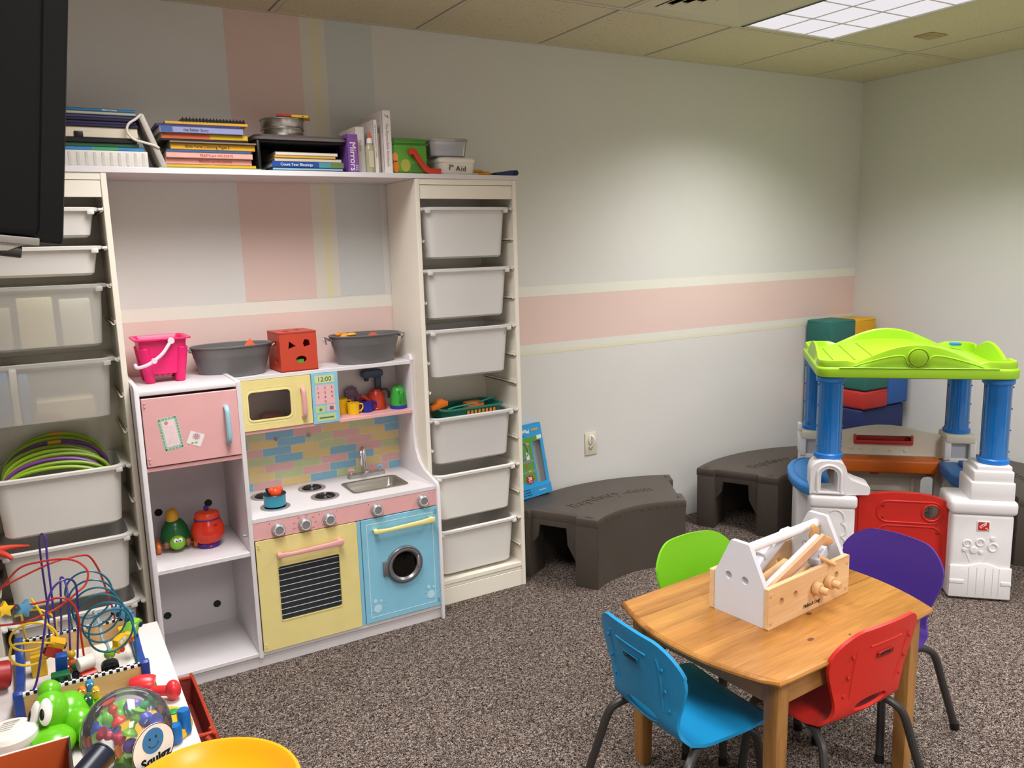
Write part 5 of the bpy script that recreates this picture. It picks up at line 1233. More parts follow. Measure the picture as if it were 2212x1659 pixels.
for z in (.115, .165): part('road_print', G().box(-.12, .062, -.0014, -.0008, z, z+.013, M=MPZ), pl('#878c92', .5), pz_, smooth=False)
part('road_print', G().tube([tuple(MPZ @ Vector((x, -.001, z))) for x, z in ((-.02, .27), (.02, .265), (.036, .24), (.036, .21), (.01, .195), (-.03, .19))], .005, 4), pl('#878c92', .5), pz_)
B_('building_print', .022, .040, -.0018, -.0008, .18, .215, '#e4e6ea', smooth=False)
for x, z, c in ((.04, .255, '#e5b62a'), (-.01, .18, '#e0a52a'), (.02, .155, '#d9531e'), (.03, .125, '#e2b52a'), (-.03, .13, '#3f86c8'), (0, .20, '#2f7fc6')): part('vehicle_print', G().box(x-.008, x+.008, -.0020, -.0012, z-.004, z+.004, M=MPZ), pl(c, .45), pz_, smooth=False)
B_('letter_patch', -.05, -.02, -.0018, -.0008, .205, .245, '#2f8fd0', smooth=False)
star = [(.022+.028*(1 if k % 2 == 0 else .62)*math.cos(k*PI/8), .085+.024*(1 if k % 2 == 0 else .7)*math.sin(k*PI/8)) for k in range(16)]
part('piece_badge', G().prism(star, -.0026, -.0008, 'xz', M=MPZ), pl('#b5261c', .45), pz_, smooth=False)
text('28', .022, MPZ @ TR(.022, -.003, .089) @ FRONT, M_WHT, pz_, bold=.0006)
text('PIECES', .007, MPZ @ TR(.022, -.003, .074) @ FRONT, M_WHT, pz_)
text('Planes', .026, MPZ @ TR(.03, -.0006, .315) @ FRONT @ rot('Z', 180), M_WHT, pz_, bold=.0006)
text('Trains', .012, MPZ @ TR(.02, -.0006, .295) @ FRONT @ rot('Z', 180), pl('#17568a'), pz_)
text('S', .04, MPZ @ TR(-.03, -.002, .225) @ FRONT, M_WHT, pz_, bold=.001)
B_('toy_print', .075, .115, -.0010, 0, .312, .322, '#d99a3c', smooth=False)
B_('age_label', .100, .128, -.0012, 0, .268, .286, '#e8ecee', smooth=False)
text('WARNING', .009, MPZ @ TR(.082, -.0046, .024) @ FRONT, M_WHT, pz_)
for k, w in enumerate(('PRESS-OUT PIECES', 'PLANES, TRAINS', 'ACTIVITY BOOK')): text(w, .009, MPZ @ TR(-.02, -.0046, .014+.012*k) @ FRONT, pl('#123f66'), pz_)

# ================================================================= CHILDREN'S TABLE
tb = thing('play_table', 'small honey pine play table with bowed ends in the middle of four chairs', 'table', (-2.70, -1.80, 0), 3.4)
M_PINE = wood_mat('pine_top', '#84531f', '#b87f3c', 1.0, .28, 'X', 9)
M_PINE_L = wood_mat('pine_leg', '#7d5426', '#a97a42', 1.0, .4, 'Z', 14)
M_PINE_A = wood_mat('pine_apron', '#7d5426', '#a97a42', 1.0, .4, 'X', 14)
def tp_(n, g, m, **k): return part(n, g, m, tb, world=False, **k)
out_ = []
def bulge(p0, p1, b, n=14):
    L = []
    dx, dy = p1[0]-p0[0], p1[1]-p0[1]; ln = math.hypot(dx, dy)
    for i in range(n):
        t = i/n; k = 4*t*(1-t)*b; L.append((p0[0]+dx*t+dy/ln*k, p0[1]+dy*t-dx/ln*k))
    return L
cs_ = [(-.322, -.268), (.322, -.268), (.322, .268), (-.322, .268)]
outl = bulge(cs_[0], cs_[1], .004) + bulge(cs_[1], cs_[2], .062) + bulge(cs_[2], cs_[3], .004) + bulge(cs_[3], cs_[0], .062)
# five glued boards, each a slice of the outline
ysl = [-.285, -.165, -.055, .055, .165, .285]
top = tp_('table_top', G().prism([(x*.985, y*.985) for x, y in outl], .478, .484, 'xy', .001), M_PINE)
def clip(poly, lo, hi):
    def cl(P, f, v):
        o_ = []
        for i in range(len(P)):
            a, b = P[i], P[(i+1) % len(P)]; ia, ib = f(a[1]), f(b[1])
            if ia: o_.append(a)
            if ia != ib:
                t = (v-a[1])/(b[1]-a[1]); o_.append((a[0]+(b[0]-a[0])*t, v))
        return o_
    P = cl(poly, lambda y: y >= lo, lo); return cl(P, lambda y: y <= hi, hi)
for k in range(5):
    P = clip(outl, ysl[k], ysl[k+1])
    m = wood_mat('pine_board_%d' % k, ['#84531f', '#8b5823', '#7e4e1b', '#8e5c25', '#855421'][k], ['#b87f3c', '#be8641', '#b17836', '#c08a44', '#b9813d'][k], 1.0, .27, 'X', 9+k)
    part('board', G().prism(P, .4842, .5, 'xy', .0012, seg=1), m, top, world=False, smooth=False)
part('rim_edge', G().tube([(x, y, .4905) for x, y in outl], .0085, 8, smooth=False, closed=True), M_PINE, top, world=False)
for x, y, a, b in ((.025, -.095, .010, .006), (-.095, -.188, .011, .006), (.007, -.232, .004, .003)):
    part('knot', G().prism(circ(x, y, a, 18, b), .4995, .5004, 'xy'), pl('#5e3016', .35), top, world=False)
for sx in (-1, 1):
    for sy in (-1, 1):
        x, y = sx*.283, sy*.232
        g = G().rings([ring3(rr(x-.016, x+.016, y-.016, y+.016, .004, 2), 0), ring3(rr(x-.019+ (0), x+.019, y-.019, y+.019, .004, 2), .03), ring3(rr(x-.022, x+.022, y-.022, y+.022, .004, 2), .478)])
        tp_('leg', g, M_PINE_L)
for sy in (-1, 1):
    tp_('apron', G().box(-.262, .262, sy*.236-.009, sy*.236+.009, .408, .478, .001, seg=1), M_PINE_A)
for sx in (-1, 1):
    tp_('apron', G().box(sx*.288-.009, sx*.288+.009, -.212, .212, .408, .478, .001, seg=1), wood_mat('pine_apron_y', '#7d5426', '#a97a42', 1.0, .4, 'Y', 14))

# ================================================================= CHAIRS
M_LEG = mat('leg_paint', '#3b3836', .42, metal=.3, bump=.08, bscale=400)
def chair_shell():
    # profile (y, z) against path length s; seat front at s=0, back top at s=1
    prof = [(.165, .272), (.158, .288), (.13, .298), (.06, .296), (-.02, .291), (-.08, .289), (-.115, .296), (-.138, .318), (-.148, .345), (-.156, .38), (-.166, .43), (-.178, .49), (-.190, .545), (-.196, .572)]
    d = [0]
    for i in range(1, len(prof)): d.append(d[-1]+math.dist(prof[i], prof[i-1]))
    L = d[-1]
    def at(s):
        s = max(0, min(L, s))
        for i in range(1, len(d)):
            if s <= d[i] + 1e-9:
                t = (s-d[i-1])/(d[i]-d[i-1]); a, b = prof[i-1], prof[i]
                return a[0]+(b[0]-a[0])*t, a[1]+(b[1]-a[1])*t
        return prof[-1]
    sb = d[7]                       # bend
    def halfw(s):
        # width: seat .165, waist .135, back .165 rounded top
        pts = [(0, .150), (.02, .160), (.12, .166), (.22, .160), (sb-.03, .148), (sb+.025, .130), (sb+.17, .168), (L-.08, .173), (L, .168)]
        for i in range(1, len(pts)):
            if s <= pts[i][0]:
                t = (s-pts[i-1][0])/(pts[i][0]-pts[i-1][0]); t = t*t*(3-2*t); return pts[i-1][1]+(pts[i][1]-pts[i-1][1])*t
        return pts[-1][1]
    outl = []
    n = 64
    for i in range(n+1):
        s = L*(1-(1-i/n)**1.3); w = halfw(s)
        r = .115
        if s > L-r: w -= .100*(1-math.sqrt(max(0, 1-((s-(L-r))/r)**2)))
        if s < .03: w -= .03*(1-math.sqrt(max(0, 1-((.03-s)/.03)**2)))
        outl.append((w, s))
    full = outl + [(-w, s) for w, s in outl[::-1]]
    # crown the top edge slightly
    m_ = 10; wt = outl[-1][0]
    crown = [(wt-2*wt*i/m_, L+.0035*math.sin(PI*i/m_)) for i in range(1, m_)]
    full = outl + crown + [(-w, s) for w, s in outl[::-1]]
    hs = sb+.012
    hole = [(.064*math.cos(t), hs+.012+.021*math.sin(t)) for t in [2*PI*i/26 for i in range(26)]]
    V = [Vector(p) for p in full]; E = [(i, (i+1) % len(full)) for i in range(len(full))]
    b = len(V); V += [Vector(p) for p in hole]; E += [(b+i, b+(i+1) % len(hole)) for i in range(len(hole))]
    s = .016
    while s < L:
        w = -.16
        while w <= .161:
            if inside(full, (w, s)) and not inside([(x*1.12, hs+.012+(y-hs-.012)*1.25) for x, y in hole], (w, s)) and min(math.dist((w, s), p) for p in full) > .008: V.append(Vector((w, s)))
            w += .016
        s += .0125
    vo, eo, fo, _, _, _ = delaunay_2d_cdt(V, E, [], 0, 1e-6)
    tris = [t for t in fo if inside(full, cen(vo, t)) and not inside(hole, cen(vo, t))]
    def P3(p, off):
        y, z = at(p[1]); y2, z2 = at(p[1]+.004); y1, z1 = at(p[1]-.004)
        if p[1] > L: z += p[1]-L
        ty, tz = y2-y1, z2-z1; l = math.hypot(ty, tz) or 1; ny, nz = tz/l, -ty/l        # normal towards sitter: for the seat up, for the back forward
        k = max(0, min(1, (p[1]-sb)/.08))
        cur = (.10*k + .035*(1-k)) * (p[0]/.165)**2 * .28
        # back edges come forward, seat edges curl up a little
        ns = 1
        sgnY = -ty/l; 
        up = (-tz/l, ty/l) if False else (ny, nz)
        # choose direction facing (forward/up)
        dy, dz = (ny, nz) if (ny + nz) > 0 else (-ny, -nz)
        return (p[0], y+dy*(cur+off), z+dz*(cur+off))
    nn = len(vo)
    vs = [P3(p, 0) for p in vo] + [P3(p, -.009) for p in vo]
    fs = [tuple(t) for t in tris] + [tuple(i+nn for i in t[::-1]) for t in tris]
    ec = set((t[i], t[(i+1) % len(t)]) for t in tris for i in range(len(t)))
    for a, b_ in ec:
        if (b_, a) not in ec: fs.append((b_, a, a+nn, b_+nn))
    return G().add(vs, fs)
SHELL = chair_shell()
def chair(loc, rz, col, lb, colname):
    t = thing('child_chair', lb, 'chair', (loc[0], loc[1], 0), rz, "moulded children's chairs around the play table")
    me = mesh_of(SHELL, mat('chair_'+colname, col, .45, bump=.25, bscale=320), ang=50)
    sh = part('seat_shell', me, None, t, world=False)
    # thickened rim on the back and moulded ribs behind it
    dark = mat('chair_rib_'+colname, col, .5); dim = mat('chair_dimple_'+colname, tuple(c*.68 for c in lin(col)[:3])+(1,), .6)
    for s in (-1, 1):
        part('back_rib', G().tube([(s*.088, -.1545, .375), (s*.092, -.162, .42), (s*.098, -.1755, .49), (s*.094, -.183, .525)], .0042, 8), dark, sh, world=False)
        for z, y in ((.385, -.159), (.44, -.1715), (.50, -.1835)): part('rib_dimple', G().ell((s*.110, y+.004, z), (.005, .003, .006), 8), dim, sh, world=False)
    part('back_ledge', G().tube([(-.06, -.1885, .520), (0, -.192, .522), (.06, -.1885, .520)], .0042, 8), dark, sh, world=False)
    Mb = TR(0, -.1885, .488) @ rot('X', 12)
    pt = part('name_plate', G().box(-.030, .030, -.0012, .0012, -.008, .008, .001, M=Mb, seg=1), mat('plate_'+colname, tuple(c*.75 for c in lin(col)[:3])+(1,), .5), sh, world=False)
    part('plate_rim', G().tube([tuple(Mb @ Vector((x, -.0016, z))) for x, z in rr(-.028, .028, -.007, .007, .002, 2)], .0008, 4, smooth=False, closed=True), M_BLACK, sh, world=False)
    text('LIFETIME', .0105, Mb @ TR(0, -.0016, 0) @ FRONT, M_BLACK, sh, world=False, bold=.0002)
    for sx in (-1, 1):
        part('leg', G().tube([(sx*.118, -.03, .279), (sx*.135, -.085, .277), (sx*.152, -.125, .262), (sx*.163, -.145, .235), (sx*.180, -.165, .15), (sx*.205, -.200, .012)], .0115, 10), M_LEG, t, world=False)
        part('leg', G().tube([(sx*.118, .0, .279), (sx*.125, .06, .279), (sx*.135, .095, .265), (sx*.142, .108, .24), (sx*.150, .118, .15), (sx*.160, .132, .012)], .0115, 10), M_LEG, t, world=False)
        part('foot_cap', G().cyl((sx*.2065, -.202, .0), (sx*.2045, -.199, .022), .0135, n=12), M_BLACK, t, world=False)
        part('foot_cap', G().cyl((sx*.161, .1335, .0), (sx*.159, .131, .022), .0135, n=12), M_BLACK, t, world=False)
        part('under_rail', G().tube([(sx*.118, -.05, .279), (sx*.116, .02, .279)], .0115, 10, smooth=False), M_LEG, t, world=False)
    for y in (-.04, .03): part('cross_tube', G().cyl((-.12, y, .277), (.12, y, .277), .009), M_LEG, t, world=False)
    return t
# rz: 0 faces +y
chair((-3.020, -1.800), -92, '#1487bd', 'bright blue moulded chair at the left end of the play table', 'blue')
chair((-2.665, -1.935), 0, '#c9281c', 'red moulded chair at the near side of the play table', 'red')
chair((-2.300, -1.790), 94, '#4a2c8c', 'purple moulded chair at the right end of the play table', 'purple')
chair((-2.650, -1.590), 180, '#7ccb1c', 'lime green moulded chair at the far side of the play table', 'green')

# ================================================================= TOOL BOX
tool = thing('tool_box', 'wooden toy tool box with white end boards and a round handle on the play table', 'tool box', (-2.655, -1.79, .5005), 6.3)
M_LW = wood_mat('light_wood', '#c69a68', '#dfbb8c', 1.0, .42, 'X', 12)
M_LWG = mat('light_wood_plain', '#d2a877', .45, var=.12, vscale=30)
M_GP = mat('grey_white_paint', '#ccccd2', .45)
def tx(n, g, m, **k): return part(n, g, m, tool, world=False, **k)
holes = [circ(x, .057+.0*x, .0105, 18) for x in (-.133, -.070, .012, .074, .112)]
holes = [circ(-.140, .066, .0105, 18), circ(-.078, .068, .0105, 18), circ(.010, .062, .0105, 18), circ(.070, .064, .0105, 18), circ(.117, .070, .0105, 18)]
sb_ = tx('side_board', G().frame(rr(-.196, .182, 0, .114, .002, 1), holes, -.092, -.078), M_LW)
for x in (-.184, .170):
    for z in (.018, .094): part('dowel_cap', G().lathe([(.0072, 0), (.0065, .0016), (.001, .0024)], (0, 0, 0), 16, M=TR(x, -.092, z) @ rot('X', 90)), M_LWG, sb_, world=False)
# signature script on the side
sig = text('Melissa & Doug', .0150, TR(-.002, -.0926, .0195) @ FRONT, pl('#4a3a30', .6), sb_, world=False, shear=.35, kern=.85, name='signature')
tx('side_board', G().frame(rr(-.196, .182, 0, .114, .002, 1), [circ(x, .06, .0105, 18) for x in (-.12, -.05, .03, .1)], .088, .102), M_LW)
tx('bottom_board', G().box(-.18, .168, -.078, .088, .004, .012), M_LWG)
end = [(-.0775, 0), (.0875, 0), (.0875, .108), (.036, .212), (.033, .216), (-.022, .216), (-.026, .212), (-.0775, .108)]
tx('end_board', G().frame(end, [circ(.040, .113, .0115, 18), circ(-.014, .113, .0115, 18)], -.193, -.178, 'yz'), M_GP, label='grey white end board with two holes', ang=20)
tx('end_board', G().frame(end, [circ(.040, .113, .0115, 18), circ(-.014, .113, .0115, 18)], .164, .179, 'yz'), M_GP, label='grey white end board with two holes', ang=20)
tx('hole_back', G().prism(circ(.040, .113, .0113, 18), -.183, -.180, 'yz').prism(circ(-.014, .113, .0113, 18), -.183, -.180, 'yz'), M_GP)
tx('handle', G().cyl((-.180, .006, .188), (.166, .006, .188), .0135, n=26), pl('#e9e4e2', .38), label='white round handle')
for x in (.010, .070): 
    tl_ = T_ = None
def tworld(n, lb, cat, loc): return thing(n, lb, cat, tuple(Matrix.Translation((-2.655, -1.79, .5005)) @ Matrix.Rotation(math.radians(6.3), 4, 'Z') @ Vector(loc)), 6.3)
for k, (x, z) in enumerate(((.010, .062), (.070, .064))):
    b = tworld('wooden_bolt', ['wooden toy bolt with round nut in the left of two filled holes', 'wooden toy bolt with round nut in the right of two filled holes'][k], 'bolt', (x, -.093, z))
    part('nut', G().cyl((0, -.0005, 0), (0, -.020, 0), .0185, .0185, 24, bev=.002), M_LWG, b, world=False)
    part('shank', G().cyl((0, .03, 0), (0, -.042, 0), .0100, .0100, 18, bev=.0015), M_LWG, b, world=False)
    for j in range(3): part('thread', G().lathe([(.0100, 0), (.0108, .001), (.0100, .002)], (0, 0, 0), 18, M=TR(0, -.024-.005*j, 0) @ rot('X', 90), caps=False), M_LWG, b, world=False)
# tools lying inside: ruler/level, grey block tools, wrench, screw
W_ = lambda a, b, c: (a, b, c)
b = tworld('wooden_saw', 'long white topped wooden toy saw leaning out of the tool box', 'saw', (-.02, -.03, .09))
Ms = TR(.0, -.012, .045) @ rot('Z', -1) @ rot('Y', -21)
part('blade', G().box(-.155, .115, -.012, .002, -.012, .012, .0015, M=Ms, seg=1), pl('#e6e1df', .4), b, world=False)
part('edge_board', G().box(-.165, .125, -.0235, -.0125, -.014, .012, .0015, M=Ms, seg=1), mat('peach_wood', '#d6a47e', .45, var=.1, vscale=20), b, world=False)
b = tworld('toy_wrench', 'natural wood toy wrench head sticking up at the right end of the tool box', 'wrench', (.115, .0, .12))
wr = [(-.012, -.05), (.014, -.05), (.012, -.012), (.022, -.002), (.030, .010), (.040, .014), (.044, .022), (.036, .030), (.020, .030), (.016, .020), (.0, .018), (-.010, .026), (-.016, .040), (-.030, .042), (-.036, .032), (-.028, .022), (-.024, .006), (-.014, -.008)]
part('head', G().prism(wr, -.009, .009, 'xz', .002, M=TR(-.008, -.030, .034) @ rot('Z', -35) @ rot('Y', 30)), mat('beech', '#cf9a63', .4, var=.12, vscale=25), b, world=False)
b = tworld('toy_hammer', 'grey painted toy hammer head under the saw near the front board', 'hammer', (.06, -.05, .09))
part('head', G().box(-.030, .034, -.022, .012, -.014, .018, .002, M=TR(.012, -.004, .034) @ rot('Z', 12) @ rot('Y', -22)), pl('#bdbcc4', .45), b, world=False)
part('handle', G().cyl((-.12, .02, -.035), (.0, .0, .02), .007, n=14), M_LWG, b, world=False)
b = tworld('toy_square', 'white and grey toy set square with an L shape behind the saw', 'tool', (.0, .03, .11))
part('body', G().prism([(-.075, -.045), (.055, .030), (.085, .030), (.095, .058), (.060, .058), (.040, .044), (.028, .044), (-.015, .022), (-.045, .008), (-.085, -.030)], -.012, .012, 'xz', .0015, M=TR(-.02, .0, .02)), pl('#d2d0d6', .45), b, world=False)
part('step', G().box(-.03, .012, -.014, .014, .015, .040, .0015, M=TR(-.028, -.002, .018) @ rot('Y', -28)), pl('#dcdae0', .45), b, world=False)
b = tworld('toy_screw', 'small threaded wooden toy screw poking over the front board', 'screw', (.068, -.085, .118))
part('shank', G().cyl((-.014, .012, .016), (.020, -.020, -.006), .0062, n=14), mat('beech', '#cf9a63', .4), b, world=False)
for j in range(6):
    p = Vector((-.006+.0045*j, .0045-.0042*j, .0108-.0029*j)); part('thread', G().ell(tuple(p), (.0072, .004, .0068), 10, M=None), mat('beech', '#cf9a63', .4), b, world=False)
b = tworld('toy_screw', 'small threaded wooden toy screw behind the saw near the handle', 'screw', (-.02, .05, .14))
part('shank', G().cyl((-.01, .0, .0), (.01, .0, .018), .006, n=14).ell((-.012, 0, -.002), (.008, .008, .008), 10), mat('beech', '#cf9a63', .4), b, world=False)
b = tworld('toy_plank', 'plain wooden toy plank lying low in the tool box', 'plank', (-.05, .03, .06))
part('board', G().box(-.11, .12, -.015, .015, -.008, .008, .001, M=rot('Y', -12), seg=1), M_LWG, b, world=False)
b = tworld('toy_plank', 'dark slotted toy strip lying in the tool box behind the front board', 'plank', (.0, -.05, .06))
part('board', G().box(-.13, .11, -.010, .010, -.006, .006, .001, M=rot('Y', -14), seg=1), pl('#7d6a63', .5), b, world=False)
# ================================================================= TELEVISION (seen from behind, hung on an arm from the left wall)
tv = thing('television', 'black flat television at the upper left, seen from behind and below', 'television', (-4.9, -2.39, 1.53))
# leaning about the y axis: edge runs from (-4.377, z 1.528) to (-4.349, z 1.753)
MT = TR(-4.377, -2.39, 1.528) @ rot('Y', 7.1)
def tvp(n, g, m, **k): return part(n, g, m, tv, **k)
M_TVF0 = mat('tv_bezel0', '#060607', .4, spec=.3); tvp('front_bezel', G().box(-1.10, 0, .0, .022, 0, .64, .003, M=MT), M_TVF0)
tvp('screen', G().box(-1.085, -.015, .0215, .0235, .02, .625, M=MT), mat('screen_glass', '#050507', .1), smooth=False)
M_TVB = mat('tv_back', '#0b0b0d', .45, spec=.25); M_TVF = mat('tv_bezel', '#060607', .4, spec=.3)
tvp('back_cover', G().box(-1.08, -.020, -.020, .001, .004, .62, .008, M=MT), M_TVB)
tvp('back_hump', G().box(-.90, -.115, -.045, -.018, .05, .55, .012, M=MT), M_TVB)
tvp('usb_port', G().frame(rr(-.0725, -.0650, .200, .2265, .001, 1), [rr(-.0708, -.0667, .203, .2235, .001, 1)], -.0475+.026, -.0195, 'xz', M=MT), pl('#6e6e70', .4))
tvp('mount_screw', G().cyl((0, 0, 0), (0, -.004, 0), .004, n=12).ell((0, -.004, 0), .003, 8) if False else G().box(-.083, -.078, -.024, -.019, .125, .155, .002, M=MT), pl('#5d5a57', .35))
MU = pl('#8b857d', .4)
tvp('bottom_plate', G().box(-.95, -.020, -.018, .015, -.003, .004, .001, M=MT), MU)
for i in range(5): tvp('vent_slot', G().box(-.112-.018*i, -.102-.018*i, -.0185, -.0165, -.0025, .0035, M=MT), M_BLACK)
tvp('sensor_bar', G().cyl(tuple(MT @ Vector((-.080, -.008, -.008))), tuple(MT @ Vector((-.034, -.008, -.010))), .006, n=14, bev=.001), pl('#3a3836', .35))
tvp('foot_bracket', G().prism([(-.13, -.002), (-.03, -.002), (-.045, -.010), (-.085, -.014), (-.14, -.010)], -.015, .012, 'xz', .001, M=MT), pl('#a59e94', .4))
tvp('wall_arm', G().box(-5.6, -5.0, -2.47, -2.44, 1.74, 1.80, .004).box(-5.05, -4.9, -2.47, -2.41, 1.70, 1.84, .004), M_BLACK)

# ================================================================= WHITE TABLE AND ITS TOYS
wt = thing('side_table', 'white square legged low table at the lower left, covered with toys', 'table', (-4.465, -1.36, 0))
M_WT = mat('table_white', '#d9d1cd', .35, var=.015, vscale=6)
part('table_top', G().box(-4.74, -4.19, -1.92, -.80, .40, .45, .0015, seg=1), M_WT, wt)
for x in (-4.74, -4.24):
    for y in (-1.92, -.85): part('leg', G().box(x, x+.05, y, y+.05, 0, .40, .001, seg=1), M_WT, wt)
TZ = .4505
# bead maze
mz = thing('bead_maze', 'wooden bead maze with blue side rails and coloured looping wires', 'bead maze', (-4.39, -1.03, TZ))
def mp(n, g, m, **k): return part(n, g, m, mz, **k)
M_BR = pl('#1f418f', .35); M_BIRCH = wood_mat('birch', '#c0935a', '#d9b379', 1, .45, 'X', 10)
BL, BR_, BF, BB = -4.535, -4.262, -1.185, -.875
zt = .515
for x0, x1 in ((BL-.010, BL+.010), (BR_-.010, BR_+.010)):
    mp('side_rail', G().prism([(BF-.012, TZ), (BF-.012, zt+.003), (BF-.006, zt+.008), (BF+.006, zt+.006), (BF+.03, zt-.018), (BF+.09, zt-.036), (BF+.155, zt-.042), (BB-.09, zt-.036), (BB-.03, zt-.018), (BB-.006, zt+.006), (BB+.006, zt+.008), (BB+.012, zt+.003), (BB+.012, TZ)], x0, x1, 'yz', .003), M_BR)
for y in (BF, BB):
    mp('end_panel', G().box(BL+.010, BR_-.010, y-.006, y+.006, TZ, zt-.006, .001, seg=1), M_BIRCH)
    tr = mp('top_strip', G().box(BL+.010, BR_-.010, y-.0065, y+.0065, zt-.006, zt), M_WHT, smooth=False)
    for i in range(16):
        x = BL+.016+.016*i
        part('check_square', G().box(x, x+.008, y-.0068, y-.001, zt-.0055, zt+.0004), M_BLACK, tr, smooth=False)
        part('check_square', G().box(x+.008, min(x+.016, BR_-.011), y+.0, y+.0068, zt-.0055, zt+.0004), M_BLACK, tr, smooth=False)
mp('floor_panel', G().box(BL+.010, BR_-.010, BF+.006, BB-.006, TZ, TZ+.006), pl('#e9e4da', .45), smooth=False)
mp('corner_block', G().box(-4.51, -4.475, -.995, -.955, TZ+.006, TZ+.062, .002), pl('#dcb01e', .4))
mp('corner_block', G().box(-4.30, -4.275, -.92, -.895, TZ+.006, TZ+.05, .002), pl('#dcb01e', .4))
def wire(n, pts, r, col, lb): return mp('wire', G().tube(pts, r, 8), pl(col, .3), label=lb)
wire('a', [(-4.463, -0.88, 0.515), (-4.459, -0.895, 0.61), (-4.459, -0.91, 0.682), (-4.459, -0.925, 0.753), (-4.457, -0.94, 0.801), (-4.449, -0.955, 0.821), (-4.443, -0.97, 0.81), (-4.444, -0.985, 0.761), (-4.444, -1.0, 0.705), (-4.445, -1.015, 0.627), (-4.447, -1.03, 0.555), (-4.45, -1.06, .50), (-4.45, -1.10, .458)], .0026, '#3d2a80', 'tall narrow purple wire')
wire('b', [(-4.509, -1.185, 0.507), (-4.494, -1.18, 0.535), (-4.477, -1.17, 0.6), (-4.462, -1.16, 0.664), (-4.453, -1.15, 0.706), (-4.44, -1.14, 0.735), (-4.42, -1.13, 0.748), (-4.4, -1.12, 0.744), (-4.39, -1.11, 0.724), (-4.39, -1.1, 0.683), (-4.396, -1.09, 0.605), (-4.406, -1.08, 0.512), (-4.408, -1.08, .458)], .0026, '#3d2a80', 'wide purple wire')
wire('c', [(-4.436, -0.88, 0.51), (-4.428, -0.921, 0.599), (-4.422, -0.943, 0.68), (-4.418, -0.964, 0.699), (-4.412, -0.986, 0.695), (-4.409, -1.007, 0.666), (-4.414, -1.029, 0.598), (-4.419, -1.05, 0.531), (-4.42, -1.05, .458)], .0026, '#3d2a80', 'short purple wire')
wire('d', [(-4.578, -0.98, 0.696), (-4.553, -0.99, 0.708), (-4.507, -1.0, 0.756), (-4.458, -1.01, 0.766), (-4.413, -1.02, 0.766), (-4.382, -1.03, 0.757), (-4.363, -1.04, 0.738), (-4.359, -1.05, 0.723), (-4.368, -1.06, 0.701), (-4.391, -1.07, 0.687), (-4.427, -1.08, 0.667), (-4.467, -1.09, 0.657), (-4.508, -1.1, 0.654), (-4.555, -1.11, 0.662), (-4.60, -1.12, 0.675), (-4.625, -1.115, .69), (-4.61, -1.11, .703), (-4.55, -1.1, 0.706), (-4.532, -1.102, 0.701), (-4.487, -1.104, 0.696), (-4.453, -1.107, 0.697), (-4.433, -1.109, 0.7), (-4.413, -1.111, 0.693), (-4.399, -1.113, 0.673), (-4.393, -1.116, 0.647), (-4.392, -1.118, 0.596), (-4.391, -1.12, 0.528), (-4.391, -1.13, .458)], .0026, '#b02a22', 'long red wire')
wire('e', [(-4.304, -0.875, 0.512), (-4.305, -0.89, 0.548), (-4.32, -0.904, 0.635), (-4.33, -0.918, 0.683), (-4.347, -0.931, 0.727), (-4.368, -0.945, 0.741), (-4.424, -0.959, 0.743), (-4.489, -0.973, 0.729), (-4.553, -0.986, 0.709), (-4.6, -1.0, 0.694), (-4.61, -.995, .688), (-4.578, -0.98, 0.696)], .0026, '#b02a22', 'red wire rising from the far rail')
hx = [(-4.408, -.875, .512), (-4.41, -.895, .572), (-4.412, -.91, .62)]
import_c = [(-4.361, -0.93, 0.638), (-4.357, -0.97, 0.626), (-4.35, -1.012, 0.617), (-4.344, -1.053, 0.612), (-4.333, -1.094, 0.605), (-4.322, -1.135, 0.592)]
for k in range(5*14+6):
    u = k/14; i = min(int(u), 4); f = u-i; c0, c1 = import_c[i], import_c[min(i+1, 5)]
    f2 = min(f, 1)
    cx_, cy_, cz_ = [c0[j]+(c1[j]-c0[j])*f2 for j in range(3)]
    a_ = PI - 2*PI*u; hx.append((cx_+.054*math.cos(a_), cy_, cz_+.058*math.sin(a_)))
hx += [(-4.276, -1.155, 0.60), (-4.276, -1.173, 0.556), (-4.281, -1.185, 0.506)]
mp('wire', G().tube(hx, .0026, 8, sub=3), pl('#1b5a70', .3), label='teal spiral wire')
yl = [(-4.517, -0.875, 0.512), (-4.52, -0.9, 0.566), (-4.519, -0.915, 0.601)]
for k in range(2*14+1):
    u = k/14; cy_ = -.93-.075*u; a_ = PI*.75-2*PI*u
    yl.append((-4.495+.052*math.cos(a_), cy_, .575+.045*math.sin(a_)-.006*u))
yl += [(-4.47, -1.09, .585), (-4.452, -1.07, .566), (-4.448, -1.06, .53), (-4.45, -1.06, .458)]
mp('wire', G().tube(yl, .0030, 8, sub=3), pl('#dcb422', .3), label='yellow spiral wire')
wire('y2', [(-4.492, -0.93, 0.645), (-4.478, -0.955, 0.622), (-4.462, -0.977, 0.585), (-4.452, -0.99, 0.566)], .003, '#dcb422', 'yellow wire')
mp('wire', G().tube([(-4.353, -0.88, 0.512), (-4.353, -0.92, 0.57), (-4.346, -0.98, 0.56), (-4.344, -1.04, 0.536), (-4.335, -1.1, 0.539), (-4.335, -1.12, .46)], .004, 8), mat('clear_tube', '#b9cdd6', .2, trans=.5), label='clear tube wire')
def star3(c, r, h, col, ang, lb):
    M = TR(*c) @ Euler((math.radians(75), math.radians(ang), math.radians(20))).to_matrix().to_4x4()
    mp('star_bead', G().prism([(r*(1 if k % 2 == 0 else .5)*math.sin(k*PI/5), r*(1 if k % 2 == 0 else .5)*math.cos(k*PI/5)) for k in range(10)], -h/2, h/2, 'xy', .001, M=M), pl(col, .35), label=lb)
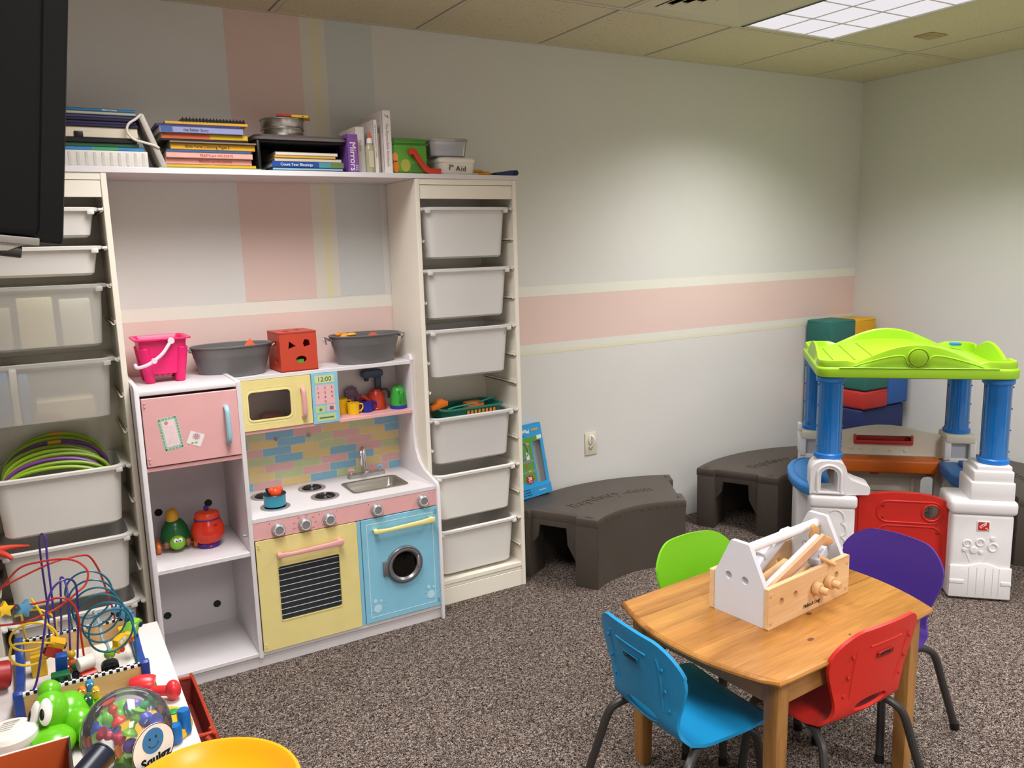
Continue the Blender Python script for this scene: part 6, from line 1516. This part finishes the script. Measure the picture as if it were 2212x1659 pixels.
star3((-4.543, -1.105, .697), .021, .018, '#e0b41c', 10, 'yellow star bead'); star3((-4.503, -1.105, .690), .022, .018, '#4f87a6', 30, 'blue star bead')
# car and block beads
def cbox(c, s_, col, e, lb=None, nm='block_bead', bev=.003):
    M = TR(*c) @ Euler([math.radians(v) for v in e]).to_matrix().to_4x4()
    p = mp(nm, G().box(-s_[0], s_[0], -s_[1], s_[1], -s_[2], s_[2], bev, M=M), pl(col, .35), label=lb); return p, M
p, M = cbox((-4.452, -1.055, .553), (.018, .013, .022), '#c9391f', (10, 28, 0), 'red and yellow vehicle bead', 'vehicle_bead')
part('roof_band', G().box(-.0183, .0183, -.0133, .0133, .006, .0222, .001, M=M, seg=1), pl('#dca51c', .35), p)
for sx in (-1, 1):
    for sz in (-.012, .012): part('wheel', G().cyl(tuple(M @ Vector((sx*.0185, -.004, sz))), tuple(M @ Vector((sx*.0220, -.004, sz))), .008, n=14), M_BLACK, p)
cbox((-4.441, -1.085, .522), (.0135, .012, .024), '#1d4a97', (8, 4, 0), 'blue block bead')
p, M = cbox((-4.446, -1.120, .487), (.021, .013, .026), '#155f36', (6, 2, 0), 'green traffic light bead')
for sx in (-.009, .010):
    for sz in (-.016, 0, .016): part('lamp_spot', G().cyl(tuple(M @ Vector((sx, -.013, sz))), tuple(M @ Vector((sx, -.0140, sz))), .0052, n=12), M_BLACK, p)
for c, r, col in (((-4.418, -1.055, .524), .0105, '#d0a51e'), ((-4.420, -1.055, .504), .0105, '#df6a22'), ((-4.421, -1.057, .484), .0105, '#cf4a24'), ((-4.411, -1.10, .508), .0105, '#1d5c36'), ((-4.412, -1.10, .488), .0115, '#26264e'), ((-4.334, -1.10, .520), .0135, '#7fae24')):
    mp('round_bead', G().ell(c, r, 16), pl(col, .3))
for c, col in (((-4.389, -1.122, .523), '#e6e0d6'), ((-4.386, -1.130, .487), '#c43a24')):
    mp('drum_bead', G().cyl((c[0]-.018, c[1]-.005, c[2]), (c[0]+.018, c[1]+.005, c[2]), .018, n=22, bev=.002), pl(col, .35))
mp('drum_bead', G().prism(rr(-4.358, -4.318, .472, .530, .014), -1.168, -1.146, 'xz', .003), pl('#0f0f11', .3), label='black rounded bead')
def toycar(c, col, e, lb):
    M = TR(*c) @ Euler([math.radians(v) for v in e]).to_matrix().to_4x4()
    p = mp('car_bead', G().prism([(-.028, -.010), (.028, -.010), (.030, .002), (.021, .007), (.012, .020), (-.012, .020), (-.020, .007), (-.030, .004)], -.011, .011, 'xz', .002, M=M), pl(col, .35), label=lb)
    for sx in (-.016, .016):
        for s in (-1, 1): part('wheel', G().cyl(tuple(M @ Vector((sx, s*.011, -.008))), tuple(M @ Vector((sx, s*.0125, -.008))), .007, n=14), pl('#c8451e' if col == '#e0b01c' else '#1d2c58', .35), p)
    for x0, x1 in ((-.011, -.001), (.001, .011)): part('window', G().box(x0, x1, -.0115, .0115, .006, .016, M=M), pl('#dfe6ea', .35), p)
toycar((-4.302, -1.085, .538), '#e0b01c', (0, -28, 35), 'yellow car bead')
toycar((-4.270, -1.02, .537), '#7db83a', (0, -50, 40), 'green car bead')
toycar((-4.290, -1.0, .578), '#4d86a8', (0, 50, 25), 'blue car bead')
single('toy_drum', G().cyl((-4.62, -1.01, .5), (-4.556, -1.0, .488), .034, n=28, bev=.004), pl('#a3201e', .4), 'dark red cylinder block at the left edge of the white table', 'block')

# green frog / crocodile xylophone toy
fg = thing('frog_toy', 'bright green frog shaped toy with big white eyes on the white table', 'toy', (-4.43, -1.30, TZ))
M_FG = mat('frog_green', '#63b81c', .25, spec=.6)
def fp(n, g, m=M_FG, **k): return part(n, g, m, fg, **k)
def blob(chain, m=M_FG, nm='body', lb=None, sub=2):
    """smooth skinned body grown from joints (x, y, z, radius) with parent index"""
    me = bpy.data.meshes.new('skin'); me.from_pydata([c[:3] for c in chain], [(c[4], i) for i, c in enumerate(chain) if c[4] >= 0], [])
    o = bpy.data.objects.new(nm, me); COL.objects.link(o)
    sk = o.modifiers.new('s', 'SKIN'); sv = me.skin_vertices[0].data
    for i, c in enumerate(chain): sv[i].radius = (c[3], c[3]) ; sv[i].use_root = (i == 0)
    sb = o.modifiers.new('b', 'SUBSURF'); sb.levels = sub; sb.render_levels = sub
    dg = bpy.context.evaluated_depsgraph_get(); m2 = bpy.data.meshes.new_from_object(o.evaluated_get(dg))
    bpy.data.objects.remove(o); m2.materials.clear(); m2.materials.append(m); m2.polygons.foreach_set('use_smooth', [True]*len(m2.polygons))
    return part(nm, m2, m, fg, label=lb)
fp('body', G().ell((-4.438, -1.305, .500), (.046, .050, .046), 28).ell((-4.418, -1.350, .488), (.034, .034, .036), 22))
CF = Vector((-4.470, -1.330, .522)); RF = Vector((.038, .042, .050))
fp('head', G().ell(tuple(CF), tuple(RF), 28).ell((-4.468, -1.305, .562), (.024, .024, .024), 20))
fp('snout', G().ell((-4.475, -1.385, .482), (.050, .055, .032), 24))
for d, rx in (((-.22, -.86, .46), .0135), ((-.80, -.52, .34), .012)):
    d = Vector(d).normalized(); p = CF + Vector((RF.x*d.x, RF.y*d.y, RF.z*d.z))
    xa = Vector((0, 0, 1)).cross(d).normalized(); ya = d.cross(xa)
    M = Matrix((xa, ya, d)).transposed().to_4x4(); M.translation = p
    e = fp('eye', G().ell((0, 0, 0), (rx, .029, .008), 22, M=M), pl('#efeee6', .25), label='white oval eye')
    part('pupil', G().ell((-.005, -.004, .0055), (.006, .013, .004), 14, M=M), M_BLACK, e)
fp('foot', G().ell((-4.40, -1.385, .478), (.028, .022, .028), 18).ell((-4.40, -1.25, .478), (.025, .02, .025), 16))
g = G()
for i in range(5): g.ell((-4.395+.023*i, -1.288-.006*i, .486-.004*i), (.017, .036-.003*i, .028-.003*i), 16)
fp('back_ridge', g)
g = G()
for i in range(4): g.ell((-4.385+.024*i, -1.338-.004*i, .474), (.016, .017, .020), 14)
fp('side_ridge', g)
fp('tail', G().prism([(-4.30, .455), (-4.19-.05, .452), (-4.245, .478), (-4.262, .470), (-4.275, .482), (-4.292, .472), (-4.31, .484)], -1.25, -1.225, 'xz', .004), pl('#4f9a1c', .35))
for c, col in (((-4.405, -1.272, .522), '#df7d1e'), ((-4.388, -1.262, .528), '#2f86bf'), ((-4.378, -1.285, .519), '#e0a91e'), ((-4.395, -1.312, .520), '#1b5c3a')):
    p = fp('peg_figure', G().lathe([(.009, -.012), (.0095, 0), (.009, .008), (.005, .014), (.001, .0155)], c, 18), pl(col, .3))
    for s in (-1, 1): part('eye', G().ell((c[0]+s*.0035, c[1]-.0075, c[2]+.006), (.0028, .002, .0034), 10), M_WHT, p)
    for s in (-1, 1): part('pupil', G().ell((c[0]+s*.003, c[1]-.0095, c[2]+.006), (.0012, .001, .0016), 8), M_BLACK, p)
# red rattle / mallet
t = thing('toy_mallet', 'red plastic toy mallet lying at the right edge of the white table', 'mallet', (-4.25, -1.26, TZ))
MRR = pl('#cf2f36', .3)
part('head', G().tube([(-4.30, -1.235, .480), (-4.285, -1.238, .482), (-4.262, -1.243, .480), (-4.25, -1.246, .478)], lambda u: .023+.004*math.sin(PI*u), 20), MRR, t)
part('handle', G().cyl((-4.262, -1.262, .474), (-4.222, -1.285, .474), .0125, n=18), MRR, t)
part('end_knob', G().ell((-4.214, -1.290, .4755), (.018, .021, .025), 20), MRR, t)
# popper base: yellow disc with pegs
t = thing('gear_toy', 'round yellow toy base with blue pegs and a purple faced ball', 'toy', (-4.275, -1.42, TZ))
part('base', G().lathe([(.078, 0), (.082, .006), (.080, .020), (.070, .024), (.02, .026)], (-4.275, -1.42, TZ), 40), pl('#e3b31a', .3), t)
for x, y, h in ((-4.262, -1.345, .052), (-4.215, -1.46, .062), (-4.238, -1.485, .045)):
    part('peg', G().lathe([(.014, .005), (.0145, h-.008), (.012, h-.001), (.004, h)], (x, y, TZ), 20), pl('#1565a9', .3), t)
part('green_button', G().lathe([(.013, .018), (.012, .028), (.004, .031)], (-4.230, -1.395, TZ), 18), pl('#1f8a4a', .3), t)
p = part('ball_figure', G().ell((-4.303, -1.345, .487), (.027, .024, .024), 22), pl('#5b3a9a', .3), t)
part('face', G().ell((-4.312, -1.362, .491), (.014, .009, .010), 16), M_WHT, p)
for s in (-.004, .003): part('pupil', G().ell((-4.312+s, -1.3705, .493), (.0012, .001, .0018), 8), M_BLACK, p)
# clear dome of suction toys
dm = thing('suction_toy_dome', 'clear plastic dome jar full of coloured suction toys with a round smiley label', 'toy jar', (-4.335, -1.545, TZ))
dc = Vector((-4.335, -1.545, .545)); R0 = .088
prof = [(.055, TZ-dc.z), (.06, TZ-dc.z+.003)] + [(R0*math.cos(a), R0*math.sin(a)) for a in [math.radians(v) for v in (-42, -30, -15, 0, 15, 30, 45, 60, 72, 82, 89)]]
g = G().lathe(prof, tuple(dc), 40)
part('dome', g, thin_mat('clear_dome', '#dfe3ea', .07, (.96, .96, .975), .04, 1.35), dm, label='clear dome')
dirn = (Vector((-4.4104, -3.2927, 1.5155))-dc).normalized()
ld = Vector((.42, -.80, .02)).normalized(); q = ld.to_track_quat('Z', 'Y').to_matrix().to_4x4()
ML = TR(*(dc + ld*.0885)) @ Matrix(((1,0,0,0),(0,1,0,0),(0,0,1,0),(0,0,0,1)))
xax = Vector((0, 0, 1)).cross(ld).normalized(); yax = ld.cross(xax)
ML = Matrix((xax, yax, ld)).transposed().to_4x4(); ML.translation = dc + ld*.088
lb_ = part('label', G().prism(circ(0, -.01, .047, 36, .050), -.001, .0008, 'xy', M=ML), pl('#efece9', .35), dm, label='round white smiley label')
part('label_rim', G().frame(circ(0, -.01, .047, 36, .050), [circ(0, -.01, .0455, 36, .0485)], .0008, .0012, 'xy', M=ML), pl('#2a2a2e'), lb_)
part('smiley', G().prism(circ(0, .006, .0235, 30, .026), .0008, .0016, 'xy', M=ML), pl('#2277b8', .3), lb_)
for s in (-1, 1): part('smiley_eye', G().prism(circ(s*.007, .012, .0022, 12, .003), .0016, .0022, 'xy', M=ML), M_BLACK, lb_)
part('smiley_mouth', G().tube([(.012*math.cos(a), .004+.012*math.sin(a), .0018) for a in [math.radians(v) for v in range(200, 345, 20)]], .0008, 5, M=ML), M_BLACK, lb_)
text('Squigz', .026, ML @ TR(.002, -.034, .0012), M_BLACK, lb_, bold=.001)
random.seed(21)
sc = ['#7cbc2e', '#3949b5', '#d8402a', '#e2782a', '#5a3fae', '#2c9a5a', '#7cbc2e', '#e2782a', '#3949b5', '#c0334a', '#8ac83a', '#4460c8']
nmz = {'#7cbc2e': 'light green', '#3949b5': 'blue', '#d8402a': 'red', '#e2782a': 'orange', '#5a3fae': 'purple', '#2c9a5a': 'dark green', '#c0334a': 'crimson', '#8ac83a': 'lime', '#4460c8': 'cobalt blue'}
where = ['near the top of the dome', 'at the right of the dome', 'high at the back of the dome', 'low at the left of the dome', 'low in the middle of the dome', 'at the right rear of the dome', 'low at the front of the dome', 'at the right edge of the dome', 'low at the front right of the dome', 'at the left centre of the dome', 'at the bottom of the dome', 'at the rear left of the dome']
pos = [((.012, -.035, .032), (.5, .2, 1)), ((.045, -.02, .022), (.3, -.8, .3)), ((-.018, .01, .042), (-.3, .2, 1)), ((-.045, -.028, -.022), (1, -.4, .2)), ((.01, -.05, -.012), (.4, -1, .2)), ((.03, .025, .03), (1, .3, .2)), ((-.02, -.045, -.045), (-.2, -1, .3)), ((.052, -.01, -.005), (1, 0, .2)), ((.03, -.045, -.03), (.2, -.7, -.6)), ((-.028, -.025, .012), (-.6, -.3, .6)), ((.0, -.02, -.06), (.1, -.4, .9)), ((-.035, .025, .0), (-.7, .5, .2))]
for k, (p, d) in enumerate(pos):
    o_ = dc + Vector(p); dv = Vector(d).normalized(); qq = dv.to_track_quat('Z', 'Y').to_matrix().to_4x4(); qq.translation = o_
    s = single('suction_toy', G().lathe([(.0155, -.022), (.0145, -.017), (.006, -.009), (.005, .0), (.009, .006), (.010, .012), (.006, .017), (.005, .020), (.012, .0245), (.014, .028), (.010, .0275), (.003, .024)], (0, 0, 0), 18, M=qq), mat('rubber_'+sc[k], sc[k], .35, trans=.05), '%s rubber suction toy %s' % (nmz[sc[k]], where[k]), 'suction toy', 'suction toys in the clear dome')
# white tub, orange box and dark tube in the lower left corner
t = thing('white_canister', 'white plastic canister with a grooved round lid at the lower left corner', 'canister', (-4.545, -1.36, TZ))
part('body', G().lathe([(.048, 0), (.052, .004), (.052, .050), (.050, .055)], (-4.548, -1.365, TZ), 32), pl('#dcd8cf', .35), t)
part('lid', G().lathe([(.054, .053), (.055, .057), (.054, .069), (.046, .077), (.02, .080), (.001, .080)], (-4.548, -1.365, TZ), 32), pl('#e3dfd6', .35), t)
for i in range(5): part('groove', G().box(-4.575+.004*i, -4.545+.004*i, -1.372+.008*i, -1.369+.008*i, TZ+.0785, TZ+.0808), pl('#a8a298', .5), t)
t = thing('toy_carton', 'orange open carton with a white inner edge at the bottom left corner', 'carton', (-4.52, -1.70, TZ))
MO = pl('#d4602f', .45)
x0, x1, y0, y1, z1 = -4.70, -4.438, -1.78, -1.60, .600
part('panel', G().box(x0, x1, y0, y0+.003, TZ, z1-.03), MO, t, smooth=False)
part('panel', G().box(x0, x1, y1-.003, y1, TZ, z1), MO, t, smooth=False)
part('panel', G().box(x0, x0+.003, y0, y1, TZ, z1), MO, t, smooth=False)
part('inner_lining', G().box(x0+.003, x1-.003, y1-.0045, y1-.003, TZ, z1+.001), MO, t, smooth=False)
part('white_edge', G().box(x0, x1, y1-.0035, y1+.0005, z1, z1+.002), M_WHT, t, smooth=False)
part('bottom', G().box(x0, x1, y0, y1, TZ, TZ+.003), pl('#2a1d18', .6), t, smooth=False)
part('flap', G().box(x1-.003, x1, y0, y1, TZ, z1-.002), pl('#2a1d18', .6), t, smooth=False)
part('flap', G().prism([(-1.60, .600), (-1.64, .606), (-1.70, .585), (-1.76, .56), (-1.78, .54), (-1.78, .47), (-1.60, .47)], x1-.001, x1+.002, 'yz'), pl('#33231a', .6), t)
t = thing('dark_tube', 'dark navy hollow plastic tube lying across the carton corner', 'tube', (-4.40, -1.74, TZ))
a_, b_ = Vector((-4.47, -1.79, .574)), Vector((-4.384, -1.70, .602)); d_ = (b_-a_).normalized(); q_ = d_.to_track_quat('Z', 'Y').to_matrix().to_4x4(); q_.translation = a_
L_ = (b_-a_).length
part('tube_wall', G().lathe([(.024, 0), (.024, L_), (.0225, L_+.001), (.020, L_), (.020, .01), (.001, .01)], (0, 0, 0), 28, M=q_), pl('#161b2c', .35), t)
part('end_rim', G().lathe([(.0235, L_-.004), (.0252, L_-.002), (.0245, L_+.001), (.0235, L_+.001)], (0, 0, 0), 28, M=q_, caps=False), pl('#1b2136', .3), t)
single('dark_block', G().box(-4.435, -4.37, -1.80, -1.66, TZ, .545, .004), pl('#1d1a1c', .6), 'dark box under the navy tube', 'box')
# yellow bowl with a ring inside
bw_ = thing('yellow_bowl', 'large shallow yellow plastic dish at the bottom edge beside the white table', 'dish', (-4.225, -1.80, TZ))
cx, cy = -4.222, -1.795
g = G().lathe([(.06, 0), (.08, .002), (.13, .022), (.158, .050), (.165, .056), (.170, .060), (.172, .064), (.170, .068), (.164, .068), (.158, .063), (.150, .052), (.125, .028), (.08, .010), (.03, .007), (.001, .007)], (cx, cy, TZ), 56)
part('dish', g, mat('bowl_yellow', '#dd9f12', .32), bw_)
part('inner_ring', G().lathe([(.045, .008), (.047, .03), (.045, .034), (.042, .034), (.040, .03), (.038, .008)], (cx+.005, cy-.03, TZ), 32, caps=False), pl('#e6b818', .3), bw_)
part('ring_tab', G().box(cx-.025, cx+.0, cy+.008, cy+.018, TZ+.02, TZ+.038, .002), pl('#e6b818', .3), bw_)
# red bag on the floor, dim red ball
bg = thing('red_bag', 'open dark red fabric bag standing on the floor beside the white table', 'bag', (-4.13, -.72, 0))
M_BAG = mat('bag_red', '#7e2a22', .7, bump=.6, bscale=30, var=.15, vscale=12)
def ring_bag(z, dx, dy, w=0.0):
    P = rr(-4.180-dx, -4.078+dx, -.90-dy, -.52+dy, .02, 4)
    return [(x+w*math.sin(17*y+z*40), y+w*math.cos(13*x+z*30), z+w*.6*math.sin(23*x+31*y)) for x, y in P]
part('body', G().rings([ring_bag(.002, -.01, -.01), ring_bag(.01, 0, 0, .003), ring_bag(.05, .002, .0, .005), ring_bag(.10, 0, 0, .006), ring_bag(.10, -.004, -.004, .006), ring_bag(.05, -.003, -.004, .005), ring_bag(.014, -.006, -.006, .002)]), M_BAG, bg)
P = ring_bag(.102, -.002, -.002, .006)
part('rim_piping', G().tube([p for i, p in enumerate(P) if i % 2 == 0], .0055, 6, closed=True), pl('#b53a20', .55), bg)
part('strap', G().tube([(-4.082, -.86, .10), (-4.07, -.875, .085), (-4.066, -.885, .04), (-4.07, -.89, .004)], .008, 8), pl('#a8361f', .6), bg)
part('strap', G().tube([(-4.10, -.905, .10), (-4.085, -.92, .07), (-4.08, -.925, .03), (-4.085, -.92, .004)], .008, 8), pl('#a8361f', .6), bg)
single('red_ball', G().ell((-4.02, -.905, .0335), .033, 24), pl('#a03a2c', .6), 'dull red ball on the carpet, partly behind the yellow dish', 'ball')
